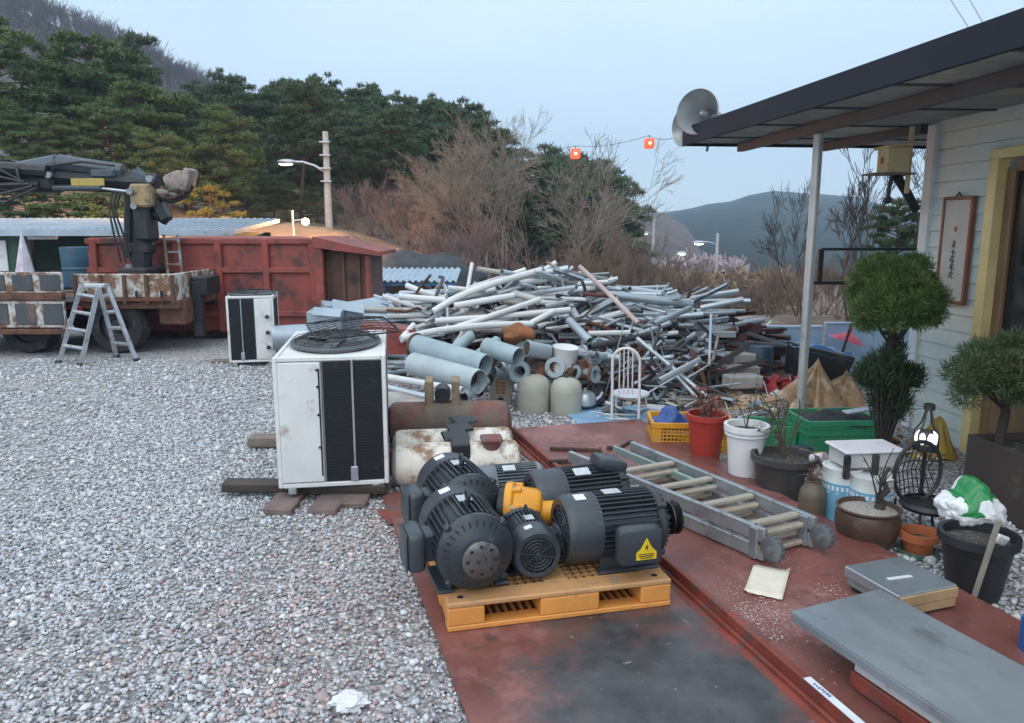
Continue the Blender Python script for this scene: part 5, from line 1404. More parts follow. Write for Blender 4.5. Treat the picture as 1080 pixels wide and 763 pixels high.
# cables hanging over the heap
for k in range(7):
    a = heap_pt(hr.uniform(470, 730), hr.uniform(.3, .9), -.08); P = [a]
    d = Vector((hr.uniform(-1, 1), -.3, 0)).normalized()
    for q in range(9): d = (d + Vector((hr.gauss(0, .5), hr.gauss(0, .2), hr.gauss(-.08, .25)))).normalized(); P.append(P[-1] + d * .09)
    b = MB(); b.tube([p - a for p in P], .007, 6); o = b.build('scrap_cable', black_pl); o.location = a; tag(o, 'loose black cable looping over the scrap heap', 'cable', 'cables on the scrap heap')

def hero(name, pts, r, m, label, cat='pipe', hollow=True, depth=None):
    P3 = [D(x, y, d) for x, y, d in pts]
    c = sum(P3, Vector()) / len(P3); P3 = [p - c for p in P3]
    b = MB()
    if len(P3) == 2 and hollow:
        b.pipe(P3[0], P3[1], r, r * .14, 20); b.mi = 1
        d = (P3[1] - P3[0]).normalized()
        b.tube([P3[0] + d * .03, P3[1] - d * .03], r * .86, 20)
        o = b.build(name, [m, inside])
    else:
        Q = []
        for i in range(len(P3) - 1):
            for k in range(4): Q.append(P3[i].lerp(P3[i + 1], k / 4))
        Q.append(P3[-1])
        for it in range(3): Q = [Q[0]] + [(Q[i - 1] + Q[i] * 2 + Q[i + 1]) / 4 for i in range(1, len(Q) - 1)] + [Q[-1]]
        b.tube(Q, r, 14); o = b.build(name, m)
    o.location = c
    return tag(o, label, cat)
hero('white_pipe', [(457, 329, 8.0), (482, 313, 8.1), (520, 299, 8.3), (550, 291, 8.4), (571, 285, 8.5)], .037, w_pvc, 'long bowed white pipe rising highest over the left of the heap')
hero('white_pipe', [(423, 358, 7.1), (458, 349, 7.3), (510, 343, 7.5), (562, 342, 7.6)], .034, w_pvc, 'long white pipe lying lowest across the front of the white pipes')
hero('white_pipe', [(424, 357, 7.1), (436, 343, 7.4)], .028, w_pvc, 'short white pipe propped up at the left tip of the lowest long white pipe')
hero('white_pipe', [(459, 339, 7.6), (530, 334, 7.8), (601, 327, 8.0)], .033, w_pvc, 'long straight white pipe just above the lowest long white pipe')
hero('white_pipe', [(461, 352, 7.3), (520, 333, 7.7), (569, 316, 8.0)], .030, w_pvc, 'white pipe slanting up to the right across two other white pipes')
hero('white_pipe', [(421, 313, 8.4), (470, 317, 8.4)], .036, w_pvc, 'level white pipe at the left end of the heap')
hero('white_pipe', [(479, 323, 8.0), (542, 312, 8.2)], .036, w_pvc, 'thick white pipe below the bowed white pipe')
hero('white_pipe', [(548, 299, 8.6), (613, 290, 8.7)], .040, w_pvc, 'thick white pipe on the very top of the heap')
hero('white_pipe', [(560, 341, 7.6), (585, 328, 7.7)], .030, w_pvc, 'short white pipe sloping near the middle of the heap')
hero('pink_bar', [(611, 281, 8.2), (640, 308, 8.0), (673, 341, 7.6)], .025, mat('pinkish_beam', (0.55, 0.44, 0.42), (0.42, 0.32, 0.30), 3, .6), 'long pinkish bar slanting down from the heap top', 'bar')
hero('grey_pipe', [(642, 311, 8.3), (731, 321, 8.2)], .045, g_pipe, 'thick blue grey pipe along the top right of the heap')
hero('grey_pipe', [(660, 305, 8.6), (715, 313, 8.6)], .04, l_pipe, 'pale grey pipe highest on the right half of the heap')
hero('grey_pipe', [(739, 325, 8.2), (784, 316, 8.1)], .03, l_pipe, 'pale grey pipe sticking up to the right from the heap top')
hero('grey_pipe', [(735, 331, 8.2), (776, 329, 8.1)], .026, g_pipe, 'grey pipe pointing level to the right below the one sticking up')
hero('grey_pipe', [(695, 402, 6.75), (738, 380, 7.0)], .030, l_pipe, 'pale grey pipe lying in front, crossing the steep bars right of the chair')
hero('grey_pipe', [(672, 357, 7.3), (745, 418, 6.75)], .020, l_pipe, 'long pale bar sloping down to the right behind the crossing pipe', 'bar')
hero('grey_pipe', [(684, 364, 7.35), (735, 420, 6.7)], .016, l_pipe, 'thinner pale bar beside the long sloping one', 'bar')
hero('grey_pipe', [(690, 342, 7.5), (728, 325, 7.7)], .028, g_pipe, 'grey pipe leaning up to the right at the heap middle')
hero('grey_pipe', [(750, 332, 7.6), (748, 386, 7.0)], .013, l_pipe, 'thin pale bar standing upright against the red beams', 'bar')
hero('grey_pipe', [(620, 352, 7.4), (664, 351, 7.5)], .026, w_pvc, 'pale level pipe above the white chair')
hero('grey_pipe', [(606, 372, 7.2), (655, 378, 7.0)], .035, g_pipe, 'dull grey pipe low behind the white chair')
hero('grey_pipe', [(600, 338, 7.5), (622, 360, 7.2)], .04, g_pipe, 'grey pipe dipping steeply above the white bucket')
hero('dark_pipe', [(622, 366, 7.3), (690, 352, 7.7)], .03, d_pipe, 'dark pipe in the shaded gap above the chair back')
hero('maroon_bar', [(615, 310, 8.1), (650, 313, 8.0)], .022, r_beam, 'short maroon beam near the heap top beside the pinkish bar', 'steel beam')
for k, (a, b_, lb) in enumerate((((788, 352, 8.2), (828, 366, 8.0), 'topmost'), ((785, 362, 8.0), (832, 366, 7.9), 'longest'), ((775, 343, 8.3), (806, 338, 8.3), 'uppermost grey'))):
    hero('steel_bar', [a, b_], .03, d_pipe if k < 2 else g_pipe, lb + ' beam poking out of the right end of the heap', 'steel beam', False)

# large pipes in front
bigp = mat('big_pipe_blue_grey', (0.34, 0.42, 0.45), (0.24, 0.31, 0.34), 4, .5, .1, .06, 14, (0.42, 0.40, 0.36), .25, 3)
def bigpipe(a, b_, r, label, m=bigp, inner=rust, flange=True):
    p, q = D(*a), D(*b_); t = thing('large_pipe', label, 'pipe', (p + q) / 2)
    d = (q - p) / 2; b = MB(); b.pipe(-d, d, r, .008, 28); b.build('pipe_wall', m, t)
    b = MB(); b.tube([-d * .9, d * .99 - d.normalized() * .10], r - .012, 24); b.build('rusty_inside', inner, t)
    if flange:
        b = MB(); n_ = d.normalized(); b.pipe(-d, -d + n_ * .02, r * 1.14, r * .2, 28); b.build('flange', rust, t)
    return t
bigpipe((437, 364, 6.8), (512, 386, 6.35), .10, 'longest thick blue grey pipe resting on the pipes in front of the heap')
bigpipe((436, 384, 6.65), (505, 403, 6.15), .105, 'thick pale pipe with brown open end below the longest thick pipe', mat('pale_pipe', (0.44, 0.50, 0.52), (0.34, 0.39, 0.41), 4, .5, .1), rust, False)
bigpipe((513, 366, 6.75), (547, 377, 6.5), .085, 'short thick grey pipe with rusty orange open end', bigp, mat('orange_rust', (0.34, 0.13, 0.05), (0.16, 0.07, 0.04), 8, .9), False)
bigpipe((477, 371, 6.9), (496, 355, 7.2), .055, 'small grey pipe stub with round flange behind the longest thick pipe', bigp, rust)
bigpipe((502, 377, 6.7), (524, 360, 7.0), .05, 'grey pipe stub with flange right of the other stub', bigp, rust)
bigpipe((489, 419, 6.05), (512, 402, 6.4), .045, 'narrow grey pipe with open dark end at the foot of the heap', g_pipe, black_pl, False)
bigpipe((555, 368, 6.8), (578, 372, 6.9), .075, 'grey pipe elbow end beside the white bucket', g_pipe, rust, False)
bigpipe((408, 398, 6.4), (488, 412, 6.0), .03, 'long thin pipe with open end above the rusty drum', w_pvc, black_pl, False)
bigpipe((404, 408, 6.2), (470, 424, 5.9), .028, 'lowest thin pipe in the stack behind the large condenser', l_pipe, black_pl, False)
def lump(name, label, cat, px, py, dep, s, m, seed, rot=(0, 0, 0)):
    b = MB(); bmesh.ops.create_uvsphere(b.bm, u_segments=20, v_segments=12, radius=1)
    for v in b.bm.verts:
        q = v.co * 1.6 + Vector((seed, 0, 0)); v.co *= 1 + noise.noise(q) * .35 + noise.noise(q * 3) * .15
        v.co.x *= s[0]; v.co.y *= s[1]; v.co.z *= s[2]
    o = b.build(name, m, smooth=45); o.location = D(px, py, dep); o.rotation_euler = rot
    return tag(o, label, cat)
orr = MATS['orange_rust']
lump('rusty_casting', 'bright orange rust casting under the white pipes', 'scrap casting', 546, 352, 7.2, (.16, .12, .09), orr, 1)
lump('rusty_casting', 'brown rusty casting behind the left beige tank', 'scrap casting', 566, 392, 6.9, (.12, .1, .12), rust, 2)
lump('dark_casting', 'dark machine casting right of the kettle', 'scrap casting', 627, 418, 6.9, (.1, .1, .1), d_pipe, 3)
lump('dark_casting', 'black casting in the gap between big pipes and meter block', 'scrap casting', 507, 400, 6.7, (.1, .1, .08), dark_metal, 4)
b = MB(); b.prism([(-.3, 0, 0), (.26, 0, -.02), (.2, 0, .22), (-.3, 0, .28)], (0, .4, 0)); o = b.build('red_hopper', red_rust); o.location = D(414, 362, 7.2) + Vector((0, 0, -.1)); o.rotation_euler = (0, 0, .1); tag(o, 'small red steel hopper behind the large condenser unit', 'hopper')
# beige tanks, kettle, bucket, meter block
beige = mat('beige_tank_paint', (0.46, 0.46, 0.38), (0.38, 0.38, 0.32), 4, .55, 0, .06, 16, (0.26, 0.22, 0.17), .2, 5)
for k, (px, py, lb, sc) in enumerate(((563, 437, 'left one of the two beige domed pressure tanks', 1.03), (598, 439, 'right one of the two beige domed pressure tanks, beside the kettle', .98))):
    p = G(px, py); r = .145 * sc
    t = thing('pressure_tank', lb, 'tank', (p.x, p.y + .12, 0))
    b = MB(); b.lathe([(r * .95, 0), (r, .015), (r, .22 * sc), (r * .95, .262 * sc), (r * .8, .30 * sc), (r * .5, .325 * sc), (r * .12, .335 * sc)], 32); b.build('tank_shell', beige, t)
    b = MB(); b.lathe([(r * 1.005, .20), (r * 1.02, .205), (r * 1.005, .21)], 32, capb=False, capt=False); b.build('seam', beige, t)
    b = MB(); b.lathe([(.02, .33 * sc), (.02, .36 * sc), (.008, .365 * sc)], 10); b.build('valve_stem', d_pipe, t)
p = D(617, 417, 6.75); t = thing('kettle', 'dented aluminium kettle lying on scrap right of the beige tanks', 'kettle', (p.x, p.y, p.z - .1))
b = MB(); b.lathe([(.07, 0), (.10, .02), (.105, .07), (.085, .12), (.05, .14), (.015, .15), (.015, .17)], 24); b.build('body', alu, t)
b = MB(); b.tube([(.09, 0, .05), (.14, 0, .09), (.16, 0, .13)], .015, 8); b.build('spout', alu, t)
b = MB(); b.tube([(-.08, 0, .12), (-.07, 0, .2), (0, 0, .23), (.07, 0, .2), (.08, 0, .12)], .006, 6); b.build('handle', d_pipe, t)
b = MB(); b.lathe([(.11, 0), (.125, .24), (.13, .25)], 24, capt=False); b.lathe([(.12, .245), (.01, .2)], 24, capb=False); o = b.build('white_bucket', w_pvc); p = D(594, 391, 6.95); o.location = (p.x, p.y, p.z - .02); o.rotation_euler = (.1, .08, 0); tag(o, 'white bucket standing in the heap above the beige tanks', 'bucket')
p = D(528, 427, 6.35); t = thing('meter_block', 'beige cast block with rounded top and two columns of orange slots', 'cast block', (p.x * 6.95 / 6.35, 6.95, .0), R(-4)); t.scale = (1.12, 1.12, 1.12)
b = MB()
poly = [(-.085, 0, .0), (.085, 0, .0), (.085, 0, .06)] + [(.10 * math.cos(a) * (1 if a > .3 else 1), 0, .17 + .10 * math.sin(a)) for a in [i * PI / 10 for i in range(11)]] + [(-.085, 0, .06)]
b.prism(poly, (0, .14, 0)); b.build('casting', mat('beige_casting', (0.44, 0.40, 0.31), (0.30, 0.27, 0.22), 5, .7, 0, .1, 20, (.14, .1, .08), .3, 8), t)
b = MB()
for c in range(2):
    for r_ in range(4): b.box((-.022 + .044 * c, -.004, .115 + .028 * r_), (.034, .012, .017), .002)
b.build('slots', mat('orange_slots', (0.50, 0.21, 0.06), (0.32, 0.13, 0.05), 20, .7), t)
b = MB(); b.lathe([(.03, -.004), (.03, .006)], 16, (0, 0, .045), 'Y'); b.build('port', black_pl, t)
# concrete blocks and odds at the right foot
for k, (px, py, dep, lb) in enumerate(((778, 378, 7.9, 'upper pale concrete block under the red beams'), (781, 392, 7.6, 'middle pale concrete block under the red beams'), (783, 402, 7.3, 'lowest pale concrete block under the red beams'))):
    p = D(px, py, dep); b = MB(); b.box((0, 0, 0), (.34, .2, .12), .01); o = b.build('concrete_block', mat('pale_block', (0.42, 0.41, 0.39), (0.28, 0.27, 0.26), 5, .9, 0, .3, 25)); o.location = p; o.rotation_euler = (0, 0, .1 * k); tag(o, lb, 'concrete block')
b = MB(); b.lathe([(.13, 0), (.14, .4), (.13, .42)], 20); o = b.build('blue_barrel', mat('dark_blue_barrel', (0.05, 0.10, 0.16), (0.03, 0.06, 0.10), 4, .5)); p = D(800, 400, 7.95); o.location = (p.x, p.y, p.z - .05); tag(o, 'dark blue barrel beside the concrete blocks under the beams', 'barrel')
def sheets(n, pxr, pyr, label, nm, mats_, sz, seed):
    rg = random.Random(seed); b = MB()
    for k in range(n):
        p = G(rg.uniform(*pxr), rg.uniform(*pyr), .02); b.mi = rg.randrange(len(mats_)); s = rg.uniform(*sz)
        if rg.random() < .5: b.box(p + Vector((0, 0, rg.uniform(0, .05))), (s, s * rg.uniform(.2, .8), rg.uniform(.006, .04)), .002, Euler((rg.gauss(0, .35), rg.gauss(0, .35), rg.uniform(0, 3))))
        else:
            d = Vector((rg.gauss(0, 1), rg.gauss(0, .6), rg.gauss(0, .15))).normalized() * s; b.tube([p - d + Vector((0, 0, .03)), p + d + Vector((0, 0, .03))], rg.uniform(.004, .012), 5)
    o = b.build(nm, mats_); tag(o, label, 'debris', kind='stuff')
sheets(170, (640, 845), (404, 446), 'scattered small scrap and rubbish on the ground before the heap', 'ground_litter', [w_pvc, d_pipe, old_wood, l_pipe, rust, mat('cream_litter', (.5, .44, .33), (.3, .27, .2), 6, .8), mat('blue_litter', (.22, .33, .42), (.1, .15, .2), 6, .7)], (.04, .20), 31)

# ---------------------------------------------------------------- white chair
p = G(661, 449)
ch = thing('metal_chair', 'white metal chair with arched slatted back in front of the scrap heap', 'chair', (p.x, p.y + .10, 0), R(-14))
cw = mat('chair_white', (0.78, 0.72, 0.72), (0.68, 0.62, 0.62), 6, .4, 0, .02, 20, (.4, .3, .26), .12, 9)
k = .98; sz_ = .225; top = .655; wd = .115
arch = [Vector((-wd, 0, 0))] + [Vector((-wd, .0, z)) for z in (.1, .2, sz_, .35, .45, top - wd)] + [Vector((-wd * math.cos(a), .0 + .0, top - wd + wd * math.sin(a))) for a in [i * PI / 12 for i in range(1, 12)]] + [Vector((wd, 0, z)) for z in (top - wd, .45, .35, sz_, .2, .1)] + [Vector((wd, 0, 0))]
for v in arch: v.y -= max(0, (v.z - sz_)) * .12
b = MB(); b.tube(arch, .012, 10); b.build('back_frame', cw, ch)
for q in (-.055, -.018, .018, .055):
    zt_ = top - wd + math.sqrt(max(0, wd * wd - q * q)); b = MB(); b.tube([(q, -.0, sz_), (q, -(zt_ - sz_) * .12, zt_)], .006, 8); b.build('slat', cw, ch)
b = MB(); b.lathe([(.0, sz_ - .012), (.155, sz_ - .012), (.165, sz_), (.16, sz_ + .014), (.0, sz_ + .018)], 28, (0.03, .14, 0), capb=False, capt=False); st = b.build('seat', mat('seat_pale', (0.62, 0.66, 0.72), (0.52, 0.56, 0.62), 5, .5), ch)
for q in (-.10, .15):
    b = MB(); b.tube([(q, .24, sz_ - .01), (q * 1.1, .27, 0)], .010, 8); lg = b.build('leg', cw, ch)
    b = MB(); b.lathe([(.016, 0), (.014, .025)], 10, (q * 1.1, .27, 0)); b.build('rubber_tip', rubber, lg)

# flanged fittings and castings packed at the foot of the heap
rg = random.Random(51); FIT = []
for k, m in enumerate((rust, g_pipe, d_pipe, bigp, MATS['orange_rust'], l_pipe)):
    b = MB(); b.pipe((0, 0, -.07), (0, 0, .07), .045, .007, 16); b.pipe((0, 0, -.08), (0, 0, -.062), .075, .034, 18)
    if k % 2: b.pipe((0, 0, .062), (0, 0, .08), .07, .03, 18)
    if k % 3 == 0: b.tube([(.03, 0, 0), (.09, 0, .01)], .03, 10)
    bmesh.ops.recalc_face_normals(b.bm, faces=b.bm.faces); me = bpy.data.meshes.new('pipe_fitting'); b.bm.to_mesh(me); b.bm.free(); me.materials.append(m)
    me.polygons.foreach_set('use_smooth', [True] * len(me.polygons)); me.set_sharp_from_angle(angle=R(35)); FIT.append(me)
for k in range(46):
    px = rg.uniform(492, 640); py = rg.uniform(372, 414 if px < 540 or px > 612 else 398); p = G(px, py, .05) if py > 396 else D(px, py, 7.1 - (py - 372) * .012)
    o = bpy.data.objects.new('pipe_fitting', rg.choice(FIT)); COL.objects.link(o); o.location = p; o.rotation_euler = (rg.uniform(0, 6.28), rg.uniform(0, 6.28), rg.uniform(0, 6.28)); s_ = rg.uniform(.7, 1.4); o.scale = (s_, s_, s_)
    tag(o, 'flanged pipe fitting packed between the big pipes and the beige tanks', 'pipe fitting', 'pipe fittings at the foot of the heap')
# ---------------------------------------------------------------- house
WD = Vector((-.105, 1, 0)).normalized(); WN = Vector((-WD.y, WD.x, 0))       # along the wall, outward (towards the yard)
WC = Vector((3.34, 6.22, 0))
WYAW = math.atan2(-WD.x, WD.y) 
hs = thing('house', 'white clapboard house with dark flat roof on a steel post at the right edge', 'house', WC, WYAW)
# local: +Y along the wall away from us, -X outward to the yard
siding = mat('white_siding', (0.66, 0.72, 0.69), (0.54, 0.60, 0.57), 2.5, .5, 0, .05, 30, (0.40, 0.42, 0.39), .2, 3)
b = MB(); nb = 20; bh = .125
y0d, y1d = -1.01, -.52       # door opening along local y (further, nearer)
def board(yA, yB, i):
    z = i * bh
    b.prism([(0, yA, z), (-.016, yA, z), (-.004, yA, z + bh - .004), (0, yA, z + bh - .004)], (0, yB - yA, 0))
for i in range(nb):
    z = i * bh
    if z < 2.12:
        board(-.735, -.001, i); board(-5.2, -1.70, i)
    else: board(-5.2, -.001, i)
b.build('siding', siding, hs)
b = MB(); b.box((.06, -.37, 1.24), (.1, .74, 2.48)); b.box((.06, -3.45, 1.24), (.1, 3.5, 2.48)); b.box((.06, -1.2, 2.32), (.1, .98, .34)); b.box((1.5, -.05, 1.24), (2.9, .1, 2.48)); b.box((3.0, -2.6, 1.24), (.1, 5.2, 2.48)); b.build('wall', siding, hs)
b = MB(); b.box((-.022, -.03, 1.225), (.05, .10, 2.44), .004); b.build('corner_post', mat('corner_white', (0.68, 0.72, 0.73), (0.6, 0.64, 0.65), 4, .5), hs)
cream = mat('cream_door_frame', (0.78, 0.64, 0.31), (0.66, 0.53, 0.26), 5, .5, 0, .05, 20)
woodf = mat('brown_door_wood', (0.27, 0.17, 0.09), (0.16, 0.10, 0.06), 3, .5, 0, .1, 20, stretch=(6, 6, 1))
b = MB(); b.box((-.02, -.775, 1.06), (.10, .085, 2.12), .005); b.box((-.02, -1.66, 1.06), (.10, .085, 2.12), .005); b.box((-.02, -1.215, 2.155), (.10, .97, .07), .005); fr_ = b.build('door_frame', cream, hs)
b = MB(); b.box((.03, -.86, 1.04), (.05, .08, 2.04), .004); b.box((.03, -1.57, 1.04), (.05, .08, 2.04), .004); b.box((.03, -1.215, 2.07), (.05, .62, .08), .004); b.box((.03, -1.215, .35), (.05, .62, .7), .004); dr_ = b.build('door', woodf, hs)
b = MB(); b.box((.035, -1.215, 1.37), (.012, .62, 1.32)); b.build('pane', mat('dark_glass', (0.012, 0.013, 0.015), (0.008, 0.009, 0.01), 3, .08, 0, spec=.6, roughvar=.03), dr_)
b = MB(); b.tube([(-.01, -1.50, 1.0), (-.06, -1.50, 1.0), (-.06, -1.40, 1.0)], .012, 8); b.build('handle', alu, dr_)
# roof: plan corners in world
roof_top = mat('dark_roof_fascia', (0.022, 0.027, 0.040), (0.013, 0.017, 0.026), 3, .7, .0, .05, 14, (.04, .045, .055), .25, 4, spec=.2)
soff = mat('soffit_ply', (0.34, 0.345, 0.33), (0.20, 0.205, 0.205), 2.2, .7, 0, .08, 12, (0.42, 0.40, 0.33), .35, 1.4)
def hl(p): return hs.matrix_basis.inverted() @ Vector(p)
bpy.context.view_layer.update()
E0, E1 = Vector((1.69, 7.72, 0)), Vector((2.62, 1.2, 0))           # yard-side eave, far and near end
F0, F1 = Vector((7.2, 8.3, 0)), Vector((7.4, 1.2, 0))
zl, zr = 2.45, 2.43
def at_(p, z): return hl((p.x, p.y, z))
def Zs(p): return zl
b = MB(); b.prism([at_(E0, 2.47), at_(E1, 2.47), at_(F1, 2.47), at_(F0, 2.47)], (0, 0, .012)); b.build('soffit', soff, hs)
b = MB(); b.prism([at_(E0, 2.485), at_(E1, 2.485), at_(F1, 2.6), at_(F0, 2.6)], (0, 0, .10)); b.build('roof_deck', roof_top, hs)
def beamw(p, q, z, w_, h, nm, m):
    p, q = Vector(p), Vector(q); d = (q - p).normalized(); n = Vector((-d.y, d.x, 0)) * w_ / 2
    b = MB(); b.prism([hl((p + n + Vector((0, 0, z)))), hl((p - n + Vector((0, 0, z)))), hl((q - n + Vector((0, 0, z)))), hl((q + n + Vector((0, 0, z))))], (0, 0, h)); return b.build(nm, m, hs)
ed = (E1 - E0).normalized(); en = Vector((ed.y, -ed.x, 0))
beamw(E0 + en * .0, E1 + en * .0, 2.445, .035, .165, 'fascia', roof_top)
beamw(E0 - ed * .015, F0, 2.443, .035, .150, 'fascia', roof_top)
bmat_ = mat('grey_beam', (0.085, 0.095, 0.108), (0.055, 0.062, 0.072), 3, .6, 0, .05, 14)
beamw((2.24, 7.70, 0), (2.95, 1.25, 0), 2.385, .06, .082, 'beam', bmat_)
beamw((3.30, 6.30, 0), (3.05, 7.7, 0), 2.39, .07, .078, 'beam', bmat_)
for k in range(7):
    f = (k + .6) / 7.5; p = E0.lerp(E1, f); q = F0.lerp(F1, f); q = p.lerp(q, .45)
    beamw(p + Vector((.05, 0, 0)), q, 2.458, .035, .010, 'soffit_batten', bmat_)
# post
pm = mat('post_galvanised', (0.55, 0.56, 0.55), (0.44, 0.45, 0.45), 5, .4, .5, .04, 20, (.32, .28, .22), .22, 5)
b = MB(); pz = hl((2.45, 6.28, 0)); b.tube([pz + Vector((0, 0, -.02)), pz + Vector((0, 0, 2.39))], .038, 18); b.build('porch_post', pm, hs)
b = MB(); b.box(pz + Vector((0, 0, .01)), (.16, .16, .02), .003); b.build('post_foot', pm, hs)
# scroll picture on the wall
def onwall(y, z, off): # y along wall, metres from corner towards us
    return hl(WC - WD * y + WN * off + Vector((0, 0, z)))
pic = thing('wall_plaque', 'narrow framed calligraphy plaque hanging on the white siding', 'plaque', WC - WD * .43 + WN * .02, WYAW)
b = MB(); W_, H_ = .33, .80; zc_ = 1.48
b.box((-.02, 0, zc_), (.018, W_ - .04, H_ - .04), .002); b.build('paper', mat('plaque_paper', (0.58, 0.55, 0.49), (0.47, 0.45, 0.41), 4, .7), pic)
b = MB()
for s in (-1, 1): b.box((-.022, s * (W_ / 2 - .012), zc_), (.034, .026, H_), .004)
b.box((-.022, 0, zc_ + H_ / 2 - .012), (.034, W_ - .05, .026), .004); b.box((-.022, 0, zc_ - H_ / 2 + .012), (.034, W_ - .05, .026), .004); b.build('frame', mat('plaque_frame', (0.24, 0.085, 0.05), (0.13, 0.05, 0.035), 6, .45), pic)
b = MB(); b.tube([(-.03, -.03, zc_ + H_ / 2), (-.03, 0, zc_ + H_ / 2 + .03), (-.03, .03, zc_ + H_ / 2)], .006, 6); b.build('hook', dark_metal, pic)
b = MB(); rg = random.Random(4)
def stroke(pts, w_): b.tube([(-.0315, y, z) for y, z in pts], w_, 5)
for gz, sc in ((zc_ + .05, .030), (zc_ - .035, .052), (zc_ - .10, .040), (zc_ - .16, .055)):
    stroke([(-.5 * sc, gz + .4 * sc), (.5 * sc, gz + .5 * sc)], .0045); stroke([(.05 * sc, gz + .9 * sc), (0, gz - .7 * sc), (-.3 * sc, gz - .9 * sc)], .005)
    stroke([(.5 * sc, gz - .1 * sc), (-.4 * sc, gz - .2 * sc)], .004); stroke([(.3 * sc, gz - .3 * sc), (.6 * sc, gz - .8 * sc)], .0045)
b.build('brush_marks', mat('faded_ink', (.13, .125, .12), (.09, .085, .085), 20, .8), pic)
b = MB(); b.box((-.0315, .0, zc_ + .16), (.002, .03, .035)); b.build('red_seal', mat('seal_red', (.45, .10, .08), (.35, .08, .06), 20, .6), pic)

# birdhouse on a bracket under the roof
bh_ = thing('birdhouse', 'small yellow wooden birdhouse under the eave beside the house corner', 'birdhouse', D(945, 183, 6.0))
bw_ = mat('birdhouse_wood', (0.60, 0.50, 0.28), (0.46, 0.38, 0.22), 6, .6, 0, .05, 20)
b = MB(); b.box((0, .06, .10), (.17, .17, .19), .004); b.build('box', bw_, bh_)
b = MB(); b.box((.0, .05, .205), (.22, .23, .02), .003, Euler((0, -.10, 0))); b.build('roof', bw_, bh_)
b = MB(); b.lathe([(.026, -.002), (.026, .004)], 16, (-.086, .06, .10), 'X'); b.build('entry_hole', black_pl, bh_)
b = MB(); b.box((-.03, .05, -.004), (.33, .20, .014), .002); b.build('platform', old_wood, bh_)
b = MB(); b.box((.105, .02, .10), (.03, .03, .50), .004); b.build('hanger', bw_, bh_)
b = MB(); b.tube([(0, .05, -.01), (-.02, .05, -.12), (-.02, .05, -.2)], .016, 8); b.sphere((-.02, .05, -.2), .03, 10, 8); b.build('lower_bracket', dark_metal, bh_)
b = MB(); b.tube([(.03, .05, -.02), (.14, .1, -.13), (.27, .18, -.27)], .035, 8); b.build('brace', dark_metal, bh_)

# horn loudspeakers on the roof corner
hornm = mat('horn_grey', (0.50, 0.52, 0.53), (0.40, 0.42, 0.43), 6, .35, .5, .02, 20)
def horn(label, px, py, dep, r, aim):
    p = D(px, py, dep); t = thing('horn_loudspeaker', label, 'loudspeaker', p)
    q = Vector(aim).to_track_quat('X', 'Z').to_matrix().to_4x4()
    L = r * 1.7
    b = MB(); b.lathe([(r, 0), (r * 1.03, .008), (r * .99, .02), (r * .78, -L * .25), (r * .52, -L * .55), (r * .30, -L * .85), (r * .22, -L), (r * .18, -L), (r * .26, -L * .85), (r * .48, -L * .55), (r * .74, -L * .25), (r * .96, 0)], 40, (0, 0, 0), 'X', False, False); b.xform(q); b.build('bell', hornm, t)
    b = MB(); b.lathe([(r * .05, -L * .55), (r * .17, -L * .5), (r * .16, -L * .3), (r * .05, -L * .2)], 20, (0, 0, 0), 'X'); b.xform(q); b.build('throat', hornm, t)
    b = MB(); b.lathe([(r * .24, -L * .98), (r * .36, -L * 1.0), (r * .37, -L * 1.28), (r * .30, -L * 1.34)], 24, (0, 0, 0), 'X'); b.xform(q); b.build('driver', steel_grey, t)
    b = MB(); b.tube([q @ Vector((-L * .95, 0, 0)), q @ Vector((-L * .95, 0, -r * .6)) , q @ Vector((-L * .9, 0, -r * 1.2))], .014, 8); b.build('bracket', steel_grey, t)
    return t
horn('larger nearer grey horn loudspeaker on the roof corner', 736, 118, 7.35, .205, (-.60, -.78, .06))
horn('second grey horn loudspeaker half hidden behind the larger one', 722, 134, 7.75, .185, (-.90, -.40, .0))
# string of lanterns
b = MB(); W0, W1, W2, W3 = D(500, 168, 22), D(607, 154, 15.0), D(685, 143, 11.0), D(722, 140, 7.8)
pts = []
for a_, c_ in ((W0, W1), (W1, W2), (W2, W3)):
    for k in range(8):
        f = k / 8; p = a_.lerp(c_, f); p.z -= .25 * f * (1 - f); pts.append(p)
pts.append(W3); o_ = pts[0].copy(); b.tube([p - o_ for p in pts], .0035, 4); o = b.build('lantern_wire', dark_metal); o.location = o_; tag(o, 'thin wire strung with red lanterns from the roof corner to the trees', 'wire')
lm = mat('lantern_red', (0.65, 0.10, 0.04), (0.5, 0.07, 0.03), 6, .6, emit=(1.0, .16, .06), estr=.55)
lglow = mat('lantern_glow', (1, .7, .5), (1, .7, .5), 1, .5, emit=(1.0, .62, .42), estr=2.2)
for p, lb in ((W1, 'left red lantern on the wire, nearer the trees'), (W2, 'right red lantern on the wire, nearer the loudspeakers')):
    k = p.y / 11.0
    t = thing('lantern', lb, 'lantern', (p.x, p.y, p.z - .11 * k)); s = .065 * k
    b = MB(); b.box((0, 0, 0), (s * 2, s * 2, s * 2.1), s * .35, None, 2); b.build('shade', lm, t)
    b = MB(); b.sphere((0, -s * .85, 0), s * .36, 10, 8); b.build('bulb', lglow, t)
    b = MB(); b.tube([(0, 0, s), (0, 0, .11 * k)], .006, 5); b.build('cord', dark_metal, t)
for k, (a_, c_, lb) in enumerate((((1030, 42, 9.5), (960, -80, 16), 'left of the two overhead cables above the roof'), ((1044, 36, 9.5), (984, -80, 16), 'right of the two overhead cables above the roof'))):
    p, q = D(*a_), D(*c_); b = MB(); b.tube([Vector(), (q - p) * .5 - Vector((0, 0, .1)), q - p], .010, 5); o = b.build('overhead_cable', mat('cable_grey', (.35, .37, .42), (.3, .32, .36), 3, .6)); o.location = p; tag(o, lb, 'cable')

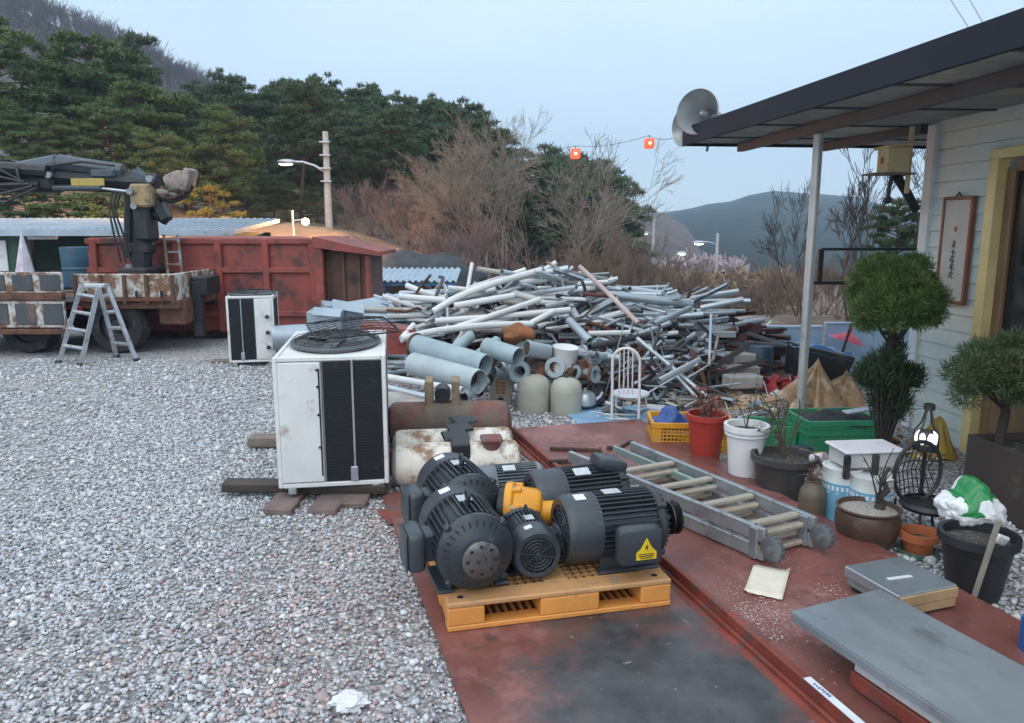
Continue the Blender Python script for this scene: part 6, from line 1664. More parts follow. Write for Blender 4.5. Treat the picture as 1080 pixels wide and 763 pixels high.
# ---------------------------------------------------------------- pale blue fence, frame, bins
FD = 8.7
fbm = mat('pale_blue_panel', srgb(176, 205, 228), srgb(152, 184, 212), 2, .5, 0, .04, 10, srgb(196, 208, 218), .25, 3)
for (pa, pb, top, lb) in ((740, 869, 346, 'pale blue panel wall behind the red beams, lower left section'), (870, 975, 342, 'pale blue panel wall beside the house, taller right section')):
    xa, xb = lx(pa, FD), lx(pb, FD); zt_ = D(800, top, FD).z
    t = thing('panel_fence', lb, 'fence', (0, FD - (.03 if pa > 800 else 0), 0))
    b = MB(); n_ = max(1, int((xb - xa) / .5))
    for i in range(n_):
        q0, q1 = xa + (xb - xa) * i / n_, xa + (xb - xa) * (i + 1) / n_; b.box(((q0 + q1) / 2, 0, zt_ / 2 - .25), (q1 - q0 - .006, .03, zt_ + .5), .004)
    b.build('panel', fbm, t)
    b = MB(); b.box(((xa + xb) / 2, 0, zt_ + .014), (xb - xa, .05, .025), .004); b.build('top_cap', fbm, t)
t = thing('sign_frame', 'empty black metal frame standing between the porch post and the house', 'metal frame', D(910, 300, 6.75))
o_ = t.location.copy()
fl_, fr2, bl_, br_ = D(867, 263, 6.75) - o_, D(990, 263, 6.75) - o_, D(863, 298, 6.75) - o_, D(990, 299, 6.75) - o_
b = MB(); b.box((fl_ + fr2) / 2, ((fr2 - fl_).length, .03, .025)); b.build('top_rail', dark_metal, t)
b = MB(); b.box((bl_ + br_) / 2 + Vector((-.04, 0, 0)), ((br_ - bl_).length + .1, .03, .03)); b.build('bottom_rail', dark_metal, t)
b = MB(); b.box((fl_ + bl_) / 2, (.04, .035, (fl_ - bl_).length)); b.build('side_rail', dark_metal, t)
b = MB(); b.box(Vector((br_.x - .15, 0.02, -.5)), (.04, .035, 1.5)); b.build('stand', dark_metal, t)
# black tub with blue sheet
p = D(856, 402, 7.6); t = thing('tub', 'tilted black plastic tub lined with a blue sheet by the blue fence', 'tub', p, 0, None, (0, .22, .1)); t.scale = (1.15, 1.1, 1.05)
b = MB(); b.box((0, 0, .17), (.40, .36, .32), .03, None, 2, (1.18, 1.18)); b.build('tub_body', black_pl, t)
b = MB()
for i in range(9):
    for j in range(7):
        pass
bm = b.bm; g_ = [[bm.verts.new((-.24 + .48 * i / 10, -.21 + .42 * j / 8, .335 + .05 * noise.noise(Vector((i * .5, j * .6, 2))) - (.05 if i in (0, 10) or j in (0, 8) else 0))) for j in range(9)] for i in range(11)]
for i in range(10):
    for j in range(8): bm.faces.new((g_[i][j], g_[i + 1][j], g_[i + 1][j + 1], g_[i][j + 1]))
b.build('blue_sheet', mat('blue_sheet', (0.10, 0.25, 0.52), (0.06, 0.16, 0.36), 5, .4), t)
b = MB(); b.lathe([(.20, 0), (.14, .05), (.03, .10), (.008, .11)], 7, jit=.12); b.tube([(0, 0, .1), (.0, 0, .2)], .008, 6); o = b.build('red_parasol', mat('faded_red_cloth', (0.62, 0.07, 0.14), (0.48, 0.05, 0.10), 6, .6)); p = D(894, 357, 8.4); o.location = p + Vector((0, 0, -.04)); o.rotation_euler = (0, .3, 0); tag(o, 'small red parasol hanging in front of the pale blue fence', 'parasol')
b = MB(); p = D(884, 386, 8.2); q = D(898, 342, 8.2); b.tube([Vector(), q - p], .015, 6); o = b.build('leaning_rod', dark_metal); o.location = p; tag(o, 'dark rod leaning on the pale blue fence beside the red parasol', 'rod')
b = MB()
rg = random.Random(8)
for k in range(26):
    c = Vector((rg.gauss(0, .16), rg.gauss(0, .1), abs(rg.gauss(0, .07)))); b.box(c, (rg.uniform(.04, .16), rg.uniform(.03, .12), rg.uniform(.005, .03)), .003, Euler((rg.gauss(0, .7), rg.gauss(0, .7), rg.uniform(0, 3))))
o = b.build('red_rags', mat('red_rag', (0.40, 0.035, 0.045), (0.25, 0.025, 0.035), 8, .6)); p = D(824, 410, 7.5); o.location = (p.x, p.y, p.z); tag(o, 'heap of red plastic scraps at the foot of the blue fence', 'red scraps', kind='stuff')

def cloth_lump(name, label, cat, c, prof, m, seed, wr=.05, res=(44, 24), rz=0, sm=50):
    """draped cover: prof is list of bumps (x, y, sx, sy, h)"""
    nx, ny = res; xs = [q[0] - q[2] * 1.5 for q in prof] + [q[0] + q[2] * 1.5 for q in prof]; ys = [q[1] - q[3] * 1.4 for q in prof] + [q[1] + q[3] * 1.4 for q in prof]
    x0, x1, y0, y1 = min(xs), max(xs), min(ys), max(ys)
    b = MB(); bm = b.bm; gg = []
    for i in range(nx + 1):
        r_ = []
        for j in range(ny + 1):
            x, y = x0 + (x1 - x0) * i / nx, y0 + (y1 - y0) * j / ny
            z = 0
            for (a, bb_, sx, sy, h) in prof:
                d2 = ((x - a) / sx) ** 2 + ((y - bb_) / sy) ** 2; z = max(z, h * max(0, 1 - d2 ** .62 * .62))
            n = noise.noise(Vector((x * 5 + seed, y * 3, 0))) + .6 * noise.noise(Vector((x * 13, y * 7, seed)))
            bs_ = max(prof, key=lambda q_: -((x - q_[0]) / q_[2]) ** 2 - ((y - q_[1]) / q_[3]) ** 2); th_ = math.atan2(y - bs_[1], x - bs_[0]); rr_ = math.hypot((x - bs_[0]) / bs_[2], (y - bs_[1]) / bs_[3])
            fold = (abs(math.sin(th_ * 4.5 + n * 1.6 + seed)) * 1.5 - .5) * min(1, rr_ * 1.8) + .5 * abs(noise.noise(Vector((x * 9, y * 9, seed + 4))))
            r_.append(bm.verts.new((x + n * .03, y + n * .02, max(.003 + .002 * n, z + (n * wr + fold * wr * .8) * min(1, z * 6)))))
        gg.append(r_)
    for i in range(nx):
        for j in range(ny):
            f = (gg[i][j], gg[i + 1][j], gg[i + 1][j + 1], gg[i][j + 1])
            if max(v.co.z for v in f) > .012: bm.faces.new(f)
    for v in [v for v in bm.verts if not v.link_faces]: bm.verts.remove(v)
    o = b.build(name, m, smooth=sm); o.location = c; o.rotation_euler = (0, 0, rz); return tag(o, label, cat)
tarp = mat('tan_tarpaulin', (0.44, 0.27, 0.145), (0.27, 0.155, 0.085), 6, .45, 0, .8, 7, (0.52, 0.39, 0.26), .4, 7)
def tarp_sheet(name, label, c, peak, Rr, seed, m, npl=7, rz=0):
    """a stiff sheet dragged up to one peak and falling in pleats to the ground"""
    rg = random.Random(seed); b = MB(); bm = b.bm; nr, na = 12, 96; ph = [rg.uniform(0, 6.28) for _ in range(4)]; rings = []
    for i in range(nr + 1):
        f = i / nr; ring = []
        for j in range(na):
            a = 2 * PI * j / na
            pl_ = abs(math.sin(a * npl / 2 + ph[0] + .6 * math.sin(a * 2 + ph[1]))) ** .6 - .5
            pl2 = math.sin(a * npl * 1.7 + ph[2] + f * 2) * .22
            rad = Rr * f * (1 + .34 * (pl_ + pl2) * (.35 + f)) * (1 + .25 * math.sin(a + ph[3]))
            z = peak[2] * (1 - f ** .75) + .05 * (pl_ + pl2) * math.sin(f * PI) + (.015 * (pl_ + .5) if i == nr else 0) + .02 * noise.noise(Vector((math.cos(a) * 3, math.sin(a) * 3, f * 4 + seed)))
            ring.append(bm.verts.new((peak[0] * (1 - f) ** .8 + rad * math.cos(a), peak[1] * (1 - f) + rad * .75 * math.sin(a), max(.004, z))))
        rings.append(ring)
    for r0, r1 in zip(rings[1:], rings[2:]):
        for j in range(na): bm.faces.new((r0[j], r0[(j + 1) % na], r1[(j + 1) % na], r1[j]))
    cv = bm.verts.new((peak[0], peak[1], peak[2] + .01))
    for j in range(na): bm.faces.new((cv, rings[1][j], rings[1][(j + 1) % na]))
    for v in rings[0]: bm.verts.remove(v)
    o = b.build(name, m, smooth=42); o.location = c; o.rotation_euler = (0, 0, rz); return tag(o, label, 'tarpaulin')
p = G(874, 440); tarp_sheet('tarpaulin', 'brown tarpaulin pulled up to a peak behind the green crate', (p.x - .02, p.y + .38, 0), (.07, .05, .45), .34, 5, tarp, 5)
p = G(912, 440); tarp_sheet('tarpaulin', 'lower brown tarpaulin fold between the peaked tarpaulin and the topiary', (p.x + .02, p.y + .52, 0), (.05, .06, .31), .27, 8, tarp, 5)
p = G(810, 430); cloth_lump('tarpaulin', 'low flat end of tan tarpaulin lying left of the porch post', 'tarpaulin', (p.x - .1, p.y + .2, 0), [(0, 0, .42, .2, .08)], mat('tan_tarpaulin_light', (0.50, 0.34, 0.21), (0.34, 0.21, 0.12), 6, .5, 0, .3, 14), 9, .04, (18, 9), 0, 24)

# ---------------------------------------------------------------- plants
def stems(b, base, n, h, spread, r, rg, kids=3, tips=None):
    for k in range(n):
        a = rg.uniform(0, 6.28); d = Vector((math.cos(a) * spread * rg.uniform(.3, 1), math.sin(a) * spread * rg.uniform(.3, 1), 1)).normalized()
        L = h * rg.uniform(.6, 1.0); p = Vector(base); pts = [p]
        for s in range(4):
            d = (d + Vector((rg.gauss(0, .16), rg.gauss(0, .16), .05))).normalized(); pts.append(pts[-1] + d * L / 4)
        b.tube(pts, r, 5, r2=r * .35)
        if tips is not None: tips += pts[2:]
        for q in range(kids):
            i = rg.randint(1, 3); e = pts[i] + (d + Vector((rg.gauss(0, .7), rg.gauss(0, .7), rg.uniform(-.1, .5)))).normalized() * L * rg.uniform(.2, .45)
            b.tube([pts[i], pts[i].lerp(e, .5) + Vector((rg.gauss(0, .01), rg.gauss(0, .01), .01)), e], r * .5, 4, r2=r * .2)
            if tips is not None: tips.append(e)
def leaves(tips, rg, n, size, spread):
    V = []; F = []
    for k in range(n):
        c = rg.choice(tips) + Vector((rg.gauss(0, spread), rg.gauss(0, spread), rg.gauss(0, spread)))
        d = Vector((rg.gauss(0, 1), rg.gauss(0, 1), rg.gauss(0, .6) + .2)).normalized(); s = d.orthogonal().normalized(); s = Matrix.Rotation(rg.uniform(0, 6.28), 3, d) @ s
        l = size * rg.uniform(.6, 1.3); w_ = l * .28; b0 = len(V)
        V += [c, c + d * l * .5 + s * w_, c + d * l, c + d * l * .5 - s * w_]; F.append((b0, b0 + 1, b0 + 2, b0 + 3))
    return [tuple(v) for v in V], F
soil = mat('pot_soil', (0.075, 0.06, 0.05), (0.035, 0.03, 0.028), 30, .95, 0, .5, 60, (0.25, 0.24, 0.22), .35, 40)
stemm = mat('plant_stem', (0.12, 0.085, 0.055), (0.07, 0.05, 0.035), 8, .8)
def pot(name, label, cat, px, py, rb, rt, h, m, rim=.012, cz=0, soilm=None, dy=0, z0=0.0, ribs=()):
    p = G(px, py, z0); t = thing(name, label, cat, (p.x, p.y + rb + dy, z0))
    pr = [(rb * .9, 0), (rb, .008)] + [(rb + (rt - rb) * f, h * f) for f in (.25, .5, .75)] + [(rt - .003, h - .04), (rt + rim, h - .038), (rt + rim, h), (rt - .006, h), (rt - .01, h - .05)]
    b = MB(); b.lathe(pr, 36, capt=False); b.build('shell', m, t)
    b = MB(); b.lathe([(rt - .008, h - .045), (rt * .5, h - .035), (.004, h - .03)], 24, capb=False, jit=.02); b.build('soil', soilm or soil, t)
    return t, h - .04
def plant_in(t, z, seed, n, h, spread, r, leafm=None, nl=0, ls=.03, kids=3, lsp=.02, sm=None):
    rg = random.Random(seed); b = MB(); tips = []; stems(b, (0, 0, z), n, h, spread, r, rg, kids, tips)
    pln = b.build('plant', sm or stemm, t)
    if leafm:
        V, F = leaves(tips, rg, nl, ls, lsp); raw_mesh('leaves', V, F, 4, leafm, pln)
redpot = mat('red_pot', (0.42, 0.045, 0.03), (0.34, 0.036, 0.026), 5, .4, 0, .03, 20, (0.30, 0.08, 0.06), .2, 7)
t, z = pot('plant_pot', 'tall red pot with a dried reddish plant beside the yellow crate', 'plant pot', 747, 492, .095, .135, .36, redpot)
plant_in(t, z, 41, 9, .22, .8, .004, mat('dry_red_leaf', (0.26, 0.10, 0.075), (0.15, 0.06, 0.045), 15, .8), 190, .035, 4, .03)
whpot = mat('white_pot', (0.78, 0.79, 0.80), (0.68, 0.69, 0.70), 4, .35, 0, .03, 20, (0.40, 0.36, 0.28), .28, 4)
t, z = pot('plant_pot', 'tall white stained pot with thin bare stems right of the red pot', 'plant pot', 789, 515, .095, .130, .40, whpot, .014)
b = MB(); b.lathe([(.128, .33), (.139, .335), (.139, .345), (.129, .35)], 36, capb=False, capt=False); b.build('rim_ring', whpot, t)
plant_in(t, z, 42, 3, .42, .3, .004, mat('olive_leaf', (0.13, 0.13, 0.06), (0.07, 0.075, 0.04), 15, .7), 40, .03, 4, .02)
blpot = mat('grey_black_pot', (0.07, 0.068, 0.062), (0.04, 0.039, 0.037), 4, .55, 0, .05, 20, (0.17, 0.155, 0.13), .35, 4)
t, z = pot('plant_pot', 'wide dark pot with a branching bare plant in front of the green crates', 'plant pot', 834, 532, .15, .185, .27, blpot, .016)
plant_in(t, z, 43, 5, .52, .55, .008, mat('green_brown_leaf', (0.10, 0.12, 0.05), (0.06, 0.07, 0.035), 15, .7), 60, .028, 5, .02)
brjar = mat('brown_jar', (0.16, 0.125, 0.085), (0.095, 0.075, 0.055), 4, .5, 0, .05, 20, (0.06, 0.05, 0.04), .3, 5)
p = G(861, 556); t = thing('jar', 'brown narrow jar with small plant between ladder end and blue paint cans', 'jar', (p.x, p.y + .08, 0))
b = MB(); b.lathe([(.065, 0), (.073, .01), (.075, .15), (.068, .19), (.05, .215), (.045, .24), (.05, .25), (.04, .25), (.035, .22)], 28, capt=False); b.build('shell', brjar, t)
plant_in(t, .22, 44, 5, .14, .6, .004, mat('reddish_bud', (0.30, 0.09, 0.10), (0.12, 0.10, 0.05), 20, .7), 40, .022, 2, .02)
# paint cans
canb = mat('light_blue_can', (0.20, 0.48, 0.66), (0.16, 0.41, 0.59), 5, .35, .2, .02, 20, (0.5, 0.56, 0.6), .12, 6)
canw = mat('can_white_band', (0.74, 0.77, 0.76), (0.62, 0.66, 0.66), 8, .45)
def can(label, px, py, r, h):
    p = G(px, py); t = thing('paint_can', label, 'paint can', (p.x, p.y + r, 0))
    b = MB(); b.lathe([(r, 0), (r + .003, .004), (r, .012), (r, h * .74)], 36, capt=False); b.build('shell', canb, t)
    b = MB(); b.lathe([(r + .0005, h * .742), (r + .0005, h - .012), (r + .004, h - .006), (r + .004, h), (r - .008, h), (r - .012, h - .008), (.004, h - .008)], 36, capb=False, capt=False); b.build('top_band', canw, t)
    b = MB()
    for k in range(26):
        a = 2 * PI * k / 26; b.box((math.cos(a) * (r + .0005), math.sin(a) * (r + .0005), h * .66), (.003, r * .13, h * .07), 0, Euler((0, 0, a)))
        if k % 2: b.box((math.cos(a) * (r + .0005), math.sin(a) * (r + .0005), h * .58), (.003, r * .09, h * .03), 0, Euler((0, 0, a)))
    b.build('printed_band', canw, t)
    return t
can('light blue paint can with white top, left one behind the brown jar', 893, 556, .105, .325)
can('light blue paint can with white top, right one behind the brown bowl', 926, 566, .115, .315)
t = thing('white_case', 'white box with black corner posts lying on the blue paint cans', 'case', D(916, 493, 4.08), R(6))
b = MB(); b.box((0, .05, .052), (.32, .20, .085), .008); b.build('body', mat('case_grey_white', (0.56, 0.55, 0.54), (0.42, 0.42, 0.41), 6, .6), t)
b = MB(); b.box((0, .05, .104), (.355, .235, .018), .006); b.build('lid', mat('lilac_white', (0.72, 0.69, 0.74), (0.6, 0.58, 0.62), 8, .5), t)
for x in (-.165, .0):
    b = MB(); b.box((x, -.062, .025), (.032, .03, .135), .005); b.build('corner_post', black_pl, t)
# bonsai bowl
bowl = mat('brown_glazed_bowl', (0.105, 0.06, 0.042), (0.06, 0.038, 0.03), 5, .4, 0, .05, 20, (0.16, 0.11, 0.08), .3, 6)
p = G(925, 586); t = thing('bonsai_bowl', 'round brown bowl of pale gravel with a twisted dark trunk', 'plant pot', (p.x, p.y + .13, 0))
b = MB(); b.lathe([(.095, 0), (.11, .012), (.142, .06), (.160, .12), (.160, .165), (.150, .195), (.162, .212), (.150, .216), (.142, .185)], 36, capt=False); b.build('shell', bowl, t)
b = MB(); b.lathe([(.145, .190), (.08, .200), (.004, .205)], 26, capb=False, jit=.03); b.build('gravel_top', mat('pale_pot_gravel', (0.46, 0.43, 0.38), (0.24, 0.22, 0.2), 60, .9, 0, .6, 90), t)
b = MB(); b.tube([(.05, 0, .18), (.07, .01, .23), (.05, .0, .27), (.09, .0, .30), (.07, .02, .36), (.10, .02, .42)], .022, 8, radii=[.03, .026, .022, .018, .014, .008]); rg = random.Random(5); stems(b, (.05, 0, .25), 4, .30, .7, .006, rg, 3); b.build('trunk', bark_dark, t)
t, z = pot('plant_pot', 'small orange pot with green saucer right of the brown bowl', 'plant pot', 974, 590, .06, .085, .125, mat('orange_pot', (0.48, 0.15, 0.055), (0.38, 0.11, 0.045), 6, .5), .012)
b = MB(); b.lathe([(.07, -.001), (.09, .005), (.095, .028), (.088, .03), (.07, .01)], 28, capt=False); b.build('saucer', mat('green_saucer', (0.10, 0.20, 0.13), (0.07, 0.14, 0.10), 6, .4), t)
# wire plant stand
p = G(975, 597); c_ = D(968, 498, 3.95)
t = thing('wire_stand', 'black wire plant stand with round woven back behind the bonsai bowl', 'plant stand', (c_.x, 3.95, 0), R(12))
b = MB(); zc2 = c_.z; b.tube([(.145 * math.cos(a * PI / 14), .0, zc2 + .17 * math.sin(a * PI / 14)) for a in range(29)], .011, 8, cap=False); b.build('ring', black_pl, t)
b = MB()
for k in range(9):
    x = -.12 + .03 * k; hh = .17 * math.sqrt(max(0, 1 - (x / .145) ** 2)); b.tube([(x, .0, zc2 - hh), (x * .9, .05, zc2), (x, .0, zc2 + hh)], .003, 5)
for k in range(5):
    z_ = -.1 + .05 * k; ww = .145 * math.sqrt(max(0, 1 - (z_ / .17) ** 2)); b.tube([(-ww, 0, zc2 + z_), (0, .05, zc2 + z_), (ww, 0, zc2 + z_)], .003, 5)
b.build('woven_back', dark_metal, t)
b = MB(); b.lathe([(.13, zc2 - .17), (.145, zc2 - .15), (.13, zc2 - .13)], 24, (0, -.10, 0), capb=False, capt=False); b.lathe([(.13, zc2 - .155), (.01, zc2 - .155)], 20, (0, -.10, 0), capb=False); b.build('seat_ring', black_pl, t)
for (x, y) in ((.10, -.18), (-.10, -.16), (.12, .02), (-.11, .03)):
    b = MB(); b.tube([(x * .9, y * .9, zc2 - .15), (x * 1.15, y * 1.15 - .02, .0)], .007, 6); b.build('leg', black_pl, t)
# solar lantern
c_ = D(977, 462, 4.25); t = thing('garden_lantern', 'black garden lantern with bright white glass on a wire frame', 'lantern', c_)
b = MB(); b.lathe([(.02, .165), (.032, .17), (.03, .20), (.018, .205)], 16); b.build('cap', black_pl, t)
for k in range(4):
    a = k * PI / 2 + .5; b = MB(); b.tube([(.015 * math.cos(a), .015 * math.sin(a), .175), (.035 * math.cos(a), .035 * math.sin(a), .09), (.075 * math.cos(a), .075 * math.sin(a), .03), (.07 * math.cos(a), .07 * math.sin(a), -.06)], .005, 6); b.build('wire_rib', black_pl, t)
gm_ = mat('lantern_glass', (0.9, 0.92, 0.95), (0.9, 0.92, 0.95), 1, .15, emit=(.9, .95, 1.0), estr=.75)
for k in range(7):
    a = k * 2 * PI / 7 + .2; b = MB(); b.sphere((.047 * math.cos(a), .047 * math.sin(a), .0), .03, 10, 8, (.55, .55, 1.25)); b.build('glass', gm_, t)
b = MB(); b.lathe([(.03, -.04), (.042, 0), (.03, .045)], 14); b.build('lamp_core', black_pl, t)
b = MB(); b.lathe([(.07, -.07), (.07, -.035), (.05, -.03)], 20); b.tube([(0, 0, -.07), (0, 0, -c_.z)], .012, 8); b.build('post', black_pl, t)
# fertiliser bag on the black pot
bkp = mat('black_nursery_pot', (0.022, 0.024, 0.027), (0.014, 0.015, 0.018), 5, .45, 0, .04, 30, (.07, .065, .06), .2, 8)
t, z = pot('plant_pot', 'large black nursery pot under the white and green plastic bag', 'plant pot', 1040, 642, .105, .15, .31, bkp, .014)
b = MB(); b.box((.06, -.06, .30), (.07, .02, .05), .008, Euler((.3, .4, .2))); b.build('plant_label', white_pt, t)
c_ = D(1024, 540, 3.42)
b = MB(); bm = b.bm; bmesh.ops.create_icosphere(bm, subdivisions=5, radius=1)
for v in bm.verts:
    q = v.co.copy(); n = noise.noise(q * 1.6 + Vector((3, 1, 0))) * .20 + abs(noise.noise(q * 3.2)) * .16 + abs(noise.noise(q * 6.5 + Vector((0, 4, 0)))) * .05
    v.co = Vector((q.x * .155 * (1 + n), q.y * .11 * (1 + n), q.z * .085 * (1 + n) + .03 * (1 - abs(q.x)) - .02 * q.x + (.05 * max(0, 1 - ((q.x + .05) / .35) ** 2) if q.z > .2 else 0)))
for f in bm.faces:
    c = f.calc_center_median(); g = c.z > .012 and -.10 < c.x < .11 and c.y < .05 and abs(noise.noise(c * 9)) < .42
    f.material_index = 1 if g and c.z - .25 * c.x > .022 else 0
o = b.build('plastic_bag', [mat('bag_white', (0.80, 0.82, 0.83), (0.72, 0.74, 0.76), 8, .28, 0, .55, 16), mat('bag_green', (0.03, 0.26, 0.08), (0.02, 0.20, 0.06), 8, .3, 0, .2, 25)], smooth=180); o.location = c_; tag(o, 'crumpled white plastic bag with green print resting on the black nursery pot', 'plastic bag')
b = MB(); p, q = G(1024, 640), D(1054, 548, 3.0); b.box((0, 0, 0), (.022, .016, (q - p).length), .003); o = b.build('wooden_stake', mat('grey_stake', (0.36, 0.33, 0.28), (0.24, 0.22, 0.19), 5, .8)); o.location = (p + q) / 2; o.rotation_mode = 'QUATERNION'; o.rotation_quaternion = (q - p).to_track_quat('Z', 'Y'); tag(o, 'thin grey wooden stake leaning on the black nursery pot', 'stake')
p = G(1086, 700, .05); b = MB(); b.box((.05, 0, .1), (.10, .06, .22), .006); o = b.build('blue_crate', mat('strong_blue', (0.03, 0.12, 0.36), (0.02, 0.08, 0.26), 5, .4)); o.location = (p.x + .0, p.y + .05, .0); tag(o, 'strong blue plastic crate edge at the right border beside the steel deck', 'crate')
# planter, shrub, topiary
pa = Vector((2.76, 4.45, 0)); pd = Vector((.105, -1, 0)).normalized(); pn = Vector((pd.y * -1, pd.x, 0))
pln_m = mat('dark_brown_planter', (0.07, 0.05, 0.042), (0.045, 0.034, 0.03), 3, .7, 0, .1, 20, (0.12, 0.09, 0.07), .3, 4)
t = thing('planter_box', 'long dark brown planter box along the house wall', 'planter', pa, math.atan2(-pd.x, pd.y) + PI)
b = MB()
Lp, Wp, Hp = 2.2, .62, .42
b.box((.015, -Lp / 2, Hp / 2), (.03, Lp, Hp), .004); b.box((Wp - .015, -Lp / 2, Hp / 2), (.03, Lp, Hp), .004); b.box((Wp / 2, -.015, Hp / 2), (Wp - .062, .03, Hp), .004); b.box((Wp / 2, -Lp + .015, Hp / 2), (Wp - .062, .03, Hp), .004)
b.build('box_side', pln_m, t)
b = MB(); b.box((Wp / 2, -Lp / 2, Hp - .06), (Wp - .07, Lp - .07, .05)); b.build('soil', soil, t)
shr = [mat('topiary_green', (0.115, 0.185, 0.045), (0.045, 0.088, 0.024), 9, .65, 0, 0, None, (0.19, 0.225, 0.07), .3, 5), mat('shrub_olive', (0.095, 0.135, 0.05), (0.045, 0.07, 0.032), 6, .65, 0, 0, None, (0.15, 0.13, 0.06), .35, 4), mat('dark_foliage', (0.045, 0.075, 0.03), (0.022, 0.04, 0.02), 6, .7)]
def foliage(name, m, parent, blobs, n, Ln, wdt, seed, out=.9, shell=.75, up=.3):
    rg = random.Random(seed); V = []; F = []
    tot = sum(q[3] ** 2 for q in blobs)
    for (x, y, z, r, sz) in blobs:
        for k in range(int(n * r * r / tot)):
            d = Vector((rg.gauss(0, 1), rg.gauss(0, 1), rg.gauss(0, 1))).normalized()
            q = shell + (1 - shell) * rg.random() if rg.random() < .8 else rg.random()
            bump = 1 + noise.noise(d * 3 + Vector((seed, x * 9, z * 9))) * .22
            c = Vector((x, y, z)) + Vector((d.x, d.y, d.z * sz)) * r * q * bump
            dd = (d * out + Vector((rg.gauss(0, .6), rg.gauss(0, .6), rg.gauss(0, .6) + up))).normalized()
            l = Ln * rg.uniform(.6, 1.3); s = dd.orthogonal().normalized(); s = (Matrix.Rotation(rg.uniform(0, 6.28), 3, dd) @ s) * wdt
            b0 = len(V); V += [c - s, c + s, c + dd * l + s * .4, c + dd * l - s * .4]; F.append((b0, b0 + 1, b0 + 2, b0 + 3))
    return raw_mesh(name, [tuple(v) for v in V], F, 4, m, parent)
def clumps(n, c, ext, rr, seed):
    rg = random.Random(seed); L = []
    for k in range(n):
        z = -.55 + 1.5 * (k + .5) / n; a = k * 2.399 + rg.uniform(-.3, .3); q = math.sqrt(max(.03, 1 - min(1, z * z)))
        f = rg.uniform(.66, 1.02) * (1 + .22 * noise.noise(Vector((math.cos(a) * q * 1.5 + seed, math.sin(a) * q * 1.5, z * 1.5))))
        L.append((c[0] + math.cos(a) * q * ext[0] * f, c[1] + math.sin(a) * q * ext[1] * f, c[2] + z * ext[2] * f, rg.uniform(*rr), rg.uniform(.65, .9)))
    return L
TD2 = 5.35; p = D(946, 310, TD2)
t = thing('topiary_tree', 'clipped pine topiary with rounded green crown and leafy lower tier by the house corner', 'topiary', (p.x, TD2, 0)); zc3 = p.z
foliage('crown', shr[0], t, clumps(90, (0, 0, zc3 - .05), (.29, .26, .31), (.035, .115), 15), 46000, .036, .0026, 61, 1.0, .45, .35)
b = MB(); rg = random.Random(6)
b.tube([(.0, 0, 0), (.01, 0, .4), (-.01, 0, .8), (0, 0, zc3 + .1)], .04, 8, radii=[.05, .042, .034, .02])
for k in range(9):
    a = rg.uniform(0, 6.28); b.tube([(0, 0, zc3 - .42 + .02 * k), (.08 * math.cos(a), .08 * math.sin(a), zc3 - .28), (.17 * math.cos(a), .17 * math.sin(a), zc3 - .1)], .01, 5)
b.build('trunk', bark_dark, t)
zl_ = D(942, 410, TD2).z
foliage('lower_foliage', shr[2], t, [(-.04, 0, zl_ + .10, .17, 1.0), (.15, 0, zl_ + .08, .10, 1.0), (-.14, 0, zl_ + .1, .12, .9), (.02, 0, zl_ - .1, .15, 1.1), (.02, 0, zl_ + .25, .08, 1.6)], 7500, .05, .004, 62, .5, .5, .9)
b = MB()
for k in range(14):
    a = rg.uniform(0, 6.28); r0 = rg.uniform(0, .05); r1 = rg.uniform(.05, .2); b.tube([(r0 * math.cos(a), r0 * math.sin(a), 0), (r1 * .6 * math.cos(a), r1 * .6 * math.sin(a), zl_ * .6), (r1 * math.cos(a), r1 * math.sin(a), zl_ + .12)], .009, 5, r2=.004)
b.build('stem', bark_dark, t)
p = D(1062, 392, 4.35); t = thing('round_shrub', 'broad clipped olive green shrub growing from the planter at the right edge', 'shrub', (p.x, 4.35, .38)); zs = p.z - .38
foliage('crown', shr[1], t, clumps(120, (.18, -.02, zs - .03), (.45, .34, .19), (.045, .12), 16), 52000, .036, .0026, 63, 1.0, .45, .35)
b = MB(); b.tube([(0, 0, 0), (.02, 0, .2), (-.01, 0, zs - .1)], .03, 8, r2=.02)
for k in range(7): a = k * .9; b.tube([(0, 0, zs * .5), (.1 * math.cos(a), .1 * math.sin(a), zs * .7), (.22 * math.cos(a), .22 * math.sin(a), zs)], .008, 5)
b.build('trunk', bark_dark, t)

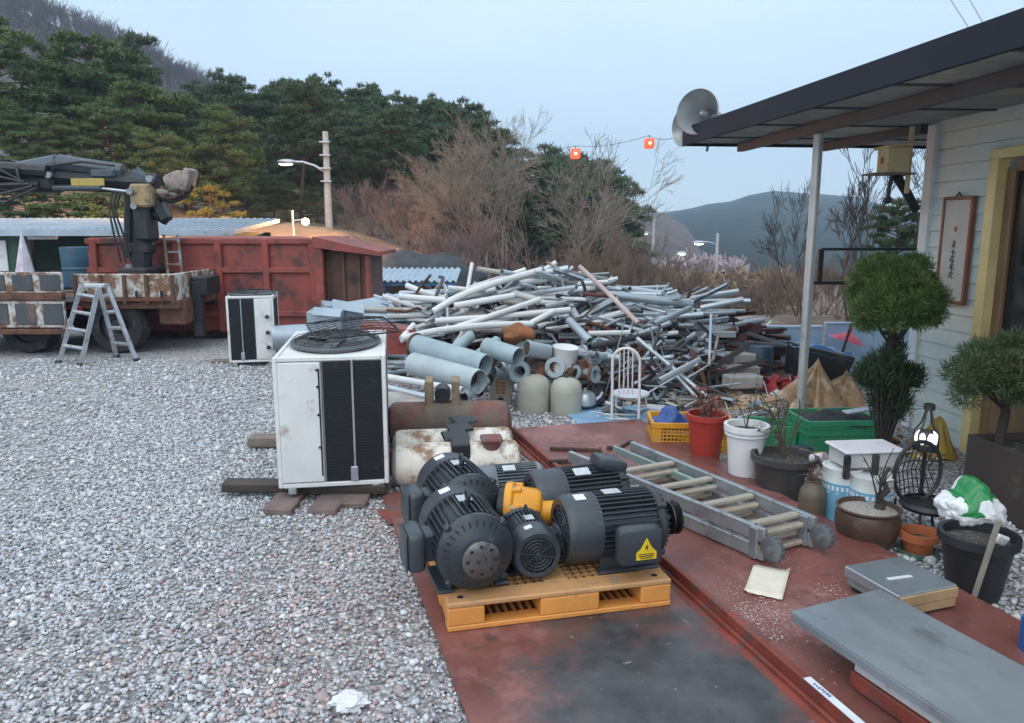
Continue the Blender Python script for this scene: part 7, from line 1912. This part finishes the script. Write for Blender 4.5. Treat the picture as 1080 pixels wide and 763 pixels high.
# ---------------------------------------------------------------- crates
ycr = mat('orange_yellow_crate', (0.68, 0.33, 0.02), (0.55, 0.26, 0.02), 5, .45, 0, .03, 20, (0.45, 0.28, 0.10), .2, 7)
grc = mat('green_crate', (0.03, 0.24, 0.12), (0.022, 0.18, 0.09), 5, .45, 0, .03, 20, (0.10, 0.22, 0.15), .2, 7)
def crate(name, label, loc, rz, W, Dp, Hh, m, lattice=True):
    t = thing(name, label, 'crate', loc, rz); th = .012
    def side(b, c, ax, L):
        # frame with lattice
        def bx(u, z, lu, lz, extra=0): 
            s = (lu, th + extra, lz) if ax == 'x' else (th + extra, lu, lz)
            b.box((c[0] + (u if ax == 'x' else 0), c[1] + (u if ax == 'y' else 0), z), s, .002)
        bx(0, Hh - .02, L, .04, .012); bx(0, .015, L, .03, .004); bx(-L / 2 + .035, Hh / 2, .07, Hh - .07); bx(L / 2 - .035, Hh / 2, .07, Hh - .07)
        if lattice:
            n_ = int((L - .14) / .028)
            for i in range(n_): bx(-L / 2 + .07 + (L - .14) * (i + .5) / n_, Hh / 2 - .005, .010, Hh - .072, -.003)
            for k in range(5): bx(0, .05 + (Hh - .11) * k / 4, L - .13, .009, -.002)
        else:
            bx(0, Hh / 2, L - .13, Hh - .07, -.004)
            bx(0, Hh * .62, L, .02, .010); bx(0, Hh * .80, L, .015, .008)
            for q in (-.3, 0, .3): bx(q * L, Hh * .3, .018, Hh * .55, .010)
    b = MB(); side(b, (0, 0), 'x', W); b.build('side_wall', m, t)
    b = MB(); side(b, (0, Dp), 'x', W); b.build('side_wall', m, t)
    b = MB(); side(b, (-W / 2 + .007, Dp / 2), 'y', Dp - .03); b.build('end_wall', m, t)
    b = MB(); side(b, (W / 2 - .007, Dp / 2), 'y', Dp - .03); b.build('end_wall', m, t)
    b = MB(); b.box((0, Dp / 2, .008), (W - .03, Dp - .03, .012)); b.build('floor', m, t)
    return t
p = G(731, 482); crate('plastic_crate', 'orange yellow lattice crate behind the red pot under the blue sack', (p.x + .03, p.y + .12, 0), R(-4), .62, .36, .22, ycr)
p = D(706, 450, 5.62)
b = MB(); bm = b.bm; bmesh.ops.create_icosphere(bm, subdivisions=4, radius=1)
for v in bm.verts:
    q = v.co.copy(); n = noise.noise(q * 1.8 + Vector((5, 0, 1))) * .28 + abs(noise.noise(q * 4)) * .15
    pk = max(0, 1 - ((q.x + .1) / .4) ** 2) * .06 if q.z > 0 else 0
    v.co = Vector((q.x * .16 * (1 + n), q.y * .13 * (1 + n), max(-.03, q.z * .075 * (1 + n)) + pk))
o = b.build('blue_sack', mat('blue_tarp_cloth', (0.035, 0.09, 0.30), (0.022, 0.06, 0.22), 6, .45, 0, .15, 25), smooth=60); o.location = p + Vector((.02, 0, .02)); tag(o, 'crumpled dark blue sack on the left of the yellow crate', 'sack')
b = MB(); b.sphere((0, 0, 0), .07, 14, 10, (1.2, 1, .8)); o = b.build('yellow_bundle', ycr); o.location = D(762, 452, 5.5); tag(o, 'small orange yellow bundle on the right of the yellow crate', 'bundle')
p = G(889, 482); crate('plastic_crate', 'large green plastic crate holding dark cloth beneath the porch post', (p.x, p.y, 0), R(4), .56, .40, .27, grc, False)
p2 = D(888, 440, p.y + .2); cloth_lump('dark_cloth', 'dark cloth heaped in the large green crate', 'cloth', (p2.x - .03, p.y + .2, .22), [(0, 0, .24, .17, .075), (-.1, .0, .12, .12, .09)], mat('dark_cloth', (0.03, 0.035, 0.045), (0.018, 0.02, 0.027), 8, .8, 0, .2, 30), 4, .02)
b = MB(); b.box((0, 0, 0), (.26, .07, .012), .003); o = b.build('metal_strip', l_pipe); o.location = Vector((p2.x + .08, p.y + .1, .325)); o.rotation_euler = (.1, -.05, .3); tag(o, 'pale grey metal strip lying on the dark cloth in the green crate', 'metal strip')
p = G(817, 478); crate('plastic_crate', 'smaller green crate behind the wide dark pot', (p.x, p.y + .06, 0), R(-8), .34, .28, .19, grc, False)
b = MB(); b.box((0, 0, .06), (.26, .16, .1), .01); b.box((.08, -.05, .12), (.12, .1, .05), .01); o = b.build('navy_box', mat('navy_plastic', (0.02, 0.03, 0.06), (0.015, 0.02, 0.04), 6, .5)); p = G(818, 492); o.location = (p.x + .1, p.y + .05, 0); tag(o, 'dark navy box between the white pot and the wide dark pot', 'box')
b = MB(); b.lathe([(.03, 0), (.038, .09), (.04, .092)], 18); o = b.build('paper_cup', mat('pinkish_white_cup', (0.70, 0.60, 0.64), (0.6, 0.5, 0.54), 9, .5)); p = D(856, 484, 4.55); o.location = p; o.rotation_euler = (1.3, .2, .6); tag(o, 'pinkish white paper cup tipped over on the rim of the wide dark pot', 'cup')
p = G(1000, 488); cloth_lump('yellow_sack', 'mustard yellow sack slumped between lantern and planter', 'sack', (p.x - .02, p.y + .18, 0), [(.03, 0, .10, .10, .30), (-.09, 0, .08, .09, .20)], mat('mustard_cloth', (0.46, 0.32, 0.06), (0.33, 0.22, 0.05), 5, .7), 6, .03)
sheets(90, (850, 1000), (455, 500), 'dead leaves and rubbish on the ground between the pots', 'pot_litter', [old_wood, d_pipe, white_pt, rust, MATS['mustard_cloth']], (.02, .08), 12)

# ---------------------------------------------------------------- folded aluminium ladder on the deck
DZ = .074
A0, A1 = Vector((.37, 4.68, 0)), Vector((1.205, 3.40, 0)); B0, B1 = Vector((.80, 4.90, 0)), Vector((1.50, 3.55, 0))
lo = (A0 + A1 + B0 + B1) / 4; lo.z = DZ
t = thing('folding_ladder', 'folded multi hinge aluminium ladder lying on the red deck', 'ladder', lo)
def railbox(nm, p, q, z, hh, ww, m):
    d = q - p; b = MB(); b.box((0, 0, 0), (d.length, ww, hh), .004); o = b.build(nm, m, t); o.location = (p + q) / 2 - lo + Vector((0, 0, z)); o.location.z = z; o.rotation_euler = (0, 0, math.atan2(d.y, d.x)); return o
lad = mat('dull_ladder_aluminium', (0.40, 0.44, 0.46), (0.28, 0.31, 0.33), 6, .42, .6, .06, 30, (0.20, 0.20, 0.19), .35, 9)
alg = mat('greenish_aluminium', (0.33, 0.43, 0.40), (0.24, 0.32, 0.30), 5, .45, .4, .04, 20)
rungm = mat('ribbed_rung', (0.50, 0.45, 0.36), (0.36, 0.32, 0.26), 6, .5, .3, .1, 60, (.3, .27, .22), .3, 8)
for z, sh_ in ((.045, .0), (.135, .0)):
    s0 = 0 if z > .1 else .10
    railbox('rail', A0.lerp(A1, s0), A1, z, .072, .03, lad); railbox('rail', B0.lerp(B1, s0), B1, z, .072, .03, lad)
    Ain, Bin = A0.lerp(B0, .16), B0.lerp(A0, .16); Ae, Be = A1.lerp(B1, .12), B1.lerp(A1, .12)
    if z > .1: railbox('rail', Ain.lerp(Ae, -.04), Ain.lerp(Ae, .55), z - .03, .05, .022, alg); railbox('rail', Bin.lerp(Be, -.06), Bin.lerp(Be, .55), z - .03, .05, .022, alg)
    for f in (.30, .52, .73, .93):
        p, q = A0.lerp(A1, f), B0.lerp(B1, f); p, q = p.lerp(q, .05), q.lerp(p, .05)
        for dz, ff in ((.018, 0), (-.02, .06)):
            d = q - p; b = MB(); b.box((0, 0, 0), (d.length, .045, .024), .006); o = b.build('rung', rungm, t); o.location = (p + q) / 2 - lo + (A1 - A0).normalized() * (ff * .6); o.location.z = z + dz; o.rotation_euler = (0, 0, math.atan2(d.y, d.x))
hinge_m = mat('hinge_dark_grey', (0.20, 0.215, 0.225), (0.11, 0.12, 0.13), 14, .5, .4, .1, 40)
hd = (A1 - A0).normalized()
for p in (A1, B1):
    b = MB(); a = math.atan2(hd.y, hd.x)
    b.lathe([(.054, -.018), (.059, -.015), (.059, .015), (.054, .018)], 28, (0, 0, 0), 'Y'); b.lathe([(.016, -.03), (.016, .03)], 12, (0, 0, 0), 'Y')
    
    for k in range(14):
        aa = k * PI / 7; b.box((.058 * math.cos(aa), 0, .058 * math.sin(aa)), (.012, .026, .010), .001, Euler((0, -aa, 0)))
    o = b.build('hinge', hinge_m, t); o.location = p - lo + hd * .04; o.location.z = .085; o.rotation_euler = (0, 0, a)
    b = MB(); b.box((-.10, 0, .0), (.05, .045, .16), .006); o2 = b.build('hinge_lock', steel_grey, t); o2.location = o.location; o2.rotation_euler = o.rotation_euler
b = MB(); b.tube([(0, 0, -.08), (.0, -.035, 0), (0, 0, .09), (.0, .035, 0), (0, 0, -.08)], .006, 6); o = b.build('strap', mat('tan_strap', (.42, .28, .12), (.3, .2, .09), 9, .7), t); o.location = A1 - lo - hd * .06; o.location.z = .085
# small steel bits on the deck
def bit(a, c_, label, r=.012, extra=None):
    p, q = G(*a, DZ + r), G(*c_, DZ + r); b = MB(); b.box((0, 0, 0), ((q - p).length, r * 2.2, r * 1.6), .003)
    if extra: b.box(((q - p).length / 2, .02, .0), (.02, .08, r * 1.6), .003)
    o = b.build('steel_bar', rust); o.location = (p + q) / 2; o.rotation_euler = (0, 0, math.atan2(q.y - p.y, q.x - p.x)); tag(o, label, 'steel bar')
bit((580, 473), (633, 475), 'long rusty flat bar lying behind the folded ladder on the deck', .013, True)
bit((579, 487), (603, 486), 'short rusty bar next to the end of the folded ladder', .014)
bit((640, 472), (656, 473), 'stubby rusty bar on the deck right of the long flat bar', .014)
bit((655, 471), (666, 465), 'tiny bent rusty bar at the far edge of the deck', .010)
# paper
Q = [G(x, y, DZ) for x, y in ((795, 597), (833, 603), (825, 634), (784, 626))]; c_ = sum(Q, Vector()) / 4
b = MB(); bm = b.bm; n_ = 8; gg = [[bm.verts.new(Q[0].lerp(Q[1], i / n_).lerp(Q[3].lerp(Q[2], i / n_), j / n_) - c_ + Vector((0, 0, .004 + .010 * abs(noise.noise(Vector((i * .4, j * .4, 3)))) + (.012 if (i, j) in ((0, 8), (8, 0)) else 0)))) for j in range(n_ + 1)] for i in range(n_ + 1)]
for i in range(n_):
    for j in range(n_): bm.faces.new((gg[i][j], gg[i + 1][j], gg[i + 1][j + 1], gg[i][j + 1]))
o = b.build('paper_sheet', mat('stained_paper', (0.76, 0.70, 0.60), (0.68, 0.61, 0.50), 14, .8, 0, .05, 40, (0.50, 0.30, 0.18), .16, 16)); o.location = c_; md = o.modifiers.new('thickness', 'SOLIDIFY'); md.thickness = .0015; tag(o, 'stained cream sheet of paper lying on the red deck', 'paper')
# small platform scale
stl = mat('stainless_plate', (0.46, 0.51, 0.55), (0.33, 0.37, 0.41), 2.2, .34, .65, .06, 22, (0.28, 0.30, 0.32), .32, 6, stretch=(1, .5, 1), roughvar=.16)
c_ = Vector((1.67, 3.06, DZ)); t = thing('platform_scale', 'small square platform scale with steel top and tan front edge on the red deck', 'scale', c_, R(19))
b = MB(); b.box((0, 0, .096), (.315, .30, .014), .004); b.box((0, .148, .075), (.31, .006, .04)); b.box((-.155, 0, .078), (.006, .29, .036)); tp = b.build('top_plate', stl, t)
b = MB(); b.box((0, 0, .048), (.295, .285, .062), .006); b.build('base', mat('scale_base_grey', (.24, .25, .26), (.16, .17, .18), 4, .5), t)
b = MB(); b.box((0.002, -.153, .072), (.312, .010, .046), .003); b.build('front_edge', mat('tan_edge', (.46, .31, .17), (.32, .22, .12), 6, .6), t)
b = MB(); b.box((0.002, -.150, .028), (.30, .012, .036), .003); b.build('lower_edge', MATS['tan_edge'], t)
for sx in (-.12, .12):
    for sy in (-.11, .11): b = MB(); b.lathe([(.02, 0), (.02, .02)], 12, (sx, sy, 0)); b.build('foot', rubber, t)
b = MB(); b.box((-.015, -.03, .1055), (.12, .02, .003), .001, Euler((0, 0, .25))); o = b.build('white_strip', white_pt); o.location = c_; o.rotation_euler = (0, 0, R(0)); tag(o, 'thin white strip lying on the small platform scale', 'strip')
# large platform scale
L0, T0 = G(834, 645, .24), G(944, 631, .24); Rr, Bt = G(1080, 703, .24), G(1014, 763, .24)
wv = (T0 - L0); yaw2 = math.atan2((L0 - Bt).y, (L0 - Bt).x) - PI / 2
t = thing('platform_scale', 'large stainless steel platform scale on a white and red base, lower right corner', 'scale', (L0.x, L0.y, DZ), yaw2)
wv2 = wv.length; zt = .24 - DZ; Lh = 1.05
b = MB(); b.prism([(0, 0, zt - .006), (wv2, .012, zt - .006), (wv2, -Lh, zt - .006), (0, -Lh, zt - .006)], (0, 0, .006)); b.box((.004, -Lh / 2, zt - .022), (.008, Lh - .01, .032), .002); b.box((wv2 / 2, -.004, zt - .022), (wv2 - .02, .008, .032), .002); b.box((wv2 - .004, -Lh / 2, zt - .022), (.008, Lh - .02, .032), .002)
b.build('top_plate', stl, t)
b = MB(); b.box((wv2 / 2 + .0, -Lh / 2 - .12, .105), (wv2 - .10, Lh - .28, .08), .005); b.build('base_box', mat('scale_white_base', (.55, .56, .57), (.42, .43, .45), 4, .45, 0, .03, 20, (.3, .2, .16), .25, 6), t)
b = MB(); b.box((wv2 / 2, -Lh / 2 - .12, .034), (wv2 - .085, Lh - .265, .058), .004); b.build('red_base', rail, t)
for (x, y) in ((.20, -.17), (wv2 - .14, -.17)): b = MB(); b.lathe([(.018, 0), (.018, zt - .03)], 12, (x, y, 0)); b.build('support', steel_grey, t)
# label on the deck rail
b = MB(); b.box((0, 0, 0), (.030, .27, .0015)); lbl = b.build('rail_sticker', mat('rail_sticker', (.74, .77, .82), (.60, .63, .70), 12, .5), rt); lbl.location = (.0165, -1.09, .0885)
b = MB()
for k in range(7): b.box((rnd.uniform(-.002, .004), .02 + .012 * k, .0015), (rnd.uniform(.006, .014), rnd.uniform(.004, .009), .001))
b.build('sticker_print', mat('sticker_blue', (.05, .09, .30), (.04, .07, .24), 9, .5), lbl)
# pale shavings on the deck and the white rag on the gravel
rg = random.Random(21); V = []; F = []
CL = [(rg.gauss(800, 24), rg.gauss(650, 14)) for _ in range(9)] + [(rg.uniform(765, 880), rg.uniform(580, 700)) for _ in range(6)]
for k in range(900):
    cx, cy = rg.choice(CL); px, py = rg.gauss(cx, 9), rg.gauss(cy, 6)
    if rg.random() < .12: px, py = rg.uniform(740, 920), rg.uniform(565, 730)
    p = G(px, py, DZ + .002); a_, b__ = toPL(p)
    if not (.06 < b__ < 1.1): continue
    a = rg.uniform(0, 6.28); long_ = rg.random() < .08
    l = rg.uniform(.010, .03) if long_ else rg.uniform(.0015, .007); w_ = .0006 if long_ else rg.uniform(.0008, .003)
    d = Vector((math.cos(a), math.sin(a), rg.uniform(-.05, .15))) * l; s_ = Vector((-math.sin(a), math.cos(a), 0)) * w_
    q = len(V); V += [tuple(p - s_), tuple(p + s_), tuple(p + d + s_ * rg.uniform(.2, 1.5)), tuple(p + d - s_ * rg.uniform(.2, 1.5))]; F.append((q, q + 1, q + 2, q + 3))
o = raw_mesh('shavings', V, F, 4, mat('pale_shavings', (.72, .66, .62), (.55, .48, .45), 60, .8)); tag(o, 'pale shavings and flakes scattered over the red deck', 'shavings', kind='stuff')
p = G(369, 746); b = MB(); bm = b.bm; bmesh.ops.create_icosphere(bm, subdivisions=5, radius=1)
for v in bm.verts:
    q = v.co.copy(); n = noise.noise(q * 1.7 + Vector((2, 7, 1))) * .45 + abs(noise.noise(q * 3.6)) * .30 + abs(noise.noise(q * 8)) * .10
    v.co = Vector((q.x * .055 * (1 + n), q.y * .045 * (1 + n), q.z * .018 * (1 + n * 1.5)))
o = b.build('white_rag', mat('rag_white', (.74, .74, .75), (.58, .58, .60), 40, .85, 0, .3, 60), smooth=50); o.location = (p.x, p.y, .022); tag(o, 'crumpled white rag lying on the gravel at the lower edge', 'rag')
